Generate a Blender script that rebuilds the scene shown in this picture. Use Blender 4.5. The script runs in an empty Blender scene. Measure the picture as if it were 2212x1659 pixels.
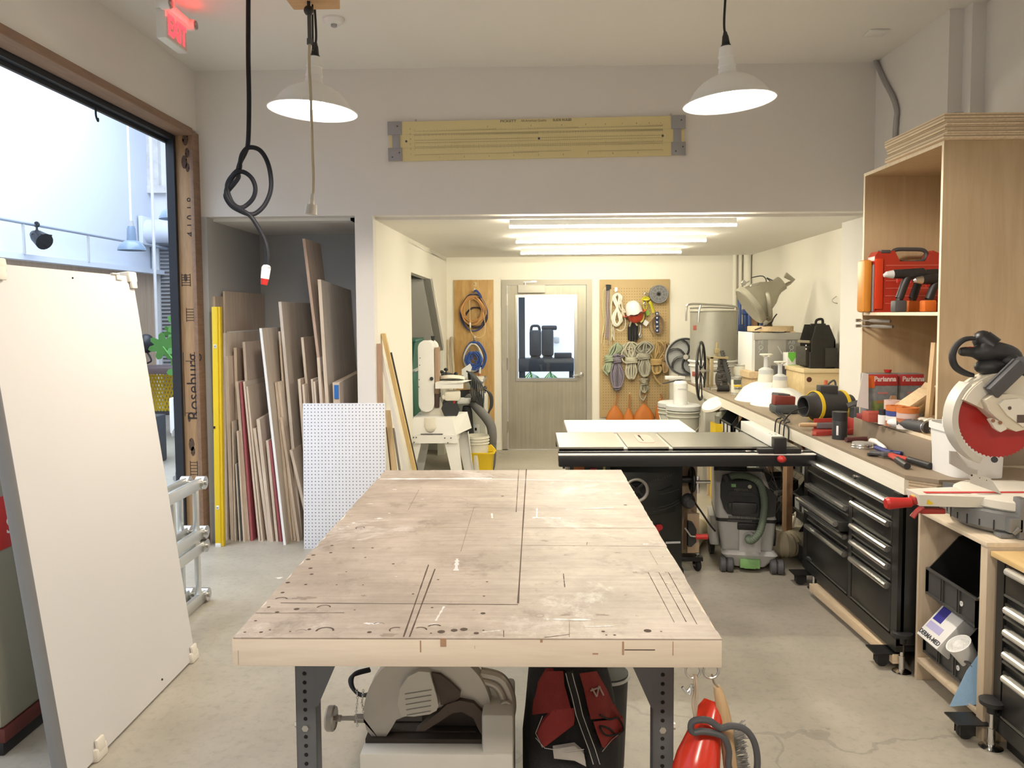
import bpy, bmesh, math, random
from mathutils import Matrix, Vector, Euler
C = bpy.context.scene
COL = C.collection
rnd = random.Random(7)
PI = math.pi
# ---------------------------------------------------------------- camera
IMW, IMH, FPX, V0, EYE = 2212, 1659, 1680.0, 777.0, 1.67
yaw = math.atan((1142 - IMW/2)/FPX)
pit = math.atan(-(678 - V0)/math.hypot(FPX, 1142 - IMW/2))
FW = Vector((-math.sin(yaw)*math.cos(pit), math.cos(yaw)*math.cos(pit), -math.sin(pit)))
RT = FW.cross(Vector((0, 0, 1))).normalized(); UP = RT.cross(FW)
ro = .0062
RT, UP = RT*math.cos(ro) - UP*math.sin(ro), UP*math.cos(ro) + RT*math.sin(ro)
cd = bpy.data.cameras.new('camera'); cam = bpy.data.objects.new('camera', cd); COL.objects.link(cam)
cam.matrix_world = Matrix(((RT.x, UP.x, -FW.x, 0), (RT.y, UP.y, -FW.y, 0), (RT.z, UP.z, -FW.z, EYE), (0, 0, 0, 1)))
cd.sensor_width = 36; cd.lens = FPX*36/IMW; cd.shift_y = (V0 - IMH/2)/IMW; cd.clip_start = .05
C.camera = cam
# ---------------------------------------------------------------- view, world, lights
C.view_settings.view_transform = 'Standard'; C.view_settings.look = 'None'
C.view_settings.gamma = 1; C.view_settings.use_curve_mapping = False; C.view_settings.exposure = 0.38
w = bpy.data.worlds.new('sky'); C.world = w; w.use_nodes = True
bg = w.node_tree.nodes['Background']; bg.inputs[0].default_value = (.78, .88, 1, 1); bg.inputs[1].default_value = 2.8
def lamp(name, kind, loc, energy, col, rot=(0, 0, 0), **k):
    d = bpy.data.lights.new(name, kind); d.energy = energy; d.color = col
    for a, v in k.items(): setattr(d, a, v)
    o = bpy.data.objects.new(name, d); COL.objects.link(o); o.location = loc; o.rotation_euler = rot
    return o
WARM = (1, .88, .66); NEUT = (1, .88, .74); DAY = (.72, .85, 1)
lamp('side_room_day_fill', 'AREA', (-4.4, 6.2, 5.7), 280, DAY, (0, 0, 0), shape='RECTANGLE', size=3.0, size_y=9.0)  # added area lamp at an unseen roof gap, brings daylight into side room
# ---------------------------------------------------------------- photo pixel -> point on a plane of the room
def ray(u, v): return FW + RT*((u - IMW/2)/FPX) - UP*((v - V0)/FPX)
def PY(u, v, y): d = ray(u, v); t = y/d.y; return Vector((d.x*t, y, EYE + d.z*t))
def PZ(u, v, z): d = ray(u, v); t = (z - EYE)/d.z; return Vector((d.x*t, d.y*t, z))
def PX(u, v, x): d = ray(u, v); t = x/d.x; return Vector((x, d.y*t, EYE + d.z*t))
# ---------------------------------------------------------------- materials
MATS = {}
def _nt(name):
    m = bpy.data.materials.new(name); m.use_nodes = True
    return m, m.node_tree, m.node_tree.nodes['Principled BSDF']
def N(nt, t, **k):
    n = nt.nodes.new(t)
    for a, v in k.items():
        if a.startswith('i_'): n.inputs[a[2:].replace('_', ' ')].default_value = v
        else: setattr(n, a, v)
    return n
def rgba(c): return (c[0], c[1], c[2], 1)
def mat(name, col, rough=.5, metal=0, var=.06, scale=8, bump=0, spec=.5, trans=0, emit=None, estr=0, bscale=None):
    """plain material with a little procedural mottling"""
    if name in MATS: return MATS[name]
    m, nt, b = _nt(name); L = nt.links
    tc = N(nt, 'ShaderNodeTexCoord'); nz = N(nt, 'ShaderNodeTexNoise', i_Scale=scale, i_Detail=5.0, i_Roughness=.6)
    L.new(tc.outputs['Object'], nz.inputs['Vector'])
    mx = N(nt, 'ShaderNodeMix', data_type='RGBA')
    lo = tuple(max(0, c*(1 - var)) for c in col); hi = tuple(min(1, c*(1 + var)) for c in col)
    mx.inputs['A'].default_value = rgba(lo); mx.inputs['B'].default_value = rgba(hi)
    L.new(nz.outputs['Fac'], mx.inputs['Factor']); L.new(mx.outputs['Result'], b.inputs['Base Color'])
    b.inputs['Roughness'].default_value = rough; b.inputs['Metallic'].default_value = metal
    b.inputs['Specular IOR Level'].default_value = spec
    if trans: b.inputs['Transmission Weight'].default_value = trans
    if emit: b.inputs['Emission Color'].default_value = rgba(emit); b.inputs['Emission Strength'].default_value = estr
    if bump:
        n2 = N(nt, 'ShaderNodeTexNoise', i_Scale=bscale or scale*6, i_Detail=4.0); L.new(tc.outputs['Object'], n2.inputs['Vector'])
        bp = N(nt, 'ShaderNodeBump', i_Strength=bump, i_Distance=.01); L.new(n2.outputs['Fac'], bp.inputs['Height']); L.new(bp.outputs['Normal'], b.inputs['Normal'])
    MATS[name] = m
    return m
def wood(name, c1, c2, axis='Z', scale=6, rough=.6, layers=0, stretch=12, contrast=1.0):
    """grain running along an object axis; layers>0 adds plywood ply lines across Z"""
    if name in MATS: return MATS[name]
    m, nt, b = _nt(name); L = nt.links
    tc = N(nt, 'ShaderNodeTexCoord'); mp = N(nt, 'ShaderNodeMapping')
    s = [stretch]*3; s['XYZ'.index(axis)] = 1.0
    mp.inputs['Scale'].default_value = s
    L.new(tc.outputs['Object'], mp.inputs['Vector'])
    nz = N(nt, 'ShaderNodeTexNoise', i_Scale=scale*.35, i_Detail=6.0, i_Distortion=1.2); L.new(mp.outputs['Vector'], nz.inputs['Vector'])
    n2 = N(nt, 'ShaderNodeTexNoise', i_Scale=scale*2.2, i_Detail=3.0); L.new(mp.outputs['Vector'], n2.inputs['Vector'])
    ad = N(nt, 'ShaderNodeMath', operation='MULTIPLY_ADD'); L.new(n2.outputs['Fac'], ad.inputs[0]); ad.inputs[1].default_value = .35; L.new(nz.outputs['Fac'], ad.inputs[2])
    cr = N(nt, 'ShaderNodeValToRGB'); cr.color_ramp.elements[0].position = .67 - .25*contrast; cr.color_ramp.elements[1].position = .67 + .25*contrast
    cr.color_ramp.elements[0].color = rgba(c1); cr.color_ramp.elements[1].color = rgba(c2)
    L.new(ad.outputs[0], cr.inputs['Fac']); out = cr.outputs['Color']
    if layers:
        sx = N(nt, 'ShaderNodeSeparateXYZ'); L.new(tc.outputs['Object'], sx.inputs[0])
        mu = N(nt, 'ShaderNodeMath', operation='MULTIPLY'); L.new(sx.outputs['Z'], mu.inputs[0]); mu.inputs[1].default_value = layers
        fr = N(nt, 'ShaderNodeMath', operation='FRACT'); L.new(mu.outputs[0], fr.inputs[0])
        gt = N(nt, 'ShaderNodeMath', operation='GREATER_THAN'); L.new(fr.outputs[0], gt.inputs[0]); gt.inputs[1].default_value = .62
        mx = N(nt, 'ShaderNodeMix', data_type='RGBA'); L.new(gt.outputs[0], mx.inputs['Factor']); L.new(out, mx.inputs['A'])
        mx.inputs['B'].default_value = rgba([c*.62 for c in c1]); out = mx.outputs['Result']
    L.new(out, b.inputs['Base Color']); b.inputs['Roughness'].default_value = rough
    bp = N(nt, 'ShaderNodeBump', i_Strength=.08, i_Distance=.005); L.new(n2.outputs['Fac'], bp.inputs['Height']); L.new(bp.outputs['Normal'], b.inputs['Normal'])
    MATS[name] = m
    return m
def glow(name, col, s):
    if name in MATS: return MATS[name]
    m, nt, b = _nt(name); b.inputs['Base Color'].default_value = rgba(col)
    b.inputs['Emission Color'].default_value = rgba(col); b.inputs['Emission Strength'].default_value = s
    MATS[name] = m
    return m
# ---------------------------------------------------------------- mesh builder
def frame_to(p0, p1):
    z = (Vector(p1) - Vector(p0)).normalized()
    x = z.orthogonal().normalized() if abs(z.z) > .999 else Vector((0, 0, 1)).cross(z).normalized()
    y = z.cross(x)
    return Matrix(((x.x, y.x, z.x, p0[0]), (x.y, y.y, z.y, p0[1]), (x.z, y.z, z.z, p0[2]), (0, 0, 0, 1)))
def TR(loc=(0, 0, 0), rx=0, ry=0, rz=0, s=1):
    S = Matrix.Scale(s, 4) if not hasattr(s, '__len__') else Matrix.Diagonal((*s, 1))
    return Matrix.Translation(Vector(loc)) @ Euler((rx, ry, rz)).to_matrix().to_4x4() @ S
def smooth(pts, n=6, closed=False):
    pts = [Vector(p) for p in pts]; out = []; k = len(pts)
    for i in range(k if closed else k - 1):
        if closed: a, b, c, d = pts[i-1], pts[i], pts[(i+1) % k], pts[(i+2) % k]
        else: a, b, c, d = pts[max(i-1, 0)], pts[i], pts[i+1], pts[min(i+2, k-1)]
        for j in range(n):
            t = j/n
            out.append(.5*((2*b) + (c - a)*t + (2*a - 5*b + 4*c - d)*t*t + (3*b - a - 3*c + d)*t**3))
    if not closed: out.append(pts[-1])
    return out
class MB:
    def __init__(s, M=None): s.v = []; s.f = []; s.fm = []; s.M = M or Matrix(); s.mats = []; s.cur = None
    def use(s, m): s.cur = m; return s
    def add(s, vs, fs, M=None):
        o = len(s.v); T = s.M @ M if M is not None else s.M
        s.v += [T @ Vector(v) for v in vs]; s.f += [tuple(i + o for i in f) for f in fs]; s.fm += [s.cur]*len(fs)
        return s
    def bx(s, c, d, b=0, M=None, r=None):
        """box centre c, size d, bevel b, optional euler r"""
        T = Matrix.Translation(Vector(c)) @ (Euler(r).to_matrix().to_4x4() if r else Matrix())
        if M is not None: T = M @ T
        x, y, z = d[0]/2, d[1]/2, d[2]/2
        if not b:
            vs = [(i*x, j*y, k*z) for k in (-1, 1) for j in (-1, 1) for i in (-1, 1)]
            return s.add(vs, [(0, 2, 3, 1), (4, 5, 7, 6), (0, 1, 5, 4), (2, 6, 7, 3), (0, 4, 6, 2), (1, 3, 7, 5)], T)
        bm = bmesh.new(); bmesh.ops.create_cube(bm, size=1)
        for v in bm.verts: v.co = Vector((v.co.x*d[0], v.co.y*d[1], v.co.z*d[2]))
        bmesh.ops.bevel(bm, geom=bm.edges[:], offset=min(b, min(d)*.49), segments=2, profile=.5, affect='EDGES')
        bm.verts.index_update()
        s.add([v.co.copy() for v in bm.verts], [tuple(v.index for v in f.verts) for f in bm.faces], T); bm.free()
        return s
    def ab(s, lo, hi, b=0, M=None):
        return s.bx([(p + q)/2 for p, q in zip(lo, hi)], [abs(q - p) for p, q in zip(lo, hi)], b, M)
    def cyl(s, p0, p1, r0, r1=None, n=20, M=None):
        if r1 is None: r1 = r0
        L = (Vector(p1) - Vector(p0)).length; T = frame_to(p0, p1)
        if M is not None: T = M @ T
        return s.lathe([(0, 0), (r0, 0), (r1, L), (0, L)], n, T)
    def lathe(s, prof, n=28, M=None, arc=None):
        vs = []; fs = []; k = len(prof); full = arc is None; A = 2*PI if full else arc; m = n if full else n + 1
        for i in range(m):
            a = A*i/n
            for r, z in prof: vs.append((r*math.cos(a), r*math.sin(a), z))
        for i in range(n):
            i2 = (i + 1) % m
            for j in range(k - 1):
                q = (i*k + j, i2*k + j, i2*k + j + 1, i*k + j + 1)
                if prof[j][0] == 0: q = (q[0], q[2], q[3])
                elif prof[j+1][0] == 0: q = (q[0], q[1], q[2])
                fs.append(q)
        return s.add(vs, fs, M)
    def tube(s, pts, r, n=8, closed=False, M=None, flat=1.0):
        pts = [Vector(p) for p in pts]; k = len(pts); vs = []; fs = []
        if k < 2: return s
        up = None; rings = []
        for i in range(k):
            if closed: t = pts[(i+1) % k] - pts[i-1]
            else: t = pts[min(i+1, k-1)] - pts[max(i-1, 0)]
            if t.length < 1e-9: t = Vector((0, 0, 1))
            t.normalize()
            up = t.orthogonal().normalized() if up is None else (up - t*up.dot(t))
            if up.length < 1e-6: up = t.orthogonal()
            up.normalize(); bn = t.cross(up)
            rr = r[i] if hasattr(r, '__len__') else r
            for j in range(n):
                a = 2*PI*j/n; vs.append(pts[i] + up*math.cos(a)*rr + bn*math.sin(a)*rr*flat)
        for i in range(k if closed else k - 1):
            i2 = (i + 1) % k
            for j in range(n):
                j2 = (j + 1) % n; fs.append((i*n + j, i*n + j2, i2*n + j2, i2*n + j))
        if not closed:
            fs.append(tuple(range(n - 1, -1, -1))); fs.append(tuple((k - 1)*n + j for j in range(n)))
        return s.add(vs, fs, M)
    def prism(s, poly, t, M=None):
        """2-D polygon in local XY pushed along local Z from 0 to t"""
        n = len(poly); vs = [(p[0], p[1], 0) for p in poly] + [(p[0], p[1], t) for p in poly]
        fs = [tuple(range(n - 1, -1, -1)), tuple(range(n, 2*n))] + [(i, (i+1) % n, n + (i+1) % n, n + i) for i in range(n)]
        return s.add(vs, fs, M)
    def sph(s, c, r, n=16, M=None):
        r = r if hasattr(r, '__len__') else (r, r, r); T = TR(c, s=r)
        if M is not None: T = M @ T
        h = max(6, n//2)
        return s.lathe([(math.sin(PI*i/h) if 0 < i < h else 0, -math.cos(PI*i/h)) for i in range(h + 1)], n, T)
    def loft(s, rings, M=None, caps=True, closed=False):
        n = len(rings[0]); vs = [p for r in rings for p in r]; fs = []; k = len(rings)
        for i in range(k if closed else k - 1):
            i2 = (i + 1) % k
            for j in range(n):
                fs.append((i*n + j, i*n + (j+1) % n, i2*n + (j+1) % n, i2*n + j))
        if caps and not closed: fs.append(tuple(range(n - 1, -1, -1))); fs.append(tuple((k-1)*n + j for j in range(n)))
        return s.add(vs, fs, M)
    def torus(s, c, R, r, n=28, m=8, M=None, axis='Z'):
        pts = [(math.cos(2*PI*i/n)*R, math.sin(2*PI*i/n)*R, 0) for i in range(n)]
        T = Matrix.Translation(Vector(c)) @ {'Z': Matrix(), 'X': TR(ry=PI/2), 'Y': TR(rx=PI/2)}[axis]
        if M is not None: T = M @ T
        return s.tube(pts, r, m, True, T)
    def text(s, txt, size, M, ext=.0006, align='CENTER', bold=0):
        cu = bpy.data.curves.new('t', 'FONT'); cu.body = txt; cu.size = size; cu.extrude = ext; cu.align_x = align; cu.align_y = 'CENTER'; cu.offset = bold; cu.resolution_u = 3
        ob = bpy.data.objects.new('t', cu); me = bpy.data.meshes.new_from_object(ob)
        s.add([v.co.copy() for v in me.vertices], [tuple(p.vertices) for p in me.polygons], M)
        bpy.data.objects.remove(ob); bpy.data.curves.remove(cu); bpy.data.meshes.remove(me)
        return s
    def mesh(s, name, m, ang=32):
        me = bpy.data.meshes.new(name); me.from_pydata(s.v, [], s.f)
        ms = []
        for q in s.fm:
            q = q or m
            if q not in ms: ms.append(q)
        for q in ms: me.materials.append(q)
        me.polygons.foreach_set('material_index', [ms.index(q or m) for q in s.fm])
        bm = bmesh.new(); bm.from_mesh(me); bmesh.ops.recalc_face_normals(bm, faces=bm.faces[:]); bm.to_mesh(me); bm.free()
        me.polygons.foreach_set('use_smooth', [True]*len(me.polygons))
        me.set_sharp_from_angle(angle=math.radians(ang)); me.update()
        return me
# ---------------------------------------------------------------- things and parts
WM = {}
def thing(name, label, cat, loc=(0, 0, 0), rz=0, group=None, rx=0, ry=0):
    o = bpy.data.objects.new(name, None); COL.objects.link(o); o.empty_display_size = .1
    o.location = loc; o.rotation_euler = (rx, ry, rz); o['label'] = label; o['category'] = cat
    if group: o['group'] = group
    WM[o.name] = TR(loc, rx, ry, rz)
    return o
def part(mb, name, m, parent, label=None, w=0, ang=32, kind=None):
    if w:
        r = parent
        while r.parent: r = r.parent
        I = WM[r.name].inverted(); mb.v = [I @ v for v in mb.v]
    o = bpy.data.objects.new(name, mb.mesh(name, m, ang)); COL.objects.link(o); o.parent = parent
    if label: o['label'] = label
    if kind: o['kind'] = kind
    return o
def solo(mb, name, m, label, cat, group=None, loc=None, kind=None, ang=32):
    """a thing that is one mesh; mesh given in world space, origin moved to its base"""
    if loc is None:
        n = len(mb.v); loc = Vector((sum(v.x for v in mb.v)/n, sum(v.y for v in mb.v)/n, min(v.z for v in mb.v)))
    loc = Vector(loc); mb.v = [v - loc for v in mb.v]
    o = bpy.data.objects.new(name, mb.mesh(name, m, ang)); COL.objects.link(o); o.location = loc
    o['label'] = label; o['category'] = cat
    if group: o['group'] = group
    if kind: o['kind'] = kind
    WM[o.name] = TR(loc)
    return o
def struct(mb, name, m, parent=None):
    o = bpy.data.objects.new(name, mb.mesh(name, m)); COL.objects.link(o)
    if parent: o.parent = parent
    else: o['kind'] = 'structure'; WM[o.name] = Matrix()
    return o
def dup(root, loc, rz=None, label=None, group=None, rot=None):
    r = root.copy(); COL.objects.link(r); r.location = loc
    if rz is not None: r.rotation_euler = (0, 0, rz)
    if rot is not None: r.rotation_euler = rot
    if label: r['label'] = label
    if group: r['group'] = group
    for ch in list(root.children):
        c = ch.copy(); COL.objects.link(c); c.parent = r
        for g in ch.children:
            d = g.copy(); COL.objects.link(d); d.parent = c
    return r
# ---------------------------------------------------------------- palette
M_wall = mat('white_wall_paint', (.78, .76, .73), .85, var=.025, scale=1.2, bump=.05, bscale=90)
M_wallw = mat('cream_wall_paint', (.84, .81, .73), .8, var=.02, scale=1.2, bump=.05, bscale=90)
M_ceil = mat('ceiling_paint', (.80, .78, .74), .9, var=.02, scale=1, bump=.04, bscale=70)
M_sidew = mat('daylit_wall_paint', (.66, .70, .78), .9, var=.03, scale=.8)
M_white = mat('white_enamel', (.83, .83, .81), .35, var=.02)
M_wplast = mat('white_plastic', (.80, .80, .78), .45, var=.03)
M_cream = mat('cream_enamel', (.74, .71, .62), .4, var=.03)
M_black = mat('black_paint', (.012, .012, .013), .4, var=.3)
M_rubber = mat('black_rubber', (.018, .018, .019), .75, var=.2, bump=.1)
M_bplast = mat('black_plastic', (.02, .02, .022), .5, var=.2)
M_dgrey = mat('dark_grey_plastic', (.07, .07, .075), .55, var=.15)
M_grey = mat('grey_plastic', (.34, .34, .34), .5, var=.05)
M_lgrey = mat('light_grey_plastic', (.56, .57, .57), .45, var=.04)
M_steel = mat('brushed_steel', (.56, .55, .52), .32, 1, var=.08, scale=20)
M_chrome = mat('chrome', (.72, .72, .72), .15, 1, var=.03)
M_alu = mat('aluminium', (.66, .67, .68), .35, 1, var=.06, scale=12)
M_galv = mat('galvanised_sheet', (.50, .49, .46), .5, .6, var=.12, scale=6)
M_iron = mat('cast_iron', (.40, .39, .36), .28, .9, var=.15, scale=5)
M_red = mat('red_plastic', (.50, .025, .02), .4, var=.1)
M_redl = mat('bright_red_paint', (.46, .04, .03), .35, var=.08)
M_orange = mat('orange_plastic', (.80, .20, .03), .5, var=.08)
M_yellow = mat('yellow_plastic', (.80, .56, .02), .45, var=.06)
M_blue = mat('blue_plastic', (.03, .09, .40), .5, var=.1)
M_green = mat('green_plastic', (.15, .45, .10), .5, var=.1)
M_conc = None
W_ply = wood('birch_ply_face', (.46, .33, .19), (.58, .445, .275), 'Z', 4, .55, contrast=1.4)
W_pine = wood('pine_batten', (.60, .43, .24), (.76, .60, .38), 'Y', 8)
W_pineZ = wood('pine_upright', (.52, .36, .19), (.70, .52, .30), 'Z', 8)
W_brown = wood('brown_timber', (.30, .16, .08), (.42, .25, .14), 'Z', 8)
W_edge = wood('plywood_edge', (.62, .47, .30), (.80, .66, .46), 'Y', 10, layers=70)
YF, YB, XL, XR, ZC, ZH, ZA = 5.6, 9.5, -2.37, 2.44, 3.41, 2.38, 2.36
# concrete floor
m, nt, b = _nt('polished_concrete'); L = nt.links
tc = N(nt, 'ShaderNodeTexCoord')
n1 = N(nt, 'ShaderNodeTexNoise', i_Scale=1.1, i_Detail=8.0, i_Roughness=.65); n2 = N(nt, 'ShaderNodeTexNoise', i_Scale=26.0, i_Detail=6.0, i_Roughness=.7)
for q in (n1, n2): L.new(tc.outputs['Object'], q.inputs['Vector'])
cr = N(nt, 'ShaderNodeValToRGB'); cr.color_ramp.elements[0].position = .3; cr.color_ramp.elements[1].position = .72
cr.color_ramp.elements[0].color = (.32, .29, .235, 1); cr.color_ramp.elements[1].color = (.49, .455, .385, 1); L.new(n1.outputs['Fac'], cr.inputs['Fac'])
c2 = N(nt, 'ShaderNodeValToRGB'); c2.color_ramp.elements[0].position = .28; c2.color_ramp.elements[1].position = .5
c2.color_ramp.elements[0].color = (.55, .55, .55, 1); c2.color_ramp.elements[1].color = (1, 1, 1, 1); L.new(n2.outputs['Fac'], c2.inputs['Fac'])
mx = N(nt, 'ShaderNodeMix', data_type='RGBA', blend_type='MULTIPLY'); mx.inputs['Factor'].default_value = .45
L.new(cr.outputs['Color'], mx.inputs['A']); L.new(c2.outputs['Color'], mx.inputs['B'])
vo = N(nt, 'ShaderNodeTexVoronoi', feature='DISTANCE_TO_EDGE', i_Scale=.3); nd = N(nt, 'ShaderNodeTexNoise', i_Scale=2.6, i_Detail=6.0)
mv = N(nt, 'ShaderNodeMix', data_type='VECTOR'); mv.inputs['Factor'].default_value = .3
L.new(tc.outputs['Object'], nd.inputs['Vector']); L.new(tc.outputs['Object'], mv.inputs['A']); L.new(nd.outputs['Color'], mv.inputs['B']); L.new(mv.outputs['Result'], vo.inputs['Vector'])
lt = N(nt, 'ShaderNodeMath', operation='LESS_THAN'); lt.inputs[1].default_value = .0016; L.new(vo.outputs['Distance'], lt.inputs[0])
mc = N(nt, 'ShaderNodeMath', operation='MULTIPLY'); mc.inputs[1].default_value = .25; L.new(lt.outputs[0], mc.inputs[0])
m3 = N(nt, 'ShaderNodeMix', data_type='RGBA'); m3.inputs['B'].default_value = (.10, .09, .08, 1); L.new(mc.outputs[0], m3.inputs['Factor']); L.new(mx.outputs['Result'], m3.inputs['A'])
L.new(m3.outputs['Result'], b.inputs['Base Color'])
rr = N(nt, 'ShaderNodeMapRange'); rr.inputs['To Min'].default_value = .28; rr.inputs['To Max'].default_value = .55; L.new(n1.outputs['Fac'], rr.inputs['Value']); L.new(rr.outputs['Result'], b.inputs['Roughness'])
bp = N(nt, 'ShaderNodeBump', i_Strength=.06, i_Distance=.004); L.new(n2.outputs['Fac'], bp.inputs['Height']); L.new(bp.outputs['Normal'], b.inputs['Normal'])
M_conc = m
struct(MB().ab((-7.2, -3.2, -.1), (3.0, 13.6, 0)), 'floor', M_conc)
struct(MB().ab((-2.6, -3.2, ZC), (3.0, YF + .12, ZC + .1)), 'ceiling', M_ceil)
struct(MB().ab((-1.3, YF + .12, ZA), (3.0, YB + .12, ZA + .08)), 'ceiling.001', M_ceil)
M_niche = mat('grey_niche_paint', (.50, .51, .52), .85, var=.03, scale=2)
# header wall with the alcove and the sheet-goods niche
struct(MB().ab((-2.6, YF, ZH), (XR + .4, YF + .12, ZC)), 'wall_front', M_wall)
struct(MB().ab((-1.242, YF, 0), (-1.112, YF + .12, ZH)), 'wall_pier', M_wall)
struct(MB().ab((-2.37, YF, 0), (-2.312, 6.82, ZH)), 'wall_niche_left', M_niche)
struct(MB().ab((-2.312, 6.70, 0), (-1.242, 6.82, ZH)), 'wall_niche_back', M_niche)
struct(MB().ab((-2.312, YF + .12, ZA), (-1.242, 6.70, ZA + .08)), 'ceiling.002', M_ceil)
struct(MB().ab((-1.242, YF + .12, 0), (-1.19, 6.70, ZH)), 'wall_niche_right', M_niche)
# alcove left wall with the opening under the stair
A0 = Vector((-1.112, YF + .12, 0)); A1 = Vector((-.995, YB, 0)); AL = (A1 - A0).length
MAL = Matrix.Translation(A0) @ Matrix.Rotation(math.atan2(A1.y - A0.y, A1.x - A0.x), 4, 'Z') @ TR(rx=PI/2)   # local x along wall, y up, z = towards +X
def al_pt(u, v):    # pixel -> (distance along the alcove wall, height)
    d = ray(u, v); nrm = Vector((A1.y - A0.y, -(A1.x - A0.x), 0)).normalized()
    t = nrm.dot(A0)/nrm.dot(Vector((d.x, d.y, 0))); p = d*t
    return ((Vector((p.x, p.y, 0)) - A0).length, EYE + p.z)
o1, o2, o3 = al_pt(888, 588), al_pt(930, 603), al_pt(957, 757)
wl = MB()
for poly in ([(0, 0), (o1[0], 0), (o1[0], ZA), (0, ZA)], [(o1[0], o1[1]), (o2[0], o2[1]), (o2[0], ZA), (o1[0], ZA)],
             [(o2[0], o2[1]), (o3[0], o3[1]), (AL, o3[1]), (AL, ZA), (o2[0], ZA)], [(o3[0], 0), (AL, 0), (AL, o3[1]), (o3[0], o3[1])]):
    wl.prism(poly, .08, MAL @ TR((0, 0, -.08)))
struct(wl, 'wall_alcove_left', M_wallw)
# the little room seen through that opening: back, far and near walls, sloped stair soffit
st = MB()
st.prism([(o1[0] - .1, 0), (AL, 0), (AL, ZA), (o1[0] - .1, ZA)], .06, MAL @ TR((0, 0, -1.3)))
st.prism([(o1[0] - .1, ZA - .05), (AL + .1, ZA - .05), (AL + .1, ZA), (o1[0] - .1, ZA)], 1.3, MAL @ TR((0, 0, -1.3)))
st.prism([(AL + .02, 0), (AL + .1, 0), (AL + .1, ZA), (AL + .02, ZA)], 1.3, MAL @ TR((0, 0, -1.3)))
st.prism([(o2[0], o2[1]), (o3[0], o3[1]), (o3[0] + .1, o3[1] + .02), (o2[0] + .1, o2[1] + .02)], 1.28, MAL @ TR((0, 0, -1.28)))
struct(st, 'wall_stair_cupboard', M_wall)
# back wall with the door hole (door 2.08 high)
DX0, DX1, DZ = -.325, .772, 2.083
bw = MB().ab((-2.4, YB, 0), (DX0, YB + .12, ZA + .1)).ab((DX1, YB, 0), (3.0, YB + .12, ZA + .1)).ab((DX0, YB, DZ), (DX1, YB + .12, ZA + .1))
struct(bw, 'wall_back', M_wallw)
struct(MB().ab((-1.02, YB - .012, 0), (DX0 - .02, YB, .10)).ab((DX1 + .02, YB - .012, 0), (2.6, YB, .10)), 'baseboard_back', M_wallw)
# right wall in its three set-backs
struct(MB().ab((XR, 4.65, 0), (XR + .2, 6.15, ZC)), 'wall_right', M_wall)
rw = MB().ab((2.60, -3.2, 0), (2.74, 4.65, ZC)).ab((2.52, 4.56, 0), (2.62, 4.65, ZC))
struct(rw, 'wall_right_near', M_wall)
R0 = Vector((2.575, 6.15, 0)); R1 = Vector((2.685, YB, 0))
struct(MB().loft([[(R0.x, R0.y, 0), (R1.x, R1.y, 0), (R1.x + .2, R1.y, 0), (R0.x + .2, R0.y, 0)], [(R0.x, R0.y, ZA + .08), (R1.x, R1.y, ZA + .08), (R1.x + .2, R1.y, ZA + .08), (R0.x + .2, R0.y, ZA + .08)]]), 'wall_right_alcove', M_wallw)
# left wall above and before the big opening, jamb and header timber
ZO = 2.965
struct(MB().ab((-2.56, -3.2, ZO + .02), (XL, YF, ZC)).ab((-2.56, -3.2, 0), (XL, -.9, ZO + .02)), 'wall_left', M_wall)
struct(MB().ab((-2.6, -3.3, 0), (3.0, -3.2, ZC)), 'wall_rear', M_wall)
W_jamb = wood('stamped_timber', (.33, .19, .09), (.50, .33, .18), 'Z', 7, contrast=1.2)
W_head = wood('header_timber', (.20, .12, .08), (.33, .21, .14), 'Y', 7, contrast=1.2)
jb = thing('trim_1', 'raw timber door post stamped with mill lettering at the big side opening', 'post', (-2.42, 5.55, 0)); jb['kind'] = 'structure'
pb = MB().ab((-2.478, 5.50, 0), (-2.378, YF + .02, ZO), .003)
part(pb, 'post_timber', W_jamb, jb, w=1)
part(MB().ab((-2.378, 5.49, 0), (-2.352, YF, ZO), .002), 'post_edge_board', W_head, jb, w=1)
M_ink = mat('black_ink', (.03, .02, .02), .8)
ms = MB()
def jtext(t, u, v, s, rot=PI/2): 
    p = PY(u, v, 5.499); ms.text(t, s, TR(p, rx=PI/2) @ TR(rz=rot), .0004)
jtext('Roseburg', 418, 836, .125); jtext('4', 412, 506, .07); jtext('1 0', 412, 478, .07); jtext('1 8', 412, 440, .07)
for u, v, wd, hh in ((411, 680, .055, .10), (419, 1012, .05, .11), (402, 605, .06, .09)):
    p = PY(u, v, 5.499)
    for k in range(5): ms.bx(p + Vector((0, 0, (k - 2)*hh/5)), (wd, .001, .004))
    for k in (-1, 1): ms.bx(p + Vector((k*wd/2, 0, 0)), (.004, .001, hh))
p0 = PY(405, 890, 5.499); ms.bx(p0 + Vector((-.018, 0, .2)), (.004, .001, .46)); ms.bx(p0 + Vector((.062, 0, .2)), (.004, .001, .46))
for v in (780, 892): ms.bx(PY(413, v, 5.499), (.08, .001, .004))
part(ms, 'mill_stamp', M_ink, jb, 'black mill lettering', w=1)
sm = MB()
for u, v, r in ((400, 300, .03), (404, 330, .022), (398, 350, .03), (405, 362, .02), (401, 600, .018), (409, 905, .014), (414, 960, .03), (417, 975, .022)):
    p = PY(u, v, 5.4993); sm.lathe([(0, 0), (r, 0)], 12, TR(p, rx=PI/2) @ TR(s=(.7, 1.6, 1)))
part(sm, 'knot', mat('dark_knot', (.10, .06, .04), .8, var=.3, scale=30), jb, w=1)
struct(MB().ab((-2.48, -.9, ZO - .03), (-2.352, 5.5, ZO + .02), .004), 'trim_2', W_head)
M_track = mat('charcoal_track', (.03, .035, .045), .45, .3)
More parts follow.
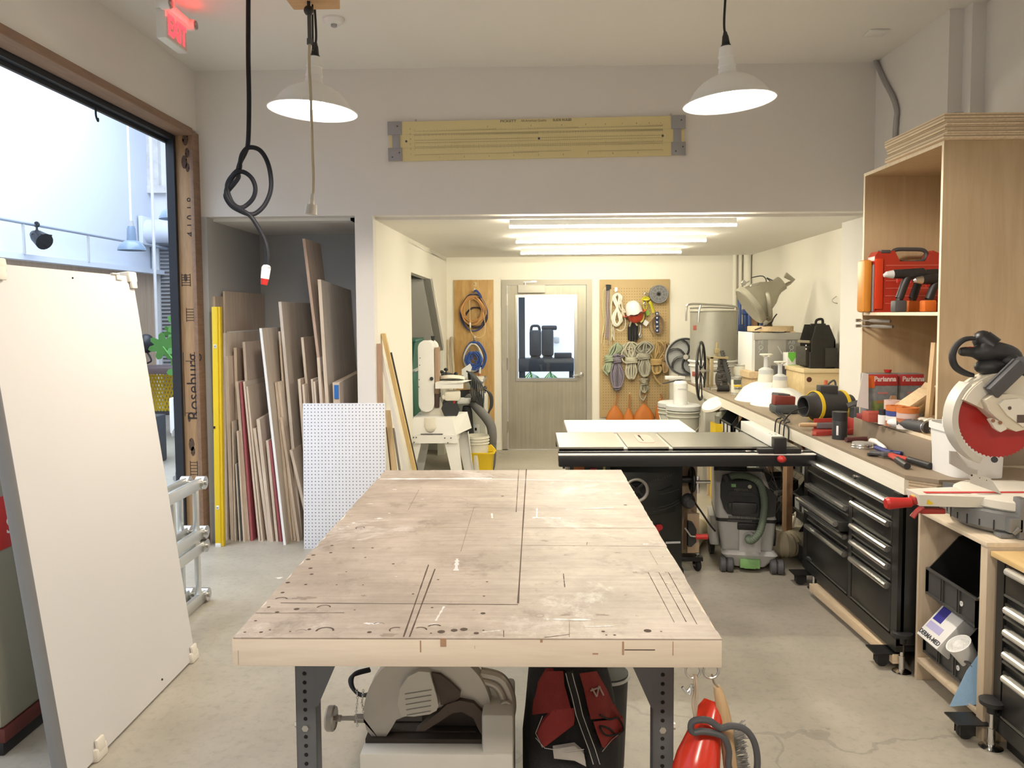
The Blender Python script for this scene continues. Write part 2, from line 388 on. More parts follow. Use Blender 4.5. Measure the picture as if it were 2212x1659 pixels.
tr = thing('door_track', 'charcoal sliding door track framing the big side opening', 'track', (-2.51, 5.5, 0)); tr['kind'] = 'structure'
part(MB().ab((-2.56, -.9, ZO - .06), (-2.485, 5.5, ZO - .012)).ab((-2.545, -.9, ZO - .085), (-2.525, 5.5, ZO - .06)), 'head_rail', M_track, tr, w=1)
part(MB().ab((-2.535, 5.47, 0), (-2.478, 5.53, ZO - .02)), 'jamb_channel', M_track, tr, w=1)
part(MB().tube(smooth([(-2.51, 4.55, ZO - .08), (-2.505, 4.54, ZO - .13), (-2.50, 4.55, ZO - .16), (-2.51, 4.57, ZO - .14)]), .006), 'hook', M_track, tr, w=1)
SX, SY, SZ = -6.3, 13.0, 5.8
struct(MB().ab((SX - .1, -3.2, 0), (SX, SY, SZ)), 'wall_side_room', M_sidew)
struct(MB().ab((SX, SY, 0), (-2.37, SY + .1, SZ)), 'wall_side_room_end', mat('aged_white_plaster', (.74, .74, .75), .85, var=.08, scale=3))
struct(MB().ab((-2.56, YF, 0), (-2.37, SY, SZ)).ab((-2.56, -3.2, ZC), (-2.37, YF, SZ)), 'wall_side_room_inner', M_sidew)
struct(MB().ab((SX, -3.3, 0), (-2.37, -3.2, SZ)), 'wall_side_room_near', M_sidew)
W_tan = wood('tan_panelling', (.50, .36, .24), (.62, .47, .34), 'Z', 3, .7)
struct(MB().ab((SX, -3.2, 0), (SX + .05, SY, 2.36)), 'trim_3', W_tan)
struct(MB().ab((SX, -3.2, 2.36), (SX + .22, SY, 2.43)), 'trim_4', M_sidew)
struct(MB().ab((SX, -3.2, 5.78), (-2.37, -2.0, 5.86)).ab((SX, 11.5, 5.78), (-2.37, SY, 5.86)), 'ceiling.003', M_ceil)
for k in range(3): struct(MB().ab((SX, 1.2 + k*3.4, 5.70), (-2.37, 1.3 + k*3.4, 5.86)), 'trim_%d' % (5 + k), M_sidew)
# LED tubes over the alcove
tubes = ((1101, 491, 1595, 483, 'nearest the header'), (1115, 523, 1527, 518, 'in the middle'), (1125, 548, 1474, 543, 'nearest the door'))
M_led = glow('led_tube', (1, .92, .70), 112)
for i, (a, b_, c, d, s) in enumerate(tubes):
    p, q = PZ(a, b_, 2.312), PZ(c, d, 2.312); y = (p.y + q.y)/2; p.y = q.y = y
    t = thing('tube_light', 'long white tube light on the alcove ceiling, the one ' + s, 'light', (p + q)/2 + Vector((0, 0, .02)), 0, 'tube lights over the alcove')
    part(MB().cyl(p, q, .013, n=12), 'lit_tube', M_led, t, w=1)
    part(MB().ab((p.x, y - .012, 2.318), (q.x, y + .012, ZA)), 'mounting_channel', M_white, t, w=1)
# pendants
def shade_profile():
    return [(.026, .235), (.03, .232), (.034, .20), (.037, .19), (.033, .185), (.037, .16), (.04, .15), (.036, .145), (.041, .118), (.055, .11), (.085, .098),
            (.12, .078), (.15, .05), (.172, .018), (.19, .0), (.203, -.006), (.205, -.009), (.202, -.011), (.188, -.004), (.168, .012), (.146, .044), (.116, .07), (.08, .09), (.045, .10)]
M_shadein = mat('white_reflector', (.9, .9, .9), .3, var=.01)
M_bulb = glow('frosted_bulb', (1, .96, .92), 60)
M_cord = mat('black_cord', (.015, .015, .016), .7)
def pendant(label, loc, tilt, rx, energy):
    t = thing('pendant_lamp', label, 'lamp', loc, 0, 'white workshop pendants', rx, tilt)
    part(MB().lathe(shade_profile(), 40), 'lamp_shade', M_white, t)
    part(MB().sph((0, 0, .045), (.055, .055, .05), 16), 'bulb', M_bulb, t)
    part(MB().lathe([(0, .25), (.018, .25), (.02, .235), (.014, .28), (.01, .29), (.008, .30), (0, .30)], 14).lathe([(0, .23), (.022, .23), (.022, .243), (0, .243)], 14), 'cord_grip', M_black, t)
    top = WM[t.name].inverted() @ Vector((loc[0], loc[1], ZC))
    part(MB().tube(smooth([(0, 0, .29), (0, 0, .36), top*.6 + Vector((0, 0, .15)), top], 6), .0055, 8), 'cord', M_cord, t)
    part(MB().lathe([(0, 0), (.05, 0), (.055, -.02), (0, -.025)], 20, TR(top)), 'ceiling_rose', M_white, t)
    o = lamp('pendant_light', 'SPOT', Vector(loc) + Vector((0, 0, -.012)), energy, NEUT, spot_size=math.radians(165), spot_blend=.22, shadow_soft_size=.12)
    return t
pl, pr_ = PY(676, 236, 3.62), PY(1575, 217, 3.56)
pendant('white enamel pendant lamp hanging behind the beige cord drop', pl, .06, 0, 75)
pendant('white enamel pendant lamp to the right of the wall slide rule', pr_, -.07, 0, 75)
# two unseen pendants added behind the viewer to light the near room
for x in (-.95, .95):
    pendant('added white enamel pendant lamp, unseen behind the near end of the workbench', (x, .2, 2.62), 0, 0, 85)
TX0, TX1, TY0, TY1, TZ = -.752, .478, 1.90, 4.0, .86
m, nt, b = _nt('worn_bench_top'); L = nt.links
tc = N(nt, 'ShaderNodeTexCoord')
def noise(sc, det, rough=.6, vec=None, dist=0):
    q = N(nt, 'ShaderNodeTexNoise', i_Scale=sc, i_Detail=det, i_Roughness=rough, i_Distortion=dist); L.new(vec or tc.outputs['Object'], q.inputs['Vector']); return q.outputs['Fac']
def ramp(fac, a, bb, ca, cb):
    q = N(nt, 'ShaderNodeValToRGB'); q.color_ramp.elements[0].position = a; q.color_ramp.elements[1].position = bb
    q.color_ramp.elements[0].color = rgba(ca); q.color_ramp.elements[1].color = rgba(cb); L.new(fac, q.inputs['Fac']); return q.outputs['Color']
def mixc(f, a, bb, mode='MIX'):
    q = N(nt, 'ShaderNodeMix', data_type='RGBA', blend_type=mode)
    if hasattr(f, 'default_value') or hasattr(f, 'is_linked'): L.new(f, q.inputs['Factor'])
    else: q.inputs['Factor'].default_value = f
    for k, s_ in (('A', a), ('B', bb)):
        if isinstance(s_, tuple): q.inputs[k].default_value = rgba(s_)
        else: L.new(s_, q.inputs[k])
    return q.outputs['Result']
mpx = N(nt, 'ShaderNodeMapping'); mpx.inputs['Scale'].default_value = (1.2, 16, 16); L.new(tc.outputs['Object'], mpx.inputs['Vector'])
base = ramp(noise(2.2, 8, .7), .3, .7, (.25, .20, .16), (.48, .405, .34))
grain = ramp(noise(3.0, 5, .6, mpx.outputs['Vector'], .6), .35, .7, (.74, .71, .68), (1, 1, 1))
c_ = mixc(.7, base, grain, 'MULTIPLY')
c_ = mixc(ramp(noise(5, 8, .75), .57, .70, (0, 0, 0), (.6, .6, .6)), c_, (.11, .085, .065))        # grime
c_ = mixc(ramp(noise(1.6, 10, .78, None, .4), .56, .70, (0, 0, 0), (.7, .7, .7)), c_, (.70, .67, .64))  # paint and dust haze
c_ = mixc(ramp(noise(11, 9, .75, None, .5), .56, .72, (0, 0, 0), (.65, .65, .65)), c_, (.17, .125, .09))
c_ = mixc(ramp(noise(34, 4, .6), .70, .74, (0, 0, 0), (.8, .8, .8)), c_, (.07, .05, .04))              # specks
c_ = mixc(ramp(noise(22, 5, .7, mpx.outputs['Vector']), .68, .72, (0, 0, 0), (.45, .45, .45)), c_, (.16, .12, .09))
L.new(c_, b.inputs['Base Color']); b.inputs['Roughness'].default_value = .48
bp = N(nt, 'ShaderNodeBump', i_Strength=.12, i_Distance=.003); L.new(noise(30, 6, .7), bp.inputs['Height']); L.new(bp.outputs['Normal'], b.inputs['Normal'])
M_top = m
M_edgew = wood('bench_edge_ply', (.60, .50, .39), (.72, .63, .52), 'X', 5, .6, contrast=1.3)
M_groove = mat('sawn_groove', (.07, .045, .03), .9, var=.3)
M_paint = mat('dried_white_paint', (.62, .60, .59), .6, var=.05)
M_stain = mat('oil_stain', (.22, .17, .13), .6, var=.35, scale=30)
M_pencil = mat('faint_scribe', (.20, .15, .11), .8)
bench = thing('workbench', 'big worn plywood-topped workbench on grey steel legs in the middle of the shop', 'workbench', (-.137, 2.95, 0))
tp = MB().use(M_top)
# top slab with chewed right and left edges
def edge(x, sgn):
    pts = []; n = 46
    for i in range(n + 1):
        y = TY0 + (TY1 - TY0)*i/n
        pts.append((x + sgn*(-abs(rnd.gauss(0, .0022)) - (.008 if rnd.random() < .13 and 1 < i < n - 1 else 0)), y))
    return pts
outl = edge(TX1, 1) + edge(TX0, -1)[::-1]
tp.prism(outl, .003, TR((0, 0, TZ - .003)))
tp.use(M_edgew).ab((TX0, TY0, TZ - .0745), (TX1, TY1, TZ - .003), .003)
ZT = TZ + .0004
def pline(a, bb, wd, mm, jit=0):
    p, q = PZ(*a, ZT), PZ(*bb, ZT); n = (q - p).cross(Vector((0, 0, 1))).normalized()*wd/2; k = 14; tp.use(mm); vs = []
    for i in range(k + 1):
        c = p.lerp(q, i/k); o = n*(1 + rnd.uniform(-jit, jit)); vs += [c - o, c + o]
    tp.add(vs, [(2*i, 2*i + 1, 2*i + 3, 2*i + 2) for i in range(k)])
def dot(u, v, r, mm, sx=1, sy=1, ring=False, arc=None, a0=0):
    p = PZ(u, v, ZT); tp.use(mm)
    n = 14
    if ring: tp.lathe([(r*.78, 0), (r, 0)], n, TR(p, rz=a0, s=(sx, sy, 1)), arc)
    else:
        rr = [r*rnd.uniform(.35, 1.15) for _ in range(n)] if mm is not M_groove else [r]*n
        tp.add([p] + [p + Vector((math.cos(2*PI*i/n)*rr[i]*sx, math.sin(2*PI*i/n)*rr[i]*sy, 0)) for i in range(n)], [(0, 1 + i, 1 + (i + 1) % n) for i in range(n)])
def c4(x, y): return (480 + x/1.9404, 980 + y/1.9404)
for a, bb, wd, mm in (((1240, 627), (1275, 65), .0045, M_groove), ((1232, 245), (1243, 65), .003, M_groove), ((245, 625), (1240, 632), .003, M_groove), ((140, 668), (512, 666), .0022, M_groove),
        ((760, 768), (865, 465), .004, M_groove), ((785, 768), (892, 483), .004, M_groove), ((785, 225), (1760, 232), .0022, M_pencil), ((640, 308), (1820, 312), .0024, M_pencil),
        ((1200, 383), (1860, 388), .0026, M_pencil), ((1055, 225), (1000, 410), .002, M_pencil), ((1430, 503), (1436, 560), .003, M_groove), ((1785, 497), (1895, 707), .0022, M_groove),
        ((1830, 497), (1945, 705), .0022, M_groove), ((1870, 497), (1990, 715), .0022, M_groove), ((1785, 497), (1770, 497), .002, M_groove), ((1830, 497), (1815, 497), .002, M_groove),
        ((1870, 497), (1855, 497), .002, M_groove), ((825, 150), (780, 235), .002, M_pencil), ((640, 170), (820, 168), .002, M_pencil), ((1180, 740), (1180, 768), .002, M_groove),
        ((1350, 770), (1455, 757), .0022, M_groove), ((1455, 700), (1455, 768), .0015, M_pencil), ((1790, 405), (1825, 465), .002, M_pencil), ((610, 360), (780, 345), .0018, M_pencil), ((1530, 370), (1528, 383), .002, M_groove)):
    pline(c4(*a), c4(*bb), wd, mm, .35)
for a, bb, wd in (((660, 106), (1130, 104), .024), ((1130, 106), (1690, 116), .010), ((1300, 268), (1420, 270), .012), ((1440, 232), (1640, 226), .012), ((985, 440), (980, 490), .012),
                  ((1360, 694), (1545, 696), .008), ((1130, 250), (1132, 270), .006), ((1320, 228), (1318, 266), .006), ((930, 640), (895, 700), .005), ((1520, 725), (1640, 722), .005), ((1090, 748), (1170, 740), .004)):
    pline(c4(*a), c4(*bb), wd, M_paint, .6)
for x, y, r in ((655, 272, .022), (620, 210, .02), (550, 290, .018), (575, 360, .006), (1660, 168, .016), (725, 150, .015), (640, 712, .016), (700, 250, .008), (730, 515, .006), (525, 305, .012), (1775, 379, .02), (500, 315, .01), (240, 520, .012), (610, 712, .01), (840, 190, .01), (885, 715, .012)):
    dot(*c4(x, y), r, M_paint, rnd.uniform(.7, 1.6), rnd.uniform(.35, .7))
for x, y, r in ((1440, 675, 0.019), (345, 605, 0.025), (1585, 675, 0.017), (1660, 415, 0.012), (1640, 450, 0.007), (1660, 467, 0.012), (1730, 497, 0.014), (1440, 425, 0.012), (1350, 365, 0.019), (1690, 592, 0.009), (1860, 545, 0.007), (700, 760, 0.019), (590, 595, 0.011)):
    dot(*c4(x, y), r, M_stain, rnd.uniform(.9, 1.4), rnd.uniform(.5, .8))
for x, y, r in ((312, 651, .008), (230, 664, .006), (195, 643, .005), (140, 700, .004), (275, 540, .007), (253, 582, .006), (95, 748, .0035), (163, 748, .005), (365, 736, .005), (617, 748, .006), (918, 746, .010), (972, 740, .009), (1013, 736, .010), (1065, 752, .007),
                (1093, 669, .007), (1783, 742, .010), (1597, 745, .005), (1645, 760, .004), (880, 645, .004), (905, 528, .004), (1097, 597, .004), (1110, 537, .004), (1175, 178, .007), (717, 462, .005), (375, 505, .006), (370, 480, .007), (360, 443, .008),
                (382, 425, .007), (350, 548, .005), (460, 385, .006), (455, 415, .006), (600, 435, .004), (520, 495, .003), (555, 655, .003), (800, 588, .004), (1690, 215, .008), (200, 738, .003), (285, 745, .003), (1095, 740, .003), (1610, 760, .003), (1840, 745, .003), (875, 752, .003), (480, 550, .003), (590, 550, .003), (630, 395, .005), (550, 395, .005)):
    dot(*c4(x, y), r, M_groove, 1, 1)
for x, y, r, a0, ar in ((425, 645, .020, .2, 2.9), (245, 612, .020, .4, 2.4), (430, 742, .024, 0, 3.3), (330, 746, .016, .5, 2.6), (655, 716, .016, .2, 2.6), (728, 738, .018, 1, 2.8), (830, 738, .018, 0, 2.4), (578, 311, .018, 0, 4.2), (890, 728, .02, .6, 2.2), (1330, 678, .013, 0, 6.2)):
    dot(*c4(x, y), r, M_groove if r > .017 else M_stain, 1, 1, True, ar, a0)
# scars on the front edge
M_scar = mat('torn_ply_scar', (.36, .22, .13), .8)
def fedge(u0, v0, u1, v1, mm):
    p, q = PY(u0, v0, TY0 - .0006), PY(u1, v1, TY0 - .0006); tp.use(mm).ab((p.x, TY0 - .0008, q.z), (q.x, TY0, p.z))
for u0, v0, u1, v1, mm in ((907, 1384, 910, 1409, M_scar), (951, 1379, 964, 1397, M_scar), (1167, 1381, 1172, 1388, M_scar), (1344, 1386, 1348, 1415, M_scar), (1349, 1403, 1415, 1405, M_groove), (1453, 1386, 1454.4, 1416, M_scar), (514, 1405, 515, 1436, M_groove), (1025, 1395, 1025.8, 1402, M_scar), (1280, 1411, 1292, 1414, M_scar)):
    fedge(u0, v0, u1, v1, mm)
part(tp, 'tabletop', M_top, bench, w=1, ang=25)
M_leg = mat('grey_steel_leg', (.15, .155, .165), .5, .5, var=.12, scale=12)
M_hole = mat('dark_hole', (.01, .01, .01), .9)
def bleg(x, y, front, inner):
    lb = MB(); w_ = .058; x0, x1 = (x, x + w_); dy = .05 if front else -.05
    lb.ab((x0, y, .03), (x1, y + .003*(1 if front else -1), TZ - .075)); lb.ab((x0 if inner < 0 else x0, y, .03), (x0 + .003, y + dy, TZ - .075)); lb.ab((x1 - .003, y, .03), (x1, y + dy, TZ - .075))
    gx = x1 if inner > 0 else x0
    lb.prism([(gx, TZ - .075), (gx + inner*.105, TZ - .075), (gx + inner*.006, TZ - .30), (gx, TZ - .305)], .003, TR((0, y + (.003 if front else 0), 0), rx=PI/2))
    lb.ab((x0 - .006, y - .012, 0), (x1 + .006, y + .06*(1 if front else -1), .035), .004)
    if front:
        lb.use(M_hole)
        for k in range(15): lb.lathe([(0, 0), (.0058, 0)], 10, TR((x + .027, y - .0006, TZ - .10 - k*.0265), rx=PI/2))
        lb.use(M_steel)
        for z in (.495,): lb.cyl((x + .027, y - .006, z), (x + .027, y, z), .010, n=6); lb.cyl((x1 if inner < 0 else x0, y + .02, z), ((x1 + .008) if inner < 0 else (x0 - .008), y + .02, z), .01, n=6)
        lb.use(None)
    part(lb, 'leg', M_leg, bench, w=1)
bleg(-.668, 2.14, True, 1); bleg(.346, 2.14, True, -1); bleg(-.668, 3.85, False, 1); bleg(.346, 3.85, False, -1)
SHZ = 0.0
def c3(x, y): return (600 + x/2.0109, 1380 + y/2.0109)
M_gunm = mat('saw_guard_metal', (.52, .49, .44), .42, .55, var=.1, scale=10)
M_gund = mat('dark_cast_metal', (.075, .06, .05), .55, .5, var=.25)
M_beige = mat('beige_saw_base', (.58, .56, .50), .5, var=.08)
saw = thing('cutoff_saw', 'metal-cutting chop saw with a beige base on the floor under the workbench', 'saw', (-.30, 2.42, SHZ))
YS = 2.30
def P3(x, y, Y=YS): return PY(*c3(x, y), Y)
def plate(pts, y0, t): # polygon in the c3 crop -> slab facing the viewer from Y=y0 back by t
    q = [P3(x, y, y0) for x, y in pts]; return [(p.x, p.z) for p in q], TR((0, y0 + t, 0), rx=PI/2), t
def padd(mb, pts, y0, t): a, M_, t_ = plate(pts, y0, t); mb.prism(a, t_, M_); return mb
bs = MB(); p = P3(355, 500); q = P3(1022, 500)
bs.ab((p.x, 2.30, SHZ), (q.x, 2.66, p.z), .006)
q2 = P3(1024, 338); bs.ab((P3(885, 400).x, 2.31, p.z - .01), (q2.x, 2.56, q2.z), .012)
part(bs, 'saw_base', M_beige, saw, w=1)
tb = MB(); a_ = P3(362, 452); b_ = P3(880, 500); tb.ab((a_.x, 2.36, b_.z - .002), (b_.x, 2.60, b_.z + .012)); 
for k in range(3): tb.ab((a_.x + .06, 2.40 + k*.06, b_.z + .012), (b_.x - .02, 2.415 + k*.06, b_.z + .016))
tb.ab((P3(600, 400).x, 2.44, b_.z), (P3(880, 400).x, 2.47, P3(700, 360).z))
part(tb, 'saw_table', M_gund, saw, w=1)
gd = MB()
R_ = 278; arc = [(650 + R_*math.cos(a), 328 - R_*math.sin(a)) for a in [PI*.02 + k*PI*1.02/22 for k in range(23)]]
left = [(373, 345), (385, 395), (415, 432), (445, 441), (470, 425), (492, 392), (515, 352), (545, 340)]
padd(gd, arc + left + [(700, 300), (800, 270), (925, 330)], 2.375, .055)
part(gd, 'blade_guard', M_gunm, saw, w=1)
mc_ = MB(); padd(mc_, [(536, 335), (520, 285), (532, 215), (566, 165), (612, 142), (660, 146), (672, 190), (690, 250), (698, 290), (690, 312), (660, 328), (590, 338)], 2.350, .035)
mc_.use(mat('guard_groove', (.30, .28, .25), .5))
for k in range(5): 
    aa, bb = P3(552 + 2*k, 240 + 23*k, 2.349), P3(668 - k, 222 + 23*k, 2.349); mc_.tube([aa, bb], .0016, 6)
part(mc_, 'side_cover', mat('pale_saw_cover', (.60, .57, .50), .5, .3, var=.05), saw, w=1)
dg = MB(); padd(dg, [(668, 150), (705, 155), (745, 185), (795, 232), (790, 258), (755, 280), (708, 288), (700, 250)], 2.362, .03)  # dark plate painted in for the shade of the gap beside the cover
padd(dg, [(700, 318), (735, 285), (790, 268), (850, 280), (895, 325), (925, 385), (930, 425), (890, 425), (870, 390), (850, 345), (800, 318), (760, 322), (700, 362), (640, 400), (600, 402), (640, 365)], 2.355, .03)
part(dg, 'lower_guard', mat('rusty_guard_and_gap', (.10, .075, .06), .6, .4, var=.3), saw, w=1)
hd = MB(); hd.tube(smooth([P3(880, 150, 2.42), P3(960, 170, 2.42), P3(1000, 230, 2.42), P3(1010, 300, 2.42), P3(1000, 340, 2.44)]), .02, 10)
hd.tube(smooth([P3(890, 185, 2.40), P3(950, 210, 2.40), P3(985, 280, 2.40), P3(990, 330, 2.42)]), .011, 10); hd.torus(P3(990, 300, 2.38), .018, .006, axis='Y')
part(hd, 'saw_arm', M_gunm, saw, w=1)
vh = MB(); wc = P3(232, 345, 2.42); M_w = TR(wc, ry=PI/2)
vh.lathe([(0, -.008), (.032, -.01), (.036, -.014), (.040, -.008), (.040, .008), (.036, .014), (.032, .010), (0, .008)], 28, M_w)
vh.cyl(wc, P3(376, 345, 2.42), .0075, n=10); vh.cyl(P3(255, 345, 2.42), P3(275, 345, 2.42), .011, n=12); vh.cyl(P3(335, 345, 2.42), P3(376, 345, 2.42), .014, n=12)
part(vh, 'vise_handwheel', mat('worn_steel', (.42, .39, .35), .35, .9, var=.15), saw, w=1)
vj = MB(); vj.ab(P3(600, 440, 2.40), P3(645, 398, 2.46)); part(vj, 'vise_jaw', M_steel, saw, w=1)
vj = MB(); vj.ab(P3(717, 445, 2.41), P3(745, 402, 2.44))
part(vj, 'packing_block', W_pine, saw, w=1)
chn = MB()
for j, x0 in enumerate((343, 368)):
    for k in range(11):
        c = P3(x0 + 3*math.sin(k*.7 + j), 225 + k*(15 if j == 0 else 9), 2.33); chn.torus((0, 0, 0), .0042, .0011, 10, 5, TR(c, rx=PI/2, rz=(k % 2)*PI/2, s=(.75, 1, 1.5)), 'Z')
part(chn, 'stop_chain', M_steel, saw, w=1)
cb = MB()
for k in range(3): cb.tube(smooth([P3(400, 130 + k*4, 2.50), P3(335 - k*6, 150 + k*6, 2.48 + k*.02), P3(322 - k*2, 195 + k*4, 2.48), P3(345 + k*8, 235 + k*5, 2.46), P3(405, 250 - k*8, 2.44)], 6), .006, 8)
part(cb, 'power_cord', M_rubber, saw, w=1)
bag = thing('tool_bag', 'red and black canvas tool bag with a zip, slumped under the workbench', 'bag', (.16, 2.50, SHZ))
M_canr = mat('red_canvas', (.22, .022, .018), .85, var=.2, scale=25, bump=.3)
M_canb = mat('black_canvas', (.018, .017, .018), .9, var=.3, scale=25, bump=.3)
def ring(cx, cy, z, rx, ry, n=24, ph=0, k=.08):
    return [Vector((cx + rx*math.cos(2*PI*i/n)*(1 + k*math.sin(3*2*PI*i/n + ph)), cy + ry*math.sin(2*PI*i/n)*(1 + k*math.cos(2*2*PI*i/n + ph)), z)) for i in range(n)]
bx_ = P3(1275, 400, 2.5).x
zz = [SHZ, .12, .26, .36, .46, .55, .62, .68, .735, .765]; rxs = [.15, .16, .162, .152, .138, .120, .104, .092, .082, .05]
part(MB().loft([ring(bx_ - .004*k, 2.53 - .004*k, zz[k], rxs[k], .22 - .018*k, ph=k*.5) for k in range(10)]), 'bag_body', M_canb, bag, w=1, ang=80)
def bagp(x, y, off=.012):   # pixel in the crop -> point on the front of the bag
    p = P3(x, y, 2.4); z = p.z
    for i in range(3):
        z = p.z; t = 0
        for k in range(9):
            if zz[k] <= z <= zz[k + 1]: t = k + (z - zz[k])/(zz[k + 1] - zz[k])
        rx = rxs[int(t)] + (rxs[min(int(t) + 1, 9)] - rxs[int(t)])*(t % 1); ry = .22 - .018*t; dx = max(-.97, min(.97, (p.x - (bx_ - .004*t))/rx))
        p = P3(x, y, 2.53 - .004*t - ry*1.08*math.sqrt(1 - dx*dx) - off)
    return p
def patch(mb, poly, n=5):
    """skin patch following the bag between two edge polylines of the crop"""
    a, bb = poly; vs = []; k = len(a)
    for i in range(k):
        for j in range(n + 1):
            t = j/n; vs.append(bagp(a[i][0] + (bb[i][0] - a[i][0])*t, a[i][1] + (bb[i][1] - a[i][1])*t))
    fs = [(i*(n+1) + j, i*(n+1) + j + 1, (i+1)*(n+1) + j + 1, (i+1)*(n+1) + j) for i in range(k - 1) for j in range(n)]
    vb = [v + Vector((0, .02, 0)) for v in vs]; o = len(vs)
    mb.add(vs + vb, fs + [tuple(q + o for q in f) for f in fs]); return mb
rp = MB(); patch(rp, ([(1165, 140), (1130, 200), (1112, 270), (1105, 330)], [(1240, 140), (1245, 200), (1265, 270), (1275, 310)]))
patch(rp, ([(1310, 150), (1330, 220), (1345, 290), (1360, 350)], [(1385, 140), (1430, 220), (1460, 290), (1490, 340)]))
part(rp, 'red_panel', M_canr, bag, w=1, ang=80)
rp = MB(); patch(rp, ([(1195, 310), (1150, 365), (1125, 420), (1150, 470)], [(1285, 300), (1290, 350), (1285, 375), (1160, 470)]))
patch(rp, ([(1370, 360), (1390, 420), (1410, 470)], [(1500, 345), (1505, 400), (1420, 475)]))
part(rp, 'front_pocket', mat('red_pocket_canvas', (.30, .03, .025), .8, var=.15, scale=25, bump=.3), bag, w=1, ang=80)
zp = MB(); zp.tube([bagp(x, y, .022) for x, y in ((1265, 140), (1275, 190), (1292, 250), (1310, 330), (1335, 400), (1365, 480), (1385, 545))], .017, 8, flat=.5)
part(zp, 'zip_flap', M_canb, bag, w=1)
sp = MB()
for dx in (-14, 14): sp.tube([bagp(x + dx, y, .036) for x, y in ((1265, 150), (1275, 190), (1292, 250), (1310, 330), (1335, 400), (1365, 480), (1385, 545))], .0012, 5)
for s_ in (((1120, 430), (1160, 475), (1260, 490), (1330, 480)), ((1150, 335), (1120, 410), (1150, 472)), ((1500, 400), (1450, 440), (1410, 490))): sp.tube([bagp(x, y, .016) for x, y in s_], .0012, 5)
part(sp, 'stitching', mat('pale_thread', (.5, .48, .45), .8), bag, w=1)
tg = MB(); patch(tg, ([(1195, 480), (1200, 520), (1290, 530)], [(1290, 465), (1330, 500), (1340, 555)]))
part(tg, 'pocket_lining', mat('grey_cloth', (.42, .39, .35), .8, var=.2), bag, w=1, ang=80)
tx_ = MB(); 
for (x0, y0), (x1, y1) in (((1365, 215), (1385, 250)), ((1385, 250), (1395, 205)), ((1395, 205), (1415, 245)), ((1360, 225), (1400, 210))): tx_.tube([bagp(x0, y0, .02), bagp(x1, y1, .02)], .003, 6)
part(tx_, 'printed_mark', mat('faded_print', (.42, .30, .27), .8), bag, w=1)
lc = MB(); lc.tube(smooth([bagp(x, y, .02) for x, y in ((1400, 330), (1440, 350), (1480, 345), (1500, 400), (1430, 420), (1400, 380), (1440, 390), (1470, 420))]), .003, 6)
part(lc, 'drawcord', M_canb, bag, w=1)
# black pail behind the bag
pc = P3(1440, 170, 2.75); pl_ = thing('pail', 'black pail with a pale rim tipped behind the red tool bag', 'pail', (pc.x - .02, 2.80, SHZ))
part(MB().cyl((pc.x, 2.80, SHZ), (pc.x, 2.80, pc.z), .06, .075, 24), 'pail_body', M_bplast, pl_, w=1)
part(MB().torus((pc.x, 2.80, pc.z - .012), .076, .006), 'pail_rim', M_lgrey, pl_, w=1)
def hookring(u, v, lab):
    p = PY(u, v, 1.93); h = thing('ring_hook', lab, 'hook', p, 0)
    part(MB().torus((0, 0, 0), .019, .0032, 24, 8, axis='Y'), 'ring', M_steel, h)
    part(MB().cyl((0, 0, .018), (0, 0, max(.0205, TZ - .0745 - p.z)), .004, n=8), 'screw_eye', M_steel, h)
    return p
h1 = hookring(1497, 1449, 'steel ring hook under the bench corner, holding a hair-tie cord'); h2 = hookring(1536, 1449, 'steel ring hook under the bench corner, holding the wooden brush')
cbn = thing('key_lanyard', 'tan cord with a clip hanging from the left ring under the bench corner', 'cord', h1)
pts = [PY(1499, 1458, 1.93), PY(1501, 1490, 1.93), PY(1497, 1520, 1.93), PY(1502, 1552, 1.93)]
part(MB().tube(smooth(pts), .004, 8).tube(smooth([PY(1503, 1458, 1.925), PY(1506, 1500, 1.925), PY(1502, 1552, 1.93)]), .0035, 8), 'cord', mat('tan_cord', (.45, .36, .27), .8), cbn, w=1)
part(MB().tube(smooth([PY(1497, 1480, 1.925), PY(1484, 1494, 1.92), PY(1474, 1484, 1.92)]), .004, 8).tube(smooth([PY(1475, 1485, 1.92), PY(1490, 1500, 1.918), PY(1494, 1478, 1.918)]), .0035, 8), 'clip', M_alu, cbn, w=1)
dp = thing('dustpan', 'red scoop dustpan with a dark grey ring handle hanging from the bench corner', 'dustpan', PY(1540, 1640, 1.96))
M_scoop = mat('glossy_red_scoop', (.60, .035, .015), .22, var=.08)
a_, b_ = PY(1540, 1515, 2.00), PY(1500, 1672, 1.93)
fr = frame_to(a_, b_); Ls = (b_ - a_).length
part(MB().loft([[fr @ Vector((math.cos(t)*r, math.sin(t)*r*.8, z)) for t in [2*PI*i/20 for i in range(20)]] for z, r in ((0, .024), (.02, .034), (Ls*.45, .044), (Ls*.8, .058), (Ls, .060), (Ls + .03, .055))]), 'scoop', M_scoop, dp, w=1)
part(MB().tube(smooth([PY(u, v, 1.915) for u, v in ((1492, 1570), (1500, 1557), (1530, 1556), (1556, 1572), (1580, 1568), (1608, 1575), (1628, 1600), (1636, 1640), (1630, 1675), (1600, 1690), (1575, 1660), (1574, 1620), (1560, 1590), (1520, 1580), (1498, 1582))], 5, True), .0085, 10, True), 'ring_handle', M_dgrey, dp, w=1)
br = thing('hand_brush', 'wooden-handled counter brush with grey bristles hanging by the red scoop', 'brush', PY(1570, 1600, 1.97))
part(MB().tube(smooth([PY(1548, 1482, 1.975), PY(1556, 1510, 1.975), PY(1566, 1560, 1.975), PY(1572, 1610, 1.97), PY(1580, 1680, 1.96)], 6), [.008 + .010*math.sin(min(1, i/16)*PI*.62) for i in range(25)], 12), 'handle', wood('brush_wood', (.50, .33, .17), (.62, .44, .25), 'Z', 8), br, w=1)
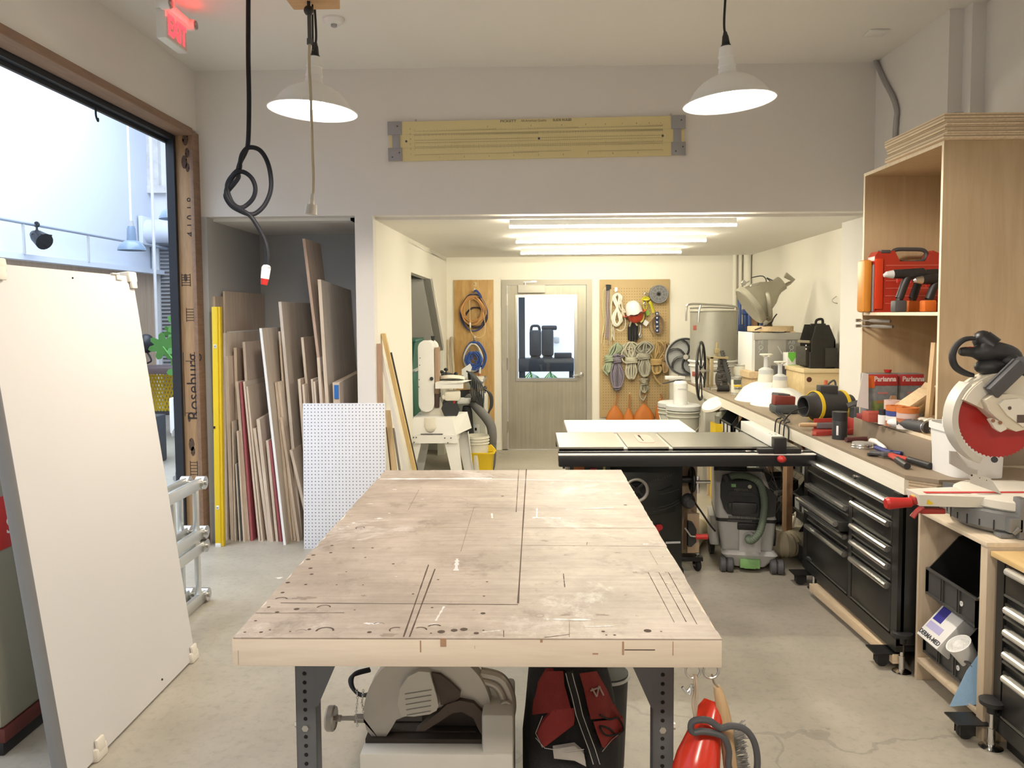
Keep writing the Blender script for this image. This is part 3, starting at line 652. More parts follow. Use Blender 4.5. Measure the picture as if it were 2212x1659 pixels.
part(MB().tube(smooth([PY(1538, 1458, 1.935), PY(1543, 1475, 1.96), PY(1551, 1484, 1.97), PY(1549, 1492, 1.97)]), .003, 8), 'hanging_loop', mat('leather_thong', (.40, .33, .25), .8), br, w=1)
bb_ = MB()
for k in range(70):
    v = 1572 + k*1.5; p = PY(1584 + k*.10, v, 1.975); bb_.tube([p, p + Vector((.030 + rnd.uniform(-.005, .004), rnd.uniform(-.012, .012), .010 + rnd.uniform(-.008, .01)))], .0016, 4)
part(bb_, 'bristles', mat('grey_bristle', (.30, .29, .28), .9, var=.3), br, w=1)
M_slab = mat('painted_slab', (.63, .62, .615), .6, var=.02, scale=2)
Bn, Bf = Vector((-1.632, 2.62, 0)), Vector((-1.632, 3.665, 0)); TOPX, TOPZ = -1.876, 1.846
slab = thing('door_slab', 'large white door slab with foam corner guards leaning at the left by the ladder', 'door slab', (-1.70, 3.14, 0))
up = Vector((TOPX + 1.632, 0, TOPZ)); SL = up.length; up.normalize(); nrm = Vector((up.z, 0, -up.x))   # nrm points to the room
MS = Matrix(((0, up.x, nrm.x, Bn.x), (1, 0, 0, Bn.y), (0, up.z, nrm.z, .012), (0, 0, 0, 1)))   # local: x along Y, y up the slab, z out of the face
DW = Bf.y - Bn.y
sb = MB()
n = 10; prof = [(-.022 - .022*math.sin(PI*i/n), -.022 + .022*math.cos(PI*i/n)) for i in range(n + 1)]   # rounded near edge
poly = [(p[0] + .022, p[1]) for p in prof][::-1] + [(DW, 0), (DW, -.044)]
XY = Matrix(((1, 0, 0, 0), (0, 0, 1, 0), (0, 1, 0, 0), (0, 0, 0, 1)))
sb.prism([(DW, 0), (DW, -.055), (.01, -.055), (.01, 0)], SL, MS @ Matrix(((1, 0, 0, 0), (0, 0, 1, 0), (0, 1, 0, 0), (0, 0, 0, 1))))
part(sb, 'slab', M_slab, slab, w=1)
part(MB().prism([(.0101, .0), (.0101, -.055)] + [(.010 - .014*math.sin(PI*i/8), -.0275 - .0275*math.cos(PI*i/8)) for i in range(9)], SL, MS @ XY), 'near_edge', mat('grey_near_edge', (.20, .20, .20), .5), slab, w=1)  # rounded near edge, a darker grey than the slab face
M_foam = mat('foam_guard', (.72, .68, .60), .8, var=.05)
def guard(x, y, top):
    g = MB(); s_ = -1 if top else 1
    g.bx((x, y, -.018), (.075, .05, .066), .008, MS).bx((x, y + s_*.03, .009), (.05, .05, .014), .005, MS)
    part(g, 'foam_corner_guard', M_foam, slab, w=1)
guard(.10, SL - .004, True); guard(DW - .02, SL - .004, True); guard(.20, .0125, False); guard(DW - .02, .0125, False)
part(MB().bx((DW - .13, SL - .012, .003), (.05, .022, .01), .002, MS).bx((DW - .16, SL + .004, .003), (.06, .006, .012), .001, MS), 'torn_tape', M_foam, slab, w=1)
part(MB().sph((.55, SL - .03, .001), .004, 8, MS), 'screw_hole', M_hole, slab, w=1); part(MB().sph((DW - .33, .045, .001), .005, 8, MS), 'screw_hole', M_hole, slab, w=1)
M_mach = mat('shaded_cream_paint', (.26, .25, .19), .5, var=.06)  # cream paint darkened, shade of the unlit corner put into its colour
mc = PZ(18, 1640, 0); mcx, mcy = mc.x - .02, mc.y
mach = thing('planer_cabinet', 'cream machine cabinet with a red badge and dark plinth behind the white slab', 'machine', (mcx - .3, mcy + .35, 0))
mx0 = max(XL + .03, mcx - .5); my1 = mcy + .70
part(MB().ab((mx0, mcy, .11), (mcx, my1, 1.20), .02), 'cabinet_body', M_mach, mach, w=1)
part(MB().ab((mx0 + .02, mcy + .02, .0), (mcx - .01, my1 - .02, .055), .004), 'plinth', M_black, mach, w=1)
part(MB().ab((mx0 + .01, mcy + .01, .055), (mcx + .004, my1 - .01, .11), .004), 'plinth_band', mat('maroon_band', (.10, .02, .015), .6), mach, w=1)
p_ = PY(2, 1080, mcy - .001); q_ = PY(14, 1190, mcy - .001)
bz = (q_.z, p_.z)
bg_ = MB().ab((mx0 + .05, mcy - .004, bz[0] - .01), (mcx - .02, mcy, bz[1]), .001).ab((mcx, mcy + .02, bz[0] - .01), (mcx + .003, mcy + .16, bz[1]), .001)
bd = part(bg_, 'badge', M_red, mach, w=1)
part(MB().text('S', .09, TR((mcx + .0036, mcy + .09, bz[0] + .07), rx=PI/2, rz=PI/2), .0008).text('S', .09, TR((mcx - .07, mcy - .0046, bz[0] + .07), rx=PI/2), .0008), 'badge_letter', M_wplast, bd, w=1)
part(MB().ab((mcx, mcy + .25, .30), (mcx + .006, mcy + .65, .75), .004).ab((mcx + .006, mcy + .27, .38), (mcx + .012, mcy + .28, .40)).ab((mcx + .006, mcy + .27, .48), (mcx + .012, mcy + .28, .51)), 'access_panel', M_mach, mach, w=1)
part(MB().ab((mx0 - .0, mcy + .05, 1.20), (mcx - .06, my1 - .05, 1.30), .03), 'top_casting', M_dgrey, mach, w=1)
lad = thing('folding_ladder', 'folded aluminium articulated ladder standing on edge beside the white slab', 'ladder', (-1.87, 3.9, 0))
M_al2 = mat('ladder_aluminium', (.70, .71, .69), .35, .85, var=.08)
def lad_pair(z0, z1, x, nm):
    y0, y1 = 3.62, 4.42
    for z in (z0, z1): part(MB().ab((x - .013, y0, z - .032), (x + .013, y1, z + .032), .004), 'side_rail', M_al2, lad, w=1)
    y = y0 + .12
    while y < y1 - .02:
        part(MB().ab((x - .014, y, z0 + .03), (x + .014, y + .03, z1 - .03), .004), 'rung', M_al2, lad, w=1); y += .29
    for z in (z0, z1):
        part(MB().cyl((x - .024, y1, z), (x + .024, y1, z), .038, n=24).cyl((x - .034, y1, z), (x + .034, y1, z), .015, n=14), 'hinge', M_steel, lad, w=1)
for x in (-1.99, -1.90): lad_pair(.045, .335, x, 0); lad_pair(.415, .705, x, 1)
part(MB().ab((-2.0, 4.30, .335), (-1.89, 4.36, .415), .004), 'hinge_plate', M_steel, lad, w=1)

PLYS = {'tan': wood('tan_ply', (.58, .475, .385), (.72, .61, .51), 'Z', 4, .65), 'brown': wood('dark_ply', (.42, .335, .27), (.56, .46, .375), 'Z', 4, .65), 'pale': wood('pale_ply', (.66, .57, .48), (.80, .71, .61), 'Z', 4, .65),
        'grey': wood('weathered_ply', (.52, .46, .395), (.66, .595, .52), 'Z', 4, .7), 'white': mat('white_melamine', (.84, .85, .87), .5, var=.02), 'red': mat('red_faced_board', (.36, .09, .10), .6, var=.15, scale=18), 'slate': mat('slate_board', (.30, .32, .34), .6, var=.1),
        'osb': wood('pink_ply', (.60, .485, .41), (.74, .62, .53), 'Z', 5, .7)}
W_ends = wood('board_edge', (.56, .46, .36), (.74, .63, .51), 'Z', 9, .7)
def n4(x, y): return (440 + x/2.1826, 480 + y/2.1826)
def board(bxp, tx, ty, tpx, depth, col, label, y0=5.62, edge=None, by=None, nm='plywood_sheet', cut=0):
    """sheet standing on edge: crop pixels of its near edge (bottom x, top x/y), edge thickness in crop pixels, depth along Y"""
    zb = PZ(*n4(bxp, by), 0) if by else PY(*n4(bxp, 1515), y0); yb = zb.y; zb.z = 0
    tp_ = PY(*n4(tx, ty), yb); t = tpx/2.1826/FPX*yb
    d = min(depth, 6.68 - yb); top2 = tp_.z - cut
    mb = MB(); A, B = zb, tp_; e = Vector((t, 0, 0)); D = Vector((0, d, 0)); B2 = Vector((B.x, 0, top2))
    lean = min(d, .0)
    vs = [A, A + e, B + e, B, A + D, A + e + D, Vector((B.x, B.y + d, top2)) + e, Vector((B.x, B.y + d, top2))]
    mb.use(edge or W_ends).add(vs[:4], [(0, 1, 2, 3)])
    mb.use(PLYS[col]).add(vs, [(0, 3, 7, 4), (1, 5, 6, 2), (5, 4, 7, 6), (0, 4, 5, 1)])
    mb.use(edge or W_ends).add([vs[2], vs[3], vs[7], vs[6]], [(0, 1, 2, 3)])
    return solo(mb, nm, PLYS[col], label, 'sheet', 'sheet goods in the niche', loc=(A.x + t/2, A.y + .05, 0))
E_w = PLYS['white']
board(46, 42, 350, 12, .95, 'brown', 'dark brown sheet tight against the niche wall behind the yellow level', 5.66)
board(112, 90, 325, 9, 1.0, 'tan', 'tall tan sheet standing just right of the yellow level, highest on that side', 5.80)
board(126, 110, 515, 7, .95, 'white', 'white faced sheet in front of the tall tan one by the yellow level', 5.76)
board(100, 91, 522, 12, .7, 'pale', 'narrow pale sheet right against the yellow level with its top at the white sheet', 5.66)
board(128, 97, 632, 18, .8, 'tan', 'thick tan sheet second to the right of the yellow level', 5.65, cut=.0)
board(146, 131, 940, 7, .5, 'grey', 'short grey sheet knee-high among the boards right of the level', 5.63)
board(168, 148, 1140, 6, .4, 'slate', 'low slate coloured strip hip-high between tan boards', 5.62)
board(186, 155, 985, 8, .4, 'pale', 'pale thin sheet beside the low slate strip', 5.62)
board(166, 141, 592, 14, .85, 'brown', 'brown topped sheet beneath the white faced one', 5.74)
board(205, 150, 752, 14, .6, 'pale', 'pale edge-lit sheet left of the maroon edged board', 5.66)
board(222, 168, 755, 11, .6, 'red', 'maroon edged board among the pale plywood', 5.64, PLYS['red'])
board(236, 183, 565, 12, .62, 'osb', 'pinkish sheet with a wide pale face, third tallest in the left half', 5.72)
board(258, 185, 752, 9, .5, 'pale', 'pale sheet in front of the wide pinkish one', 5.63)
board(272, 200, 775, 8, .45, 'tan', 'tan sheet just in front of the wide pinkish one', 5.63)
board(300, 231, 972, 14, .42, 'tan', 'waist-high tan sheet left of the low pinkish panel', 5.64)
board(312, 248, 930, 16, .30, 'osb', 'low pinkish panel with a slanted top in front of the white edged sheet', 5.62, cut=-.02)
board(340, 293, 1030, 12, .2, 'tan', 'low tan strip beside the raspberry edged strip', 5.62)
board(358, 305, 1030, 12, .2, 'red', 'low raspberry edged strip leaning on the white edged sheet', 5.62, PLYS['red'])
board(376, 262, 500, 12, .75, 'grey', 'sheet with a bright white edge crossing the middle of the niche', 5.56, E_w, by=1522)
board(420, 352, 515, 9, .7, 'tan', 'tan sheet standing just left of the tallest middle sheet', 5.72)
board(408, 335, 755, 13, .5, 'brown', 'brown sheet tucked behind the white edged one', 5.66)
board(424, 348, 752, 12, .5, 'pale', 'pale sheet tucked behind the white edged one', 5.65)
board(440, 358, 920, 13, .45, 'tan', 'waist-high tan sheet right of the white edged one', 5.63)
board(452, 352, 375, 14, .95, 'grey', 'tallest middle sheet with a pale edge and broad grey face', 5.70, mat('bright_ply_edge', (.66, .60, .53), .6))
board(505, 404, 1075, 14, .4, 'pale', 'low pale offcut left of the white pegboard sheet', 5.62)
board(500, 443, 740, 13, .5, 'brown', 'brown sheet whose top shows left of the pegboard corner', 5.66)
board(520, 463, 765, 10, .5, 'pale', 'pale narrow sheet with its top just above the pegboard', 5.65)
board(545, 458, 543, 12, .7, 'brown', 'chocolate brown sheet standing behind the pegboard, second tallest there', 5.74)
board(560, 505, 740, 9, .5, 'tan', 'tan narrow sheet showing above the pegboard', 5.66)
board(575, 516, 752, 9, .45, 'brown', 'short brown sheet showing above the pegboard', 5.64)
board(592, 533, 638, 14, .5, 'pale', 'pale sheet between the brown one and the tall plank', 5.64)
board(615, 537, 270, 16, .95, 'grey', 'broad grey sheet leaning toward the right end of the niche', 5.62, cut=.05)
pk = board(640, 465, 78, 13, .42, 'brown', 'long plank rising highest in the niche, leaning left', 5.66, wood('plank_edge', (.42, .29, .21), (.55, .41, .32), 'Z', 8), nm='plank')
board(632, 608, 756, 32, .85, 'tan', 'short tan sheet with a blue tape patch by the right end of the niche', 5.62, cut=-.03)
bt = PY(*n4(626, 800), 5.615); bt2 = MB().ab((bt.x - .016, 5.612, bt.z - .05), (bt.x + .016, 5.6185, bt.z + .05))
solo(bt2, 'tape_patch', mat('blue_tape', (.03, .16, .50), .7), 'blue masking tape patch stuck on a board edge in the niche', 'tape')
# yellow level
p0, p1 = PZ(*n4(80, 1526), 0), None; p1 = PY(*n4(63, 399), p0.y + .03)
lv = thing('spirit_level', 'long yellow spirit level standing upright at the left end of the boards', 'level', p0)
fr = frame_to(p0, p1); LV = (p1 - p0).length
ML = Matrix.Translation(p0) @ Matrix(((1, 0, 0, 0), (0, 1, 0, 0), (0, 0, 1, 0), (0, 0, 0, 1))) @ Euler((-math.atan2(p1.y - p0.y, p1.z - p0.z), math.atan2(p1.x - p0.x, p1.z - p0.z), 0)).to_matrix().to_4x4()
part(MB().bx((-.010, 0, LV/2), (.040, .05, LV), .003, ML).bx((.018, .006, LV/2), (.018, .042, LV), .003, ML), 'level_body', mat('yellow_level_paint', (.80, .58, .02), .4, var=.04), lv, w=1)
part(MB().bx((-.010, -.001, .012), (.041, .051, .03), .003, ML), 'end_cap', M_wplast, lv, w=1)
for v, s_ in ((583, .0), (962, .0), (1340, 0)):
    z = LV*(1526 - v)/(1526 - 399)
    if v == 962: part(MB().bx((-.022, -.0255, z), (.012, .003, .018), 0, ML), 'centre_vial', M_black, lv, w=1); continue
    part(MB().bx((-.008, -.0255, z), (.022, .004, .028), .001, ML), 'vial_frame', M_wplast, lv, w=1); part(MB().bx((-.008, -.028, z), (.012, .003, .012), 0, ML), 'vial', M_grey, lv, w=1)
# white pegboard sheet
q0, q1 = PZ(651, 1184, 0), PZ(828, 1184, 0); Yp = (q0.y + q1.y)/2 - .02
ptl, ptr = PY(654, 871, Yp + .05), PY(832, 871, Yp + .05); zt = (ptl.z + ptr.z)/2
pg = thing('pegboard_sheet', 'white perforated pegboard sheet leaning in front of the boards and the pier', 'pegboard', ((ptl.x + ptr.x)/2, Yp, 0))
pw = ptr.x - ptl.x; la = math.atan2(.05, zt); MP = Matrix.Translation(Vector((ptl.x, Yp, 0))) @ Matrix.Rotation(-la, 4, 'X')
part(MB().ab((0, 0, 0), (pw, .005, zt/math.cos(la)), .0008, MP), 'board', mat('white_hardboard', (.76, .79, .86), .5, var=.01), pg, w=1)
hm = MB(); nx, nz_ = 24, 42
for i in range(nx):
    for k in range(nz_): hm.lathe([(0, 0), (.0036, 0)], 7, MP @ TR((.012 + i*(pw - .024)/(nx - 1), -.0005, .012 + k*(zt - .024)/(nz_ - 1)), rx=PI/2))
part(hm, 'peg_holes', mat('peg_hole_shadow', (.03, .035, .05), .9), pg, w=1, kind='stuff')
def n5(x, y): return (800 + x/3.318, 560 + y/3.318)
def stick(tx, ty, bxp, bys, wpx, dep, m_, label, nm, y0, y1, rnd_=False, grp='lengths of stock against the alcove wall'):
    """near edge from a low crop point to its top, run on down to the floor; leans from Y=y0 at the floor to y1 at the top"""
    T = PY(*n5(tx, ty), y1); B = PY(*n5(bxp, bys), y0 + (y1 - y0)*.3); t = T.z/(T.z - B.z); F = T.lerp(B, t); F.z = 0
    wd = wpx/3.318/FPX*y1; mb = MB(); e = Vector((wd, 0, 0)); D = Vector((0, dep, 0))
    if rnd_: mb.cyl(F + e/2, T + e/2, wd/2, n=16)
    else: mb.add([F, F + e, T + e, T, F + D, F + e + D, T + e + D, T + D], [(0, 1, 2, 3), (0, 3, 7, 4), (1, 5, 6, 2), (4, 7, 6, 5), (3, 2, 6, 7), (0, 4, 5, 1)])
    return solo(mb, nm, m_, label, 'board', grp, loc=F)
W_red = wood('reddish_board', (.34, .22, .15), (.46, .32, .23), 'Z', 7)
stick(38, 606, 44, 1030, 46, .02, W_red, 'reddish board standing upright at the pier end of the alcove wall', 'board', 5.655, 5.66)
stick(50, 606, 232, 1500, 26, .05, mat('primed_trim', (.74, .72, .68), .6, var=.03), 'white primed trim length leaning beside the tan one', 'trim_length', 5.66, 5.72)
stick(76, 532, 296, 1500, 28, .04, wood('golden_stock', (.50, .34, .13), (.64, .46, .20), 'Z', 7), 'golden tan length of stock leaning between white trim and the black pipe', 'batten', 5.73, 5.82)
stick(136, 670, 318, 1495, 20, .03, mat('scuffed_black_pipe', (.02, .018, .015), .55, .3, var=.9, scale=60), 'scuffed black pipe leaning right of the golden tan stock', 'pipe', 5.82, 6.08, True)
stick(104, 1084, 118, 1210, 38, .02, wood('yellow_pine', (.62, .46, .24), (.74, .58, .34), 'Z', 7), 'short yellow pine offcut behind the pegboard corner', 'offcut', 5.74, 5.76)
stick(110, 1205, 140, 1500, 44, .02, W_brown, 'brown short plank low beside the pegboard corner', 'plank', 5.75, 5.77)
stick(158, 1212, 200, 1500, 14, .02, mat('grey_strip', (.28, .27, .26), .6), 'grey strip low beside the brown short plank', 'strip', 5.79, 5.82)

M_cab = mat('black_power_cable', (.012, .013, .018), .6, var=.2, spec=.25)
YCB = 4.3
cab = thing('power_cable', 'thick black power cable with a loose knot hanging from the ceiling at the left', 'cable', PY(570, 600, YCB))
def g1(x, y): return (380 + x/4.148, 120 + y/4.148)
kp = [(650, -498, 0), (648, 0, 0), (655, 400, 0), (648, 760, .0), (625, 860, .01), (575, 960, .02), (555, 1040, .01), (560, 1090, -.02), (520, 1150, -.02), (470, 1210, .0), (445, 1260, .02), (490, 1340, .02), (560, 1385, .0), (650, 1420, -.02), (720, 1410, -.01),
      (800, 1330, 0), (850, 1200, 0), (845, 1050, .0), (805, 920, 0), (740, 840, -.01), (650, 825, -.02), (595, 880, -.02), (575, 960, -.01), (570, 1010, .01), (520, 1060, .02), (470, 1130, .02), (460, 1200, -.02), (500, 1310, -.02), (560, 1360, -.02), (620, 1350, .01), (690, 1280, .01), (712, 1190, .0), (680, 1100, -.01), (610, 1045, -.01), (545, 1050, -.015), (490, 1120, -.0), (450, 1230, -.025), (500, 1330, -.03), (580, 1380, -.03), (660, 1430, -.03), (720, 1510, -.02), (790, 1640, 0), (818, 1760, 0), (815, 1900, 0)]
P_ = [PY(*g1(x, y), YCB + d) for x, y, d in kp]; P_[0].z = ZC
part(MB().tube(smooth(P_, 6), .0125, 10), 'cable', M_cab, cab, w=1)
pa, pb2, pc2 = PY(575, 578, YCB), PY(572, 602, YCB), PY(570, 615, YCB)
part(MB().cyl(pa + Vector((0, 0, .015)), pa, .015, .026, 16).cyl(pa, pb2, .026, .024, 8), 'connector', M_wplast, cab, 'white plug body', w=1)
part(MB().cyl(pb2, pc2, .022, .018, 12), 'connector_socket', M_red, cab, 'red plug end', w=1)
# beige cord drop with ball and box
YC = 3.3
drop = thing('cord_drop', 'beige cord drop with a connector hanging in front of the left pendant', 'cord', PY(670, 462, YC))
q = PY(672, 3, YC)
part(MB().ab((q.x - .10, YC - .09, q.z), (q.x + .10, YC + .09, q.z + .10), .004), 'reel_box', wood('orange_ply', (.48, .28, .13), (.60, .38, .20), 'X', 6), drop, w=1)
part(MB().cyl((q.x, YC, q.z + .10), (q.x, YC, ZC), .012), 'hanger_rod', M_black, drop, w=1)
b0 = PY(667, 23, YC); part(MB().sph(b0, .021, 18).cyl(b0 + Vector((0, 0, .02)), (b0.x, YC, q.z + .005), .007), 'stop_ball', M_black, drop, w=1)
part(MB().cyl(PY(668, 32, YC), PY(669, 88, YC), .0085).cyl(PY(669, 84, YC), PY(669, 96, YC), .012), 'strain_relief', M_dgrey, drop, w=1)
part(MB().cyl(PY(675, 10, YC + .02), PY(676, 108, YC + .02), .004), 'guide_wire', M_black, drop, w=1)
cp = [PY(u, v, YC) for u, v in ((669, 92), (668, 140), (671, 200), (673, 260), (675, 330), (677, 380), (676, 425))]
part(MB().tube(smooth(cp, 6), .0062, 8), 'cord', mat('beige_cord', (.42, .36, .25), .75), drop, w=1)
part(MB().cyl(PY(675, 418, YC), PY(673, 442, YC), .009, .011, 12).cyl(PY(673, 442, YC), PY(671, 463, YC), .022, .026, 14), 'connector', mat('dirty_connector', (.45, .42, .36), .5), drop, w=1)
# smoke detector
sd = PZ(721, 40, ZC); t = thing('smoke_detector', 'round white smoke detector on the ceiling right of the cord drop', 'smoke detector', sd)
part(MB().lathe([(0, 0), (.062, 0), (.062, -.012), (.05, -.028), (.028, -.034), (0, -.034)], 28), 'body', M_wplast, t); part(MB().lathe([(0, -.030), (.018, -.033), (.018, -.046), (.012, -.05), (0, -.05)], 16), 'sensor_cap', M_grey, t)
vq = PZ(1897, 66, ZC); solo(MB().ab((vq.x - .06, vq.y - .03, ZC - .012), (vq.x + .06, vq.y + .08, ZC), .003), 'ceiling_plate', M_wplast, 'white blank cover plate on the ceiling near the right wall', 'cover plate')
# exit sign hung from the ceiling, facing the room
ex = PX(383, 68, -1.92); es = thing('exit_sign', 'white EXIT sign with glowing red letters hung by the left wall', 'exit sign', ex)
part(MB().bx((-.03, 0, 0), (.055, .26, .155), .006), 'housing', M_wplast, es)
part(MB().bx((-.02, 0, .10), (.06, .30, .045), .01).cyl((-.03, 0, .1), (-.03, 0, ZC - ex.z), .02), 'canopy', M_wplast, es)
M_exit = glow('exit_red', (1, .03, .04), 3)
part(MB().bx((-.0015, 0, 0), (.002, .235, .135)), 'face', mat('exit_face', (.75, .55, .53), .5), es)
tb_ = MB(); T_ = TR((.0, 0, 0), rx=PI/2, rz=PI/2)
tb_.text('EXIT', .125, T_ @ TR((0, -.004, 0), s=(.86, 1.15, 1)), .002, bold=.004); part(tb_, 'letters', M_exit, es, 'red lit letters')
for y in (-.14, .17):
    hdm = part(MB().lathe([(0, 0), (.03, 0), (.034, .02), (.03, .05), (0, .055)], 18, TR((-.02, y, .095), ry=PI/2)), 'lamp_head', M_wplast, es); part(MB().lathe([(0, .056), (.024, .056)], 16, TR((-.02, y, .095), ry=PI/2)), 'lens', M_grey, hdm)
lamp('exit_glow', 'AREA', ex + Vector((.03, 0, .07)), .35, (1, .03, .04), (0, PI*.75, 0), shape='RECTANGLE', size=.12, size_y=.26)
# giant slide rule on the header wall
r0, r1 = PY(838, 306, 5.575), PY(1481, 292, 5.575)
r0 = PY(838, 306, 5.575); RL = r1.x - r0.x; rz_ = (r0.z + r1.z)/2; tilt = math.atan2(r1.z - r0.z, RL); RH = .275
rule = thing('slide_rule', 'giant yellow classroom slide rule mounted on the header wall', 'slide rule', ((r0.x + r1.x)/2, 5.60, rz_), 0, None, 0, -tilt)
M_ry = mat('slide_rule_yellow', (.74, .64, .34), .5, var=.05, scale=3); M_rg = mat('grey_end_bracket', (.36, .36, .38), .5, .2)
hw = RL/2
part(MB().bx((0, -.012, .092), (RL - .06, .020, .0905)), 'upper_stator', M_ry, rule); part(MB().bx((0, -.012, 0), (RL - .02, .020, .0925)), 'slide', M_ry, rule); part(MB().bx((0, -.012, -.092), (RL - .06, .020, .0905)), 'lower_stator', M_ry, rule)
for s_ in (-1, 1):
    br_ = part(MB().bx((s_*(hw - .05), -.026, .092), (.10, .008, .094), .002).bx((s_*(hw - .05), -.026, -.092), (.10, .008, .094), .002).bx((s_*(hw - .078 + .02), -.026, 0), (.055, .008, .1), .002), 'end_bracket', M_rg, rule)
    sc = MB()
    for dx, dz in ((.02, .105), (-.02, -.11), (.03, -.08)): sc.cyl((s_*(hw - .05) + dx, -.033, dz), (s_*(hw - .05) + dx, -.029, dz), .005, n=10)
    part(sc, 'bracket_screws', M_dgrey, br_)
tk = MB(); yf_ = -.0225
def scale_row(z, n_, hh, x0, x1, log=True, up=1):
    for i in range(n_ + 1):
        t = i/n_; x = x0 + (x1 - x0)*(math.log10(1 + 9*t) if log else t); h_ = hh*(1.7 if i % 10 == 0 else 1.3 if i % 5 == 0 else 1)
        tk.bx((x, yf_, z + up*h_/2), (.0010, .0006, h_))
    tk.bx(((x0 + x1)/2, yf_, z), (x1 - x0, .0006, .0012))
X0, X1 = -hw + .19, hw - .16
scale_row(.068, 60, .008, X0, X0 + (X1 - X0)*.33); scale_row(.068, 60, .008, X0 + (X1 - X0)*.33, X0 + (X1 - X0)*.66); scale_row(.068, 60, .008, X0 + (X1 - X0)*.66, X1)
scale_row(.048, 90, .007, X0, (X0 + X1)/2, up=-1); scale_row(.048, 90, .007, (X0 + X1)/2, X1, up=-1)
yf_ = -.0225
scale_row(.040, 90, .007, X0, (X0 + X1)/2, up=-1); scale_row(.040, 90, .007, (X0 + X1)/2, X1, up=-1); scale_row(.004, 120, .007, X0, X1, False); scale_row(-.012, 120, .007, X0, X1, False, -1); scale_row(-.040, 110, .008, X0, X1)
yf_ = -.0225
scale_row(-.050, 110, .008, X0, X1, up=-1); scale_row(-.095, 60, .007, X0, X0 + .5*(X1 - X0), False, -1); scale_row(-.095, 60, .007, X0 + .7*(X1 - X0), X1, False, -1); scale_row(-.09, 30, .007, X0 + .4*(X1 - X0), X0 + .63*(X1 - X0), False)
for k in range(1, 10):
    x = X0 + (X1 - X0)*math.log10(1 + k*.98); tk.text(str(k + 1 if k < 9 else 1), .016, TR((x, yf_, .09), rx=PI/2), .0003); tk.text(str(k), .016, TR((X0 + (X1 - X0)*k/10, yf_, -.115), rx=PI/2), .0003)
for k, s_ in enumerate('KABCDL'): tk.text(s_, .014, TR((X0 - .03, yf_, .085 - k*.035), rx=PI/2), .0003)
tk.text('PICKETT', .022, TR((X0 + .46*(X1 - X0) - .14, yf_, .125), rx=PI/2) @ TR(s=(1.35, 1, 1)), .0003, bold=.0008); tk.text('All-American Quality', .021, TR((X0 + .46*(X1 - X0) + .04, yf_, .125), rx=PI/2), .0003, bold=.0003); tk.text('SLIDE RULES', .022, TR((X0 + .46*(X1 - X0) + .24, yf_, .125), rx=PI/2) @ TR(s=(1.1, 1, 1)), .0003, bold=.0008)
part(tk, 'scale_markings', mat('faded_black_ink', (.24, .22, .14), .8), rule, 'black printed scales and numerals')
for x in (-hw + .13, .02, hw - .16): part(MB().cyl((x, -.024, .0), (x, -.016, .0), .008, n=14), 'mounting_bolt', M_dgrey, rule)
for x in (-hw + .2, hw - .1): part(MB().cyl((x, -.01, .135), (x, -.01, .155), .006, n=10), 'hanging_nail', M_steel, rule)
def glass(name, tint=(1, 1, 1)):
    m, nt, b = _nt(name); L = nt.links; nt.nodes.remove(b); o = nt.nodes['Material Output']
    t = N(nt, 'ShaderNodeBsdfTransparent'); t.inputs[0].default_value = rgba(tint); g = N(nt, 'ShaderNodeBsdfGlossy'); g.inputs['Roughness'].default_value = .02
    f = N(nt, 'ShaderNodeFresnel', i_IOR=1.45); mx = N(nt, 'ShaderNodeMixShader'); L.new(f.outputs[0], mx.inputs[0]); L.new(t.outputs[0], mx.inputs[1]); L.new(g.outputs[0], mx.inputs[2]); L.new(mx.outputs[0], o.inputs[0])
    return m
M_glass = glass('window_glass', (.94, .97, 1))
m, nt, b = _nt('brushed_door_steel'); L = nt.links
tc = N(nt, 'ShaderNodeTexCoord'); mp = N(nt, 'ShaderNodeMapping'); mp.inputs['Scale'].default_value = (40, 40, 1.2); L.new(tc.outputs['Object'], mp.inputs['Vector'])
nz = N(nt, 'ShaderNodeTexNoise', i_Scale=1.0, i_Detail=5.0); L.new(mp.outputs['Vector'], nz.inputs['Vector']); n2 = N(nt, 'ShaderNodeTexNoise', i_Scale=2.5, i_Detail=4.0); L.new(tc.outputs['Object'], n2.inputs['Vector'])
cr = N(nt, 'ShaderNodeValToRGB'); cr.color_ramp.elements[0].color = (.36, .33, .265, 1); cr.color_ramp.elements[1].color = (.54, .50, .41, 1); L.new(n2.outputs['Fac'], cr.inputs['Fac'])
m2 = N(nt, 'ShaderNodeMix', data_type='RGBA', blend_type='MULTIPLY'); m2.inputs['Factor'].default_value = .35; L.new(cr.outputs['Color'], m2.inputs['A']); L.new(nz.outputs['Fac'], m2.inputs['B']); L.new(m2.outputs['Result'], b.inputs['Base Color'])
b.inputs['Metallic'].default_value = .55; b.inputs['Roughness'].default_value = .42
M_door = m
M_frame = mat('door_frame_paint', (.40, .37, .31), .5, .3, var=.06)
door = thing('door_1', 'brushed steel door with a window and lever handle at the back of the alcove', 'door', (.22, YB, 0)); door['kind'] = 'structure'
def d5(x, y, Y=YB): return PY(*n5(x, y), Y)
fz = DZ; F0, F1 = DX0, DX1; fw = .065
fm = MB().ab((F0, YB - .02, 0), (F0 + fw, YB + .10, fz)).ab((F1 - fw, YB - .02, 0), (F1, YB + .10, fz)).ab((F0 + fw, YB - .02, fz - fw), (F1 - fw, YB + .10, fz))
part(fm, 'door_frame', M_frame, door, w=1)
L0, L1, LZ = F0 + fw + .004, F1 - fw - .004, fz - fw - .004
wa, wb = d5(1052, 270), d5(1466, 855)
leaf = MB()
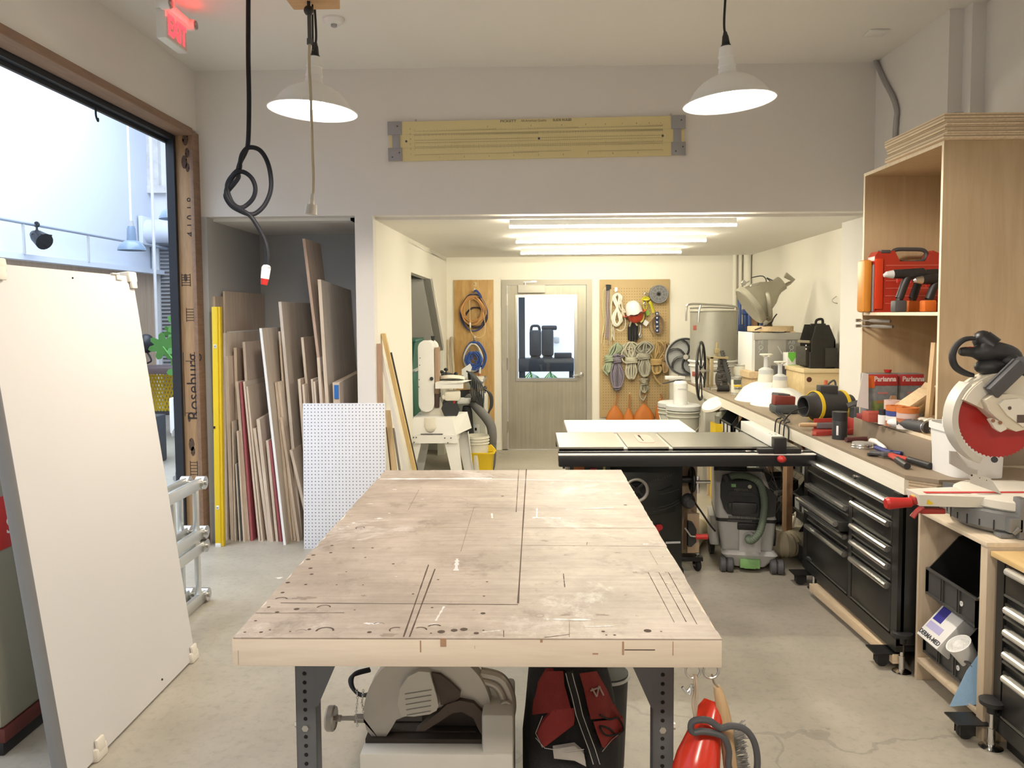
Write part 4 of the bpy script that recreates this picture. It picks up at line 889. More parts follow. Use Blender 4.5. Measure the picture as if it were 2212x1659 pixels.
for lo, hi in (((L0, .008), (wa.x, LZ)), ((wb.x, .008), (L1, LZ)), ((wa.x, .008), (wb.x, wb.z)), ((wa.x, wa.z), (wb.x, LZ))): leaf.ab((lo[0], YB, lo[1]), (hi[0], YB + .045, hi[1]))
dl = part(leaf, 'door_leaf', M_door, door, w=1)
ta, tb2 = d5(1040, 256), d5(1482, 872); wf = MB(); e_ = .022
for lo, hi in (((ta.x, tb2.z), (wa.x + .006, ta.z)), ((wb.x - .006, tb2.z), (tb2.x, ta.z)), ((wa.x + .006, wa.z - .006), (wb.x - .006, ta.z)), ((wa.x + .006, tb2.z), (wb.x - .006, wb.z + .006))): wf.ab((lo[0], YB - .012, lo[1]), (hi[0], YB + .05, hi[1]))
for i in range(4):
    for z in (ta.z - .012, tb2.z + .012): wf.cyl((ta.x + (tb2.x - ta.x)*(i + .5)/4, YB - .014, z), (ta.x + (tb2.x - ta.x)*(i + .5)/4, YB - .011, z), .004, n=8)
wfp = part(wf, 'window_frame', M_steel, door, w=1)
part(MB().ab((wa.x, YB + .02, wb.z), (wb.x, YB + .026, wa.z)), 'window_pane', M_glass, wfp, w=1)
ca, cb_ = d5(1058, 185), d5(1253, 241)
cl = part(MB().ab((ca.x, YB - .06, cb_.z), (cb_.x, YB, ca.z), .006), 'door_closer', mat('closer_grey', (.62, .60, .54), .45), door, w=1)
pA, pB = d5(1110, 182, YB - .04), d5(1160, 160, YB - .05)
part(MB().cyl((pA.x, YB - .035, pA.z - .01), (pA.x, YB - .035, pA.z + .03), .012, n=14).bx((pA.x + .05, YB - .035, pA.z + .03), (.14, .018, .008)).bx((pB.x + .02, YB - .03, pB.z), (.06, .02, .02)), 'closer_arm', M_steel, cl, w=1)
for y0, y1 in ((250, 330), (708, 792), (1160, 1242)):
    a = d5(958, y0); bq = d5(958, y1); part(MB().cyl((F0 + fw, YB - .016, bq.z), (F0 + fw, YB - .016, a.z), .009, n=12).ab((F0 + fw - .012, YB - .022, bq.z), (F0 + fw + .012, YB - .01, a.z)), 'hinge', M_steel, door, w=1)
ha, hb = d5(1512, 828), d5(1450, 836)
hdl = part(MB().lathe([(0, 0), (.032, 0), (.032, .010), (0, .014)], 20, TR((ha.x, YB, ha.z), rx=PI/2)), 'handle_rose', M_chrome, door, w=1)
part(MB().tube(smooth([(ha.x, YB, ha.z), (ha.x, YB - .05, ha.z), (ha.x - .02, YB - .058, ha.z), (hb.x, YB - .055, hb.z)]), .0095, 10), 'lever', M_chrome, hdl, w=1)
part(MB().ab((F0, YB - .02, 0), (F1, YB + .1, .008)), 'threshold', M_alu, door, w=1)
# outside, seen through the door window
struct(MB().ab((-2.2, 12.6, 0), (3.0, 12.7, 3.2)), 'wall_outside', mat('outside_white_wall', (.82, .84, .88), .9, var=.02))
struct(MB().ab((-2.36, YB + .12, 0), (-2.26, 12.6, 3.2)), 'wall_outside_left', M_wall)
M_steelpost = mat('dark_rack_steel', (.022, .026, .036), .5, .2)
YO = 10.5
rk = thing('outdoor_rack', 'dark rack beam and post just outside the door window', 'rack', (.1, YO, 0))
a, bq = d5(1062, 285, YO), d5(1110, 870, YO); part(MB().ab((a.x, YO, 0), (bq.x, YO + .08, 2.3), .004), 'post', M_steelpost, rk, w=1)
a, bq = d5(1062, 712, YO), d5(1458, 803, YO); part(MB().ab((a.x, YO - .05, bq.z), (bq.x, YO + .25, a.z), .008), 'beam_box', M_steelpost, rk, w=1)
part(MB().ab((bq.x - .06, YO, 0), (bq.x, YO + .08, a.z), .004), 'post', M_steelpost, rk, w=1)
BT = a.z
def can(x0, x1, y0, y1, label, lid):
    p, q = d5(x0, y0, YO), d5(x1, y1, YO); t = thing('fuel_can', label, 'fuel can', ((p.x + q.x)/2, YO + .08, BT), 0, 'black cans on the rack outside'); wd, h = q.x - p.x, p.z - BT
    part(MB().bx((0, 0, h*.42 + .02), (wd, .18, h*.80), .03).bx((0, 0, .012), (wd*.8, .16, .024)), 'can_body', M_steelpost, t)
    if lid: part(MB().tube(smooth([(-wd*.38, 0, h*.78), (-wd*.3, 0, h*.97), (0, 0, h), (wd*.3, 0, h*.97), (wd*.38, 0, h*.78)]), .018, 8), 'can_handle', M_steelpost, t)
    else: part(MB().bx((wd*.15, 0, h*.90), (wd*1.3, .12, h*.14), .02), 'cap_block', M_steelpost, t)
can(1140, 1226, 478, 712, 'black fuel can with a loop handle on the outdoor rack, seen through the door', True)
can(1228, 1314, 468, 712, 'black can with a block cap on the outdoor rack, seen through the door', False)
p, q = d5(1320, 672, YO), d5(1444, 712, YO); solo(MB().ab((p.x, YO, BT), (q.x, YO + .14, p.z), .01), 'flat_case', M_steelpost, 'low black case at the right end of the outdoor rack', 'case')
a, bq = d5(1318, 560, 12.2), d5(1358, 605, 12.2); solo(MB().ab((a.x, 12.3, bq.z), (bq.x, 12.6, a.z), .02), 'wall_lamp', M_grey, 'grey lamp box on the bright wall outside the door window', 'lamp')
for i, (x0, y0, x1, y1) in enumerate(((1145, 805, 1210, 845), (1290, 805, 1335, 845))):
    p, q = d5(x0, y0, YO + .1), d5(x1, y1, YO + .1); mb = MB()
    for k in range(9): 
        t = (k - 4)/4; mb.tube([p.lerp(q, .1*k) + Vector((0, 0, 0)), p.lerp(q, .1*k) + Vector((.09*t, .02*k - .08, -.10))], [.004, .016], 5, flat=.25)
    mb.tube([p, q + Vector((0, 0, -.35))], .012, 6); solo(mb, 'garden_plant', M_green, ('green leaves under the rack beam outside, at the left', 'green leaves under the rack beam outside, at the right')[i], 'plant')
# plywood panel with cord coils
M_plyo = wood('orange_ply_panel', (.38, .21, .06), (.62, .41, .17), 'Z', 6, .55, stretch=7, contrast=1.1)
a, bq = PY(980, 605, YB - .02), PY(1066, 605, YB - .02)
pan = thing('cord_board', 'tall orange plywood panel on the back wall left of the door', 'panel', ((a.x + bq.x)/2, YB - .01, .25))
part(MB().ab((a.x, YB - .02, .25), (bq.x, YB - .001, a.z), .002), 'panel_board', M_plyo, pan, w=1)
part(MB().lathe([(0, 0), (.018, 0)], 16, TR(PY(1027, 614, YB - .0205), rx=PI/2) @ TR(s=(1, 1.7, 1))), 'football_patch', wood('patch_ply', (.60, .45, .26), (.66, .52, .32), 'Z', 5), pan, w=1)
def hook(parent, c):
    return part(MB().bx(c + Vector((0, -.004, .01)), (.022, .006, .06), .002).tube(smooth([c, c + Vector((0, -.05, -.012)), c + Vector((0, -.075, .01))]), .005, 8), 'coat_hook', M_steel, parent, w=1)
def n8(x, y): return (960 + x/6.9167, 590 + y/6.9167)
def P8(x, y, off): return PY(*n8(x, y), YB - .02 - off)
def coil(mb, cx, cy, rx, ry, n, r, off, jit, seed, tail=0, sag=.0):
    g = random.Random(seed); pts = []
    for k in range(n):
        ph = g.uniform(-.1, .1); ax, ay = rx*(1 + g.uniform(-jit, jit)), ry*(1 + g.uniform(-jit, jit)); dx, dy = g.uniform(-jit, jit)*rx*.5, g.uniform(-jit, jit)*ry*.4
        for i in range(20):
            a_ = 2*PI*i/20 + PI/2 + ph
            yy = cy + dy - ay*math.sin(a_); yy = max(yy, cy - ry + 3)
            pts.append(P8(cx + dx + ax*math.cos(a_)*(1 - .25*math.sin(a_)*(math.sin(a_) > 0)), yy, off + .012*g.random() + .004*k))
    mb.tube(smooth(pts, 2), r, 7); return mb
hk1 = P8(445, 275, 0); hook(pan, hk1); hk2 = P8(450, 985, 0); hook(pan, hk2)
ob = thing('extension_cord', 'orange extension cord coiled on the upper hook of the plywood panel', 'cord', P8(430, 560, .05), 0, 'cord coils on the plywood panel')
part(coil(MB(), 425, 540, 160, 200, 11, .0045, .04, .20, 3), 'coil', mat('orange_cord', (.62, .33, .12), .6), ob, w=1)
part(MB().tube(smooth([P8(x, y, .085) for x, y in ((375, 400), (380, 560), (385, 700), (385, 800), (400, 880), (450, 940), (530, 965), (595, 910), (612, 820), (600, 700), (570, 560))], 5), .0045, 7), 'loose_tail', mat('yellow_tail', (.66, .52, .26), .6), ob, w=1)
part(MB().cyl(P8(382, 740, .09), P8(388, 815, .09), .011, .008, 12), 'plug', M_wplast, ob, w=1)
ob = thing('air_hose', 'dark blue hose coiled behind the orange cord on the upper hook', 'hose', P8(430, 600, .03), 0, 'cord coils on the plywood panel')
part(coil(MB(), 435, 580, 195, 265, 4, .006, .012, .10, 5), 'coil', mat('dull_blue_hose', (.07, .08, .17), .6), ob, w=1)
part(coil(MB(), 470, 660, 160, 150, 4, .008, .010, .06, 8), 'dark_loops', mat('near_black_hose', (.05, .03, .035), .6), ob, w=1)
part(MB().tube(smooth([P8(x, y, .06) for x, y in ((445, 270), (480, 265), (520, 310), (550, 370))]), .02, 8, flat=.4), 'blue_strap', mat('navy_strap', (.03, .06, .22), .8), ob, w=1)
ob = thing('data_cable', 'blue cable hank coiled on the lower hook of the plywood panel', 'cable', P8(430, 1250, .05), 0, 'cord coils on the plywood panel')
M_bcab = mat('royal_blue_cable', (.05, .12, .42), .5)
part(coil(coil(MB(), 455, 1240, 165, 220, 5, .0055, .015, .10, 9), 440, 1290, 95, 115, 14, .0055, .05, .35, 12), 'coil', M_bcab, ob, w=1)
part(MB().tube(smooth([P8(x, y, .075) for x, y in ((370, 1130), (430, 1290), (520, 1310), (490, 1240), (400, 1280), (350, 1330), (440, 1370), (520, 1340), (470, 1150))], 5), .0055, 7), 'knotted_wraps', M_bcab, ob, w=1)
ob = thing('extension_cord', 'white cord coiled round the blue hank on the lower hook', 'cord', P8(430, 1250, .07), 0, 'cord coils on the plywood panel')
part(coil(MB(), 425, 1260, 140, 205, 4, .0075, .05, .05, 14), 'coil', mat('off_white_cord', (.72, .70, .64), .6), ob, w=1)
part(MB().cyl(P8(535, 1400, .08), P8(528, 1500, .08), .012, .013, 12), 'plug', M_wplast, ob, w=1); part(MB().cyl(P8(528, 1500, .08), P8(524, 1550, .08), .021, .021, 14), 'plug_end', mat('rust_plug', (.45, .16, .07), .6), ob, w=1)
part(MB().cyl(P8(500, 1395, .08), P8(560, 1390, .08), .014, n=12), 'cable_tie', M_black, ob, w=1)
for i, (x0, y0, x1, w_) in enumerate(((50, 1010, 70, 38), (105, 970, 140, 46))):
    T = PY(*n8(x0, y0), YB - .05); Bq = PY(*n8(x1, 1560), YB - .12); Fq = T + (Bq - T)*((T.z)/(T.z - Bq.z)); r = w_/6.9167/FPX*YB/2
    solo(MB().cyl(Fq, T, r, r, 14).sph(T, r, 12), 'wooden_pole', wood('weathered_pole', (.42, .34, .23), (.55, .46, .33), 'Z', 6), ('weathered wooden pole in the corner left of the plywood panel, shorter of the two', 'weathered wooden pole touching the plywood panel edge, taller of the two')[i], 'pole', loc=Fq)
# pegboard with ropes
M_peg = mat('tan_hardboard', (.47, .34, .17), .6, var=.04, scale=4)
a, bq = PY(1295.5, 604, YB - .03), PY(1446.5, 602, YB - .03); pz0 = .40
pb = thing('pegboard', 'tan pegboard hung with ropes on the back wall right of the door', 'pegboard', ((a.x + bq.x)/2, YB - .02, pz0))
part(MB().ab((a.x, YB - .03, pz0), (bq.x, YB - .022, a.z), .001).ab((a.x + .02, YB - .022, pz0 + .02), (bq.x - .02, YB, a.z - .02)), 'board', M_peg, pb, w=1)
hm = MB(); nx = 25
for i in range(nx):
    for k in range(44):
        hm.lathe([(0, 0), (.0048, 0)], 6, TR((a.x + .045 + i*(bq.x - a.x - .09)/(nx - 1), YB - .0305, a.z - .11 - k*.034), rx=PI/2))
part(hm, 'peg_holes', mat('tan_peg_hole', (.16, .10, .045), .9), pb, w=1, kind='stuff')
def n6(x, y): return (1270 + x/4.1475, 560 + y/4.1475)
def P6(x, y, off=.04): return PY(*n6(x, y), YB - .03 - off)
def peg(c, par): return part(MB().tube(smooth([P6(*c, 0), P6(c[0], c[1], .05), P6(c[0], c[1] - 8, .075)]), .0035, 6), 'peg_hook', M_steel, par, w=1)
def n7(x, y): return (1290 + x/8.729, 590 + y/8.729)
def P7(x, y, off=.04): return PY(*n7(x, y), YB - .03 - off)
GR = 'coils hung on the tan pegboard'
def hank(label, top, wrap, bot, w1, w2, r, col, n=9, seed=1, extra=None, nm='rope_hank'):
    """rope folded in a hank: loops from top to bottom, wrapped round at 'wrap' height (crop-6 coordinates: x, y)"""
    g = random.Random(seed); t = thing(nm, label, 'rope', P6((top[0] + bot[0])/2, bot[1], .06), 0, GR); mm = mat('rope_' + nm + str(seed), col, .85, var=.22, scale=70, bump=.4); md = mat('rope_shade_' + str(seed), tuple(c*.52 for c in col), .9, var=.3, scale=70)  # alternate loops darkened to paint the shade between strands
    lp = MB()
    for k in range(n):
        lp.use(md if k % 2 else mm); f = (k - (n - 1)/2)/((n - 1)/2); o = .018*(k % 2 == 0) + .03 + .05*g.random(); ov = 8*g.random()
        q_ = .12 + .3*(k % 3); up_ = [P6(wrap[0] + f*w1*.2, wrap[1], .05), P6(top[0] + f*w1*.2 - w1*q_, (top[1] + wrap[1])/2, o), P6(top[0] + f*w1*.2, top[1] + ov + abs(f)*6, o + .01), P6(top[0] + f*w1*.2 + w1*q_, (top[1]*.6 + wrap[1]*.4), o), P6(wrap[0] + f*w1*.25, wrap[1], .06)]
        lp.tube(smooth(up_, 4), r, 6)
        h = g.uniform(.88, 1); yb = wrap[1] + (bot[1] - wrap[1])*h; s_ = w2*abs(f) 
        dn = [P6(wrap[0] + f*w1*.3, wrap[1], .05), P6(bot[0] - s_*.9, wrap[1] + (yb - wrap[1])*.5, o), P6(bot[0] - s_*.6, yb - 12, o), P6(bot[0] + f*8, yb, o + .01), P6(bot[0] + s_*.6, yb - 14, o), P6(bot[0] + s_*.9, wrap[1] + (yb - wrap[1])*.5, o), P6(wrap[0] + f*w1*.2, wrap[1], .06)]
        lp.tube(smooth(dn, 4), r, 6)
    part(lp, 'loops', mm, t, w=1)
    wr = MB()
    for k in range(5):
        y = wrap[1] - 24 + k*12; pts = [P6(wrap[0] + math.cos(q)*w1*.52, y + 5*math.sin(q*1.0 + k), .055 + .05*math.sin(q)) for q in [2*PI*i/14 for i in range(14)]]; wr.tube(pts, r, 6, True)
    part(wr, 'wrap', mm, t, w=1)
    if extra: part(MB().tube(smooth([P6(x, y, .07) for x, y in extra], 5), r, 7), 'tail', mm, t, w=1)
    peg((top[0], top[1] + 14), t); return t
hank('pale green rope hank, leftmost on the pegboard', (255, 750), (192, 890), (185, 1025), 70, 34, .0085, (.42, .48, .34), 9, 1, [(165, 930), (135, 980), (150, 1010), (180, 1040)])
hank('dusty purple rope hank hanging low below the pale green one', (260, 850), (265, 900), (262, 1180), 70, 62, .0085, (.26, .23, .29), 10, 2)
hank('cream white rope hank with a bold loop, second from left on the pegboard', (375, 738), (390, 905), (388, 1075), 100, 52, .0095, (.56, .53, .42), 9, 3, [(420, 790), (330, 800), (300, 870), (330, 925), (380, 890), (400, 830), (330, 800)])
hank('grey rope hank with a white cross wrap in the middle of the pegboard', (505, 735), (505, 870), (510, 1055), 100, 66, .009, (.40, .38, .31), 10, 4, [(560, 810), (500, 810), (450, 870), (480, 900), (540, 880), (560, 810), (520, 1000), (470, 1170), (470, 1240), (500, 1260), (520, 1220)])
hank('coarse tan rope hank with thick wraps right of the grey hank', (640, 735), (615, 920), (615, 1030), 100, 44, .012, (.46, .32, .14), 8, 5, [(590, 1000), (600, 1060), (640, 1110), (655, 1120)])
hank('brown rope hank at the right edge of the pegboard', (700, 745), (695, 880), (695, 1025), 46, 26, .010, (.33, .22, .11), 6, 6)
hank('thin grey rope hank hanging lowest in the middle of the pegboard', (505, 1060), (505, 1100), (505, 1195), 56, 40, .0075, (.40, .37, .28), 8, 7)
# cream and mauve cords from a clip at top left
t = thing('cord_bundle', 'bundle of thin cream and mauve cords hanging from clips at the pegboard top left', 'cords', P7(200, 1350, .05), 0, GR)
for nm, col, xs in (('cream_cords', (.66, .58, .36), (110, 130, 155, 250, 270)), ('mauve_cords', (.33, .27, .29), (170, 185, 200, 215, 230))):
    mb = MB()
    for x in xs:
        xb = x - 40 if x < 160 else x - 20; mb.tube(smooth([P7(205, 250, .05), P7(x, 330, .04), P7(x - 6 + rnd.uniform(-9, 9), 640, .03), P7(x + rnd.uniform(-14, 14), 930, .03), P7(xb + rnd.uniform(-9, 9), rnd.uniform(1150, 1480), .035)], 4), .0045, 6)
    part(mb, nm, mat(nm, col, .8), t, w=1)
part(MB().cyl(P7(180, 215, .05), P7(190, 330, .05), .012).cyl(P7(215, 215, .06), P7(212, 320, .06), .011).cyl(P7(245, 220, .05), P7(240, 300, .05), .012), 'spring_clips', M_black, t, w=1)
# thick white rope
t = thing('white_rope', 'thick white rope doubled in a figure eight on the upper left of the pegboard', 'rope', P7(370, 1000, .06), 0, GR); mm = mat('white_rope_braid', (.80, .78, .70), .8, bump=.4, scale=60)
mb = MB()
for k, (dx, o) in enumerate(((0, .03), (14, .045), (-14, .05), (24, .06))):
    mb.tube(smooth([P7(x + dx*s_, y, o) for x, y, s_ in ((380, 390, .3), (310, 450, 1), (335, 530, 1), (375, 640, .4), (430, 800, -1), (450, 900, -1), (370, 975, .2), (300, 900, 1), (320, 780, 1), (385, 640, -.4), (430, 520, -1), (440, 440, -1))], 5, True), .0125, 8, True)
part(mb, 'doubled_rope', mm, t, w=1)
part(MB().tube(smooth([P7(x, y, .055) for x, y in ((300, 420), (265, 600), (262, 800), (300, 960), (370, 1000), (440, 940), (470, 800), (465, 600), (430, 470))], 4), .0085, 8).tube(smooth([P7(x, y, .07) for x, y in ((410, 580), (440, 680), (530, 740), (470, 650), (500, 780), (535, 900), (520, 1030), (440, 1090), (360, 1055))], 4), .0075, 8).tube(smooth([P7(x, y, .06) for x, y in ((280, 940), (270, 1080), (320, 1270), (300, 1000), (260, 1270))], 4), .006, 7), 'loose_ends', mat('cream_rope', (.68, .64, .52), .8, bump=.3, scale=60), t, w=1)
part(MB().tube(smooth([P7(375, 330, 0), P7(378, 400, .05), P7(378, 440, .075)]), .006, 8).bx(P7(355, 310, .004), (.03, .008, .05)), 'peg_hook', M_steel, t, w=1)
# helmet
t = thing('climbing_helmet', 'white helmet with a red brim hanging on the pegboard', 'helmet', P7(680, 800, .1), 0, GR)
hc = P7(675, 600, .09); s_ = YB/FPX/8.729
mb = MB(); prof = [(1, 0), (1.0, .12), (.97, .35), (.88, .62), (.7, .85), (.42, .98), (0, 1.03)]
Mh = TR(hc + Vector((0, 0, -.03)), ry=-.30) @ TR(rx=.15)
part(MB().lathe([(r*152*s_, z*240*s_) for r, z in prof] + [(0, 1.03*240*s_)], 26, Mh @ TR((0, 0, -.075))), 'shell', M_wplast, t, w=1)
part(MB().lathe([(.147*1, .01), (152*s_, -.0), (148*s_, -.03), (120*s_, -.075), (70*s_, -.105), (0, -.115)], 26, Mh @ TR((0, 0, -.08))), 'brim', mat('helmet_red', (.62, .08, .04), .4), t, w=1)
part(MB().tube(smooth([Mh @ Vector((math.cos(q)*154*s_, math.sin(q)*154*s_, -.078 + .012*math.sin(5*q))) for q in [2*PI*i/20 for i in range(20)]], 2, True), .005, 6, True), 'edge_trim', M_dgrey, t, w=1)
# yellow lanyard
t = thing('lanyard', 'yellow strap lanyard with clips beside the helmet', 'strap', P7(930, 700, .05), 0, GR); M_ys = mat('fluorescent_yellow_strap', (.62, .58, .04), .7)
part(MB().tube(smooth([P7(850, 500, .06), P7(900, 460, .08), P7(960, 470, .07)]), .022, 8, flat=.5).tube(smooth([P7(860, 480, .07), P7(940, 500, .08), P7(975, 470, .06)]), .018, 8, flat=.5).tube(smooth([P7(980, 540, .06), P7(1015, 580, .06), P7(1065, 745, .05)]), .024, 4, flat=.2).tube(smooth([P7(855, 520, .05), P7(885, 680, .05), P7(930, 660, .05), P7(935, 560, .05), P7(905, 500, .05)]), .006, 7), 'webbing', M_ys, t, w=1)
part(MB().torus(P7(925, 400, .06), .022, .006, axis='Y').cyl(P7(890, 380, .06), P7(905, 470, .06), .006).torus(P7(900, 580, .07), .018, .005, axis='Y'), 'carabiner', M_chrome, t, w=1)
t = thing('sling', 'yellow and green sling with a steel hook below the helmet', 'strap', P7(830, 900, .05), 0, GR)
part(MB().tube(smooth([P7(x, y, .07) for x, y in ((725, 820), (770, 850), (830, 895), (860, 830), (850, 770))]), .03, 4, flat=.15), 'sling_webbing', mat('soft_yellow_strap', (.62, .54, .16), .7), t, w=1)
part(MB().bx(P7(945, 750, .05), (.045, .01, .06), .003, r=(0, -.4, 0)), 'green_tag', mat('green_tag', (.25, .45, .06), .6), t, w=1); part(MB().bx(P7(915, 940, .05), (.06, .008, .06), .002, r=(0, .6, 0)), 'paper_tag', M_wplast, t, w=1)
part(MB().tube(smooth([P7(x, y, .06) for x, y in ((820, 1040), (812, 1130), (790, 1170), (810, 1215), (835, 1190), (830, 1150))]), .009, 8).cyl(P7(810, 980, .06), P7(820, 1050, .06), .012), 'steel_hook', M_alu, t, w=1)
part(MB().tube(smooth([P7(905, 800, .06), P7(880, 880, .06), P7(840, 960, .06), P7(815, 1000, .06)]), .012, 7, flat=.4), 'grey_tape', M_dgrey, t, w=1)
# black glove bundle
t = thing('glove_bundle', 'bundle of black straps gathered with grey cord below the helmet', 'straps', P7(675, 1250, .05), 0, GR)
mb = MB()
for k in range(8): x = 590 + k*24; mb.tube(smooth([P7(675 + (k - 3.5)*8, 930, .06), P7(x, 1010, .05), P7(x + rnd.uniform(-6, 6), 1270 + rnd.uniform(-20, 20), .045)]), .013, 7, flat=.5)
part(mb, 'straps', M_bplast, t, w=1)
part(MB().tube(smooth([P7(x, y, .085) for x, y in ((610, 1010), (640, 920), (675, 880), (710, 920), (755, 990))]), .012, 8).torus(P7(675, 885, .09), .022, .009, axis='Y'), 'gathering_cord', mat('grey_green_cord', (.30, .29, .21), .8), t, w=1)
# grey spool
t = thing('cable_spool', 'grey plastic spool on the upper right corner of the pegboard', 'spool', P7(1165, 395, .06), 0, GR); c0 = P7(1165, 395, .09); R_ = 168*s_
Msp = TR(c0, rx=PI/2); M_spool = mat('spool_grey', (.15, .15, .16), .5)
part(MB().lathe([(.02, -.01), (R_*.34, -.01), (R_*.34, 0), (R_*.97, 0), (R_, .004), (R_, -.008), (R_*.6, -.008), (R_*.6, -.08), (R_, -.08), (R_, -.09), (.02, -.09)], 36, Msp), 'flanges', M_spool, t, w=1)
mb = MB()
for k in range(10): q = 2*PI*k/10 + .2; mb.bx(Msp @ Vector((math.cos(q)*R_*.65, math.sin(q)*R_*.65, .004)), (R_*.62, .004, .005), 0, r=(0, -q, 0))
mb.torus((0, 0, .004), R_*.36, .004, M=Msp).torus((0, 0, .004), R_*.74, .003, M=Msp).torus((0, 0, .003), R_*.97, .005, M=Msp)
part(mb, 'ribs', mat('spool_rib', (.26, .26, .27), .5), t, w=1); part(MB().cyl(c0 + Vector((0, -.012, 0)), c0, .018), 'hub_hole', M_hole, t, w=1)
# blue block and tackle
t = thing('rope_pulley', 'blue pulley block coiled with brown cord, right on the pegboard', 'pulley', P7(1140, 1000, .05), 0, GR)
mb = MB()
for k in range(5): mb.bx(P7(1130 + (k % 2)*6, 770 + 80*k, .06), (.045, .03, .052), .012)
part(mb, 'pulley_blocks', mat('navy_block', (.03, .05, .14), .5), t, w=1); 
mb = MB()
for k in range(5): mb.sph(P7(1134, 770 + 80*k, .08), (.014, .006, .014), 10)
part(mb, 'rivets', M_chrome, t, w=1)
mb = MB()
for k in range(4): mb.tube(smooth([P7(1145 + math.cos(q)*(78 + k*9 + 8*math.sin(3*q + k)), 970 + math.sin(q)*(150 + 9*k), .05 + .01*k) for q in [2*PI*i/16 for i in range(16)]], 2, True), .005, 6, True)
mb.tube(smooth([P7(x, y, .05) for x, y in ((1045, 870), (990, 960), (985, 1040), (1030, 1130), (1070, 1200))]), .004, 6)
part(mb, 'cord', mat('brown_cord', (.20, .13, .08), .8), t, w=1)
# orange pouches
M_or = mat('orange_leather', (.52, .16, .025), .6, var=.12)
for i, (x, y0, xs, w_) in enumerate(((243, 1310, 265, 78), (365, 1335, 372, 52), (503, 1300, 515, 90), (655, 1250, 650, 52))):
    t = thing('pouch', ('orange pouch nearest the door along the pegboard foot', 'small orange pouch, second along the pegboard foot', 'wide orange pouch with a cord, third along the pegboard foot', 'tall narrow orange pouch at the far right along the pegboard foot')[i], 'pouch', P6(x, 1450, .06), 0, 'orange pouches at the foot of the pegboard')
    rings = []
    for z, k in ((y0 - 8, .10), (y0 + 20, .35), (y0 + 60, .72), (y0 + 110, 1.0), (y0 + 150, 1.0), (y0 + 190, .8)):
        rings.append([P6(x + math.cos(q)*w_*k*(1.05 if i != 3 else 1), z, .045 + .04*k*math.sin(q)) for q in [2*PI*j/14 for j in range(14)]])
    part(MB().loft(rings), 'pouch_body', M_or, t, w=1, ang=70)
    part(MB().tube(smooth([P6(x, y0 + 5, .05), P6((x + xs)/2, (y0 + 1205)/2 - 10, .05), P6(xs, 1205, .06), P6((x + xs)/2 + 12, (y0 + 1205)/2 + 10, .055), P6(x + 4, y0 + 5, .05)], 4), .0055, 6), 'hanging_strap', mat('tan_leather', (.42, .18, .06), .7), t, w=1)
    peg((xs, 1205), t)
def k7(x, y): return (850 + x/4.148, 640 + y/4.148)
def K(x, y, Y): return PY(*k7(x, y), Y)
YSA = 7.1
sand = thing('belt_sander', 'white upright belt and disc sander on a tapered steel stand by the alcove wall', 'sander', (-.83, YSA + .2, 0))
a, bq = K(160, 1085, YSA), K(545, 1240, YSA)
sx0, sx1, sz0, sz1 = a.x, bq.x, bq.z, a.z
part(MB().loft([[(sx0 - .02, YSA - .02, sz0), (sx1 + .02, YSA - .02, sz0), (sx1 + .13, YSA + .42, sz0), (sx0 - .02, YSA + .42, sz0)], [(sx0 + .02, YSA, sz1), (sx1 - .02, YSA, sz1), (sx1 + .09, YSA + .40, sz1), (sx0 + .02, YSA + .40, sz1)]]), 'stand_head', M_white, sand, w=1)
part(MB().ab((sx0 - .03, YSA - .03, sz0 - .075), (sx1 + .03, YSA + .0, sz0)).ab((sx1 + .01, YSA - .02, sz0 - .06), (sx1 + .03, YSA + .43, sz0)), 'stand_apron', M_white, sand, w=1)
for i, (x0, x1, y) in enumerate(((sx0 - .03, sx0 - .10, YSA), (sx1 + .03, sx1 + .09, YSA), (sx1 + .10, sx1 + .16, YSA + .42), (sx0, sx0 - .05, YSA + .42))):
    sg = 1 if i in (0, 3) else -1; w_ = .13*sg; q = (.06 if y < YSA + .2 else -.06)
    part(MB().loft([[(x0, y, sz0 - .03), (x0 + w_, y, sz0 - .03), (x0 + w_, y + .004, sz0 - .03), (x0 + .004*sg, y + .004, sz0 - .03), (x0 + .004*sg, y + q, sz0 - .03), (x0, y + q, sz0 - .03)],
        [(x1, y - .03, 0), (x1 + w_*.55, y - .03, 0), (x1 + w_*.55, y - .026, 0), (x1 + .004*sg, y - .026, 0), (x1 + .004*sg, y + q*.6, 0), (x1, y + q*.6, 0)]]), 'stand_leg', M_white, sand, w=1)
mb = MB()
for x, y in ((180, 1265), (205, 1265), (460, 1270), (515, 1270), (185, 1308), (487, 1312)): c = K(x, y, YSA - .031); mb.cyl(c, c + Vector((0, -.006, 0)), .006, n=8)
part(mb, 'bolts', M_dgrey, sand, w=1, kind='stuff'); part(MB().ab(K(243, 1238, YSA - .034), K(442, 1232, YSA - .02)), 'base_slot', M_hole, sand, w=1)
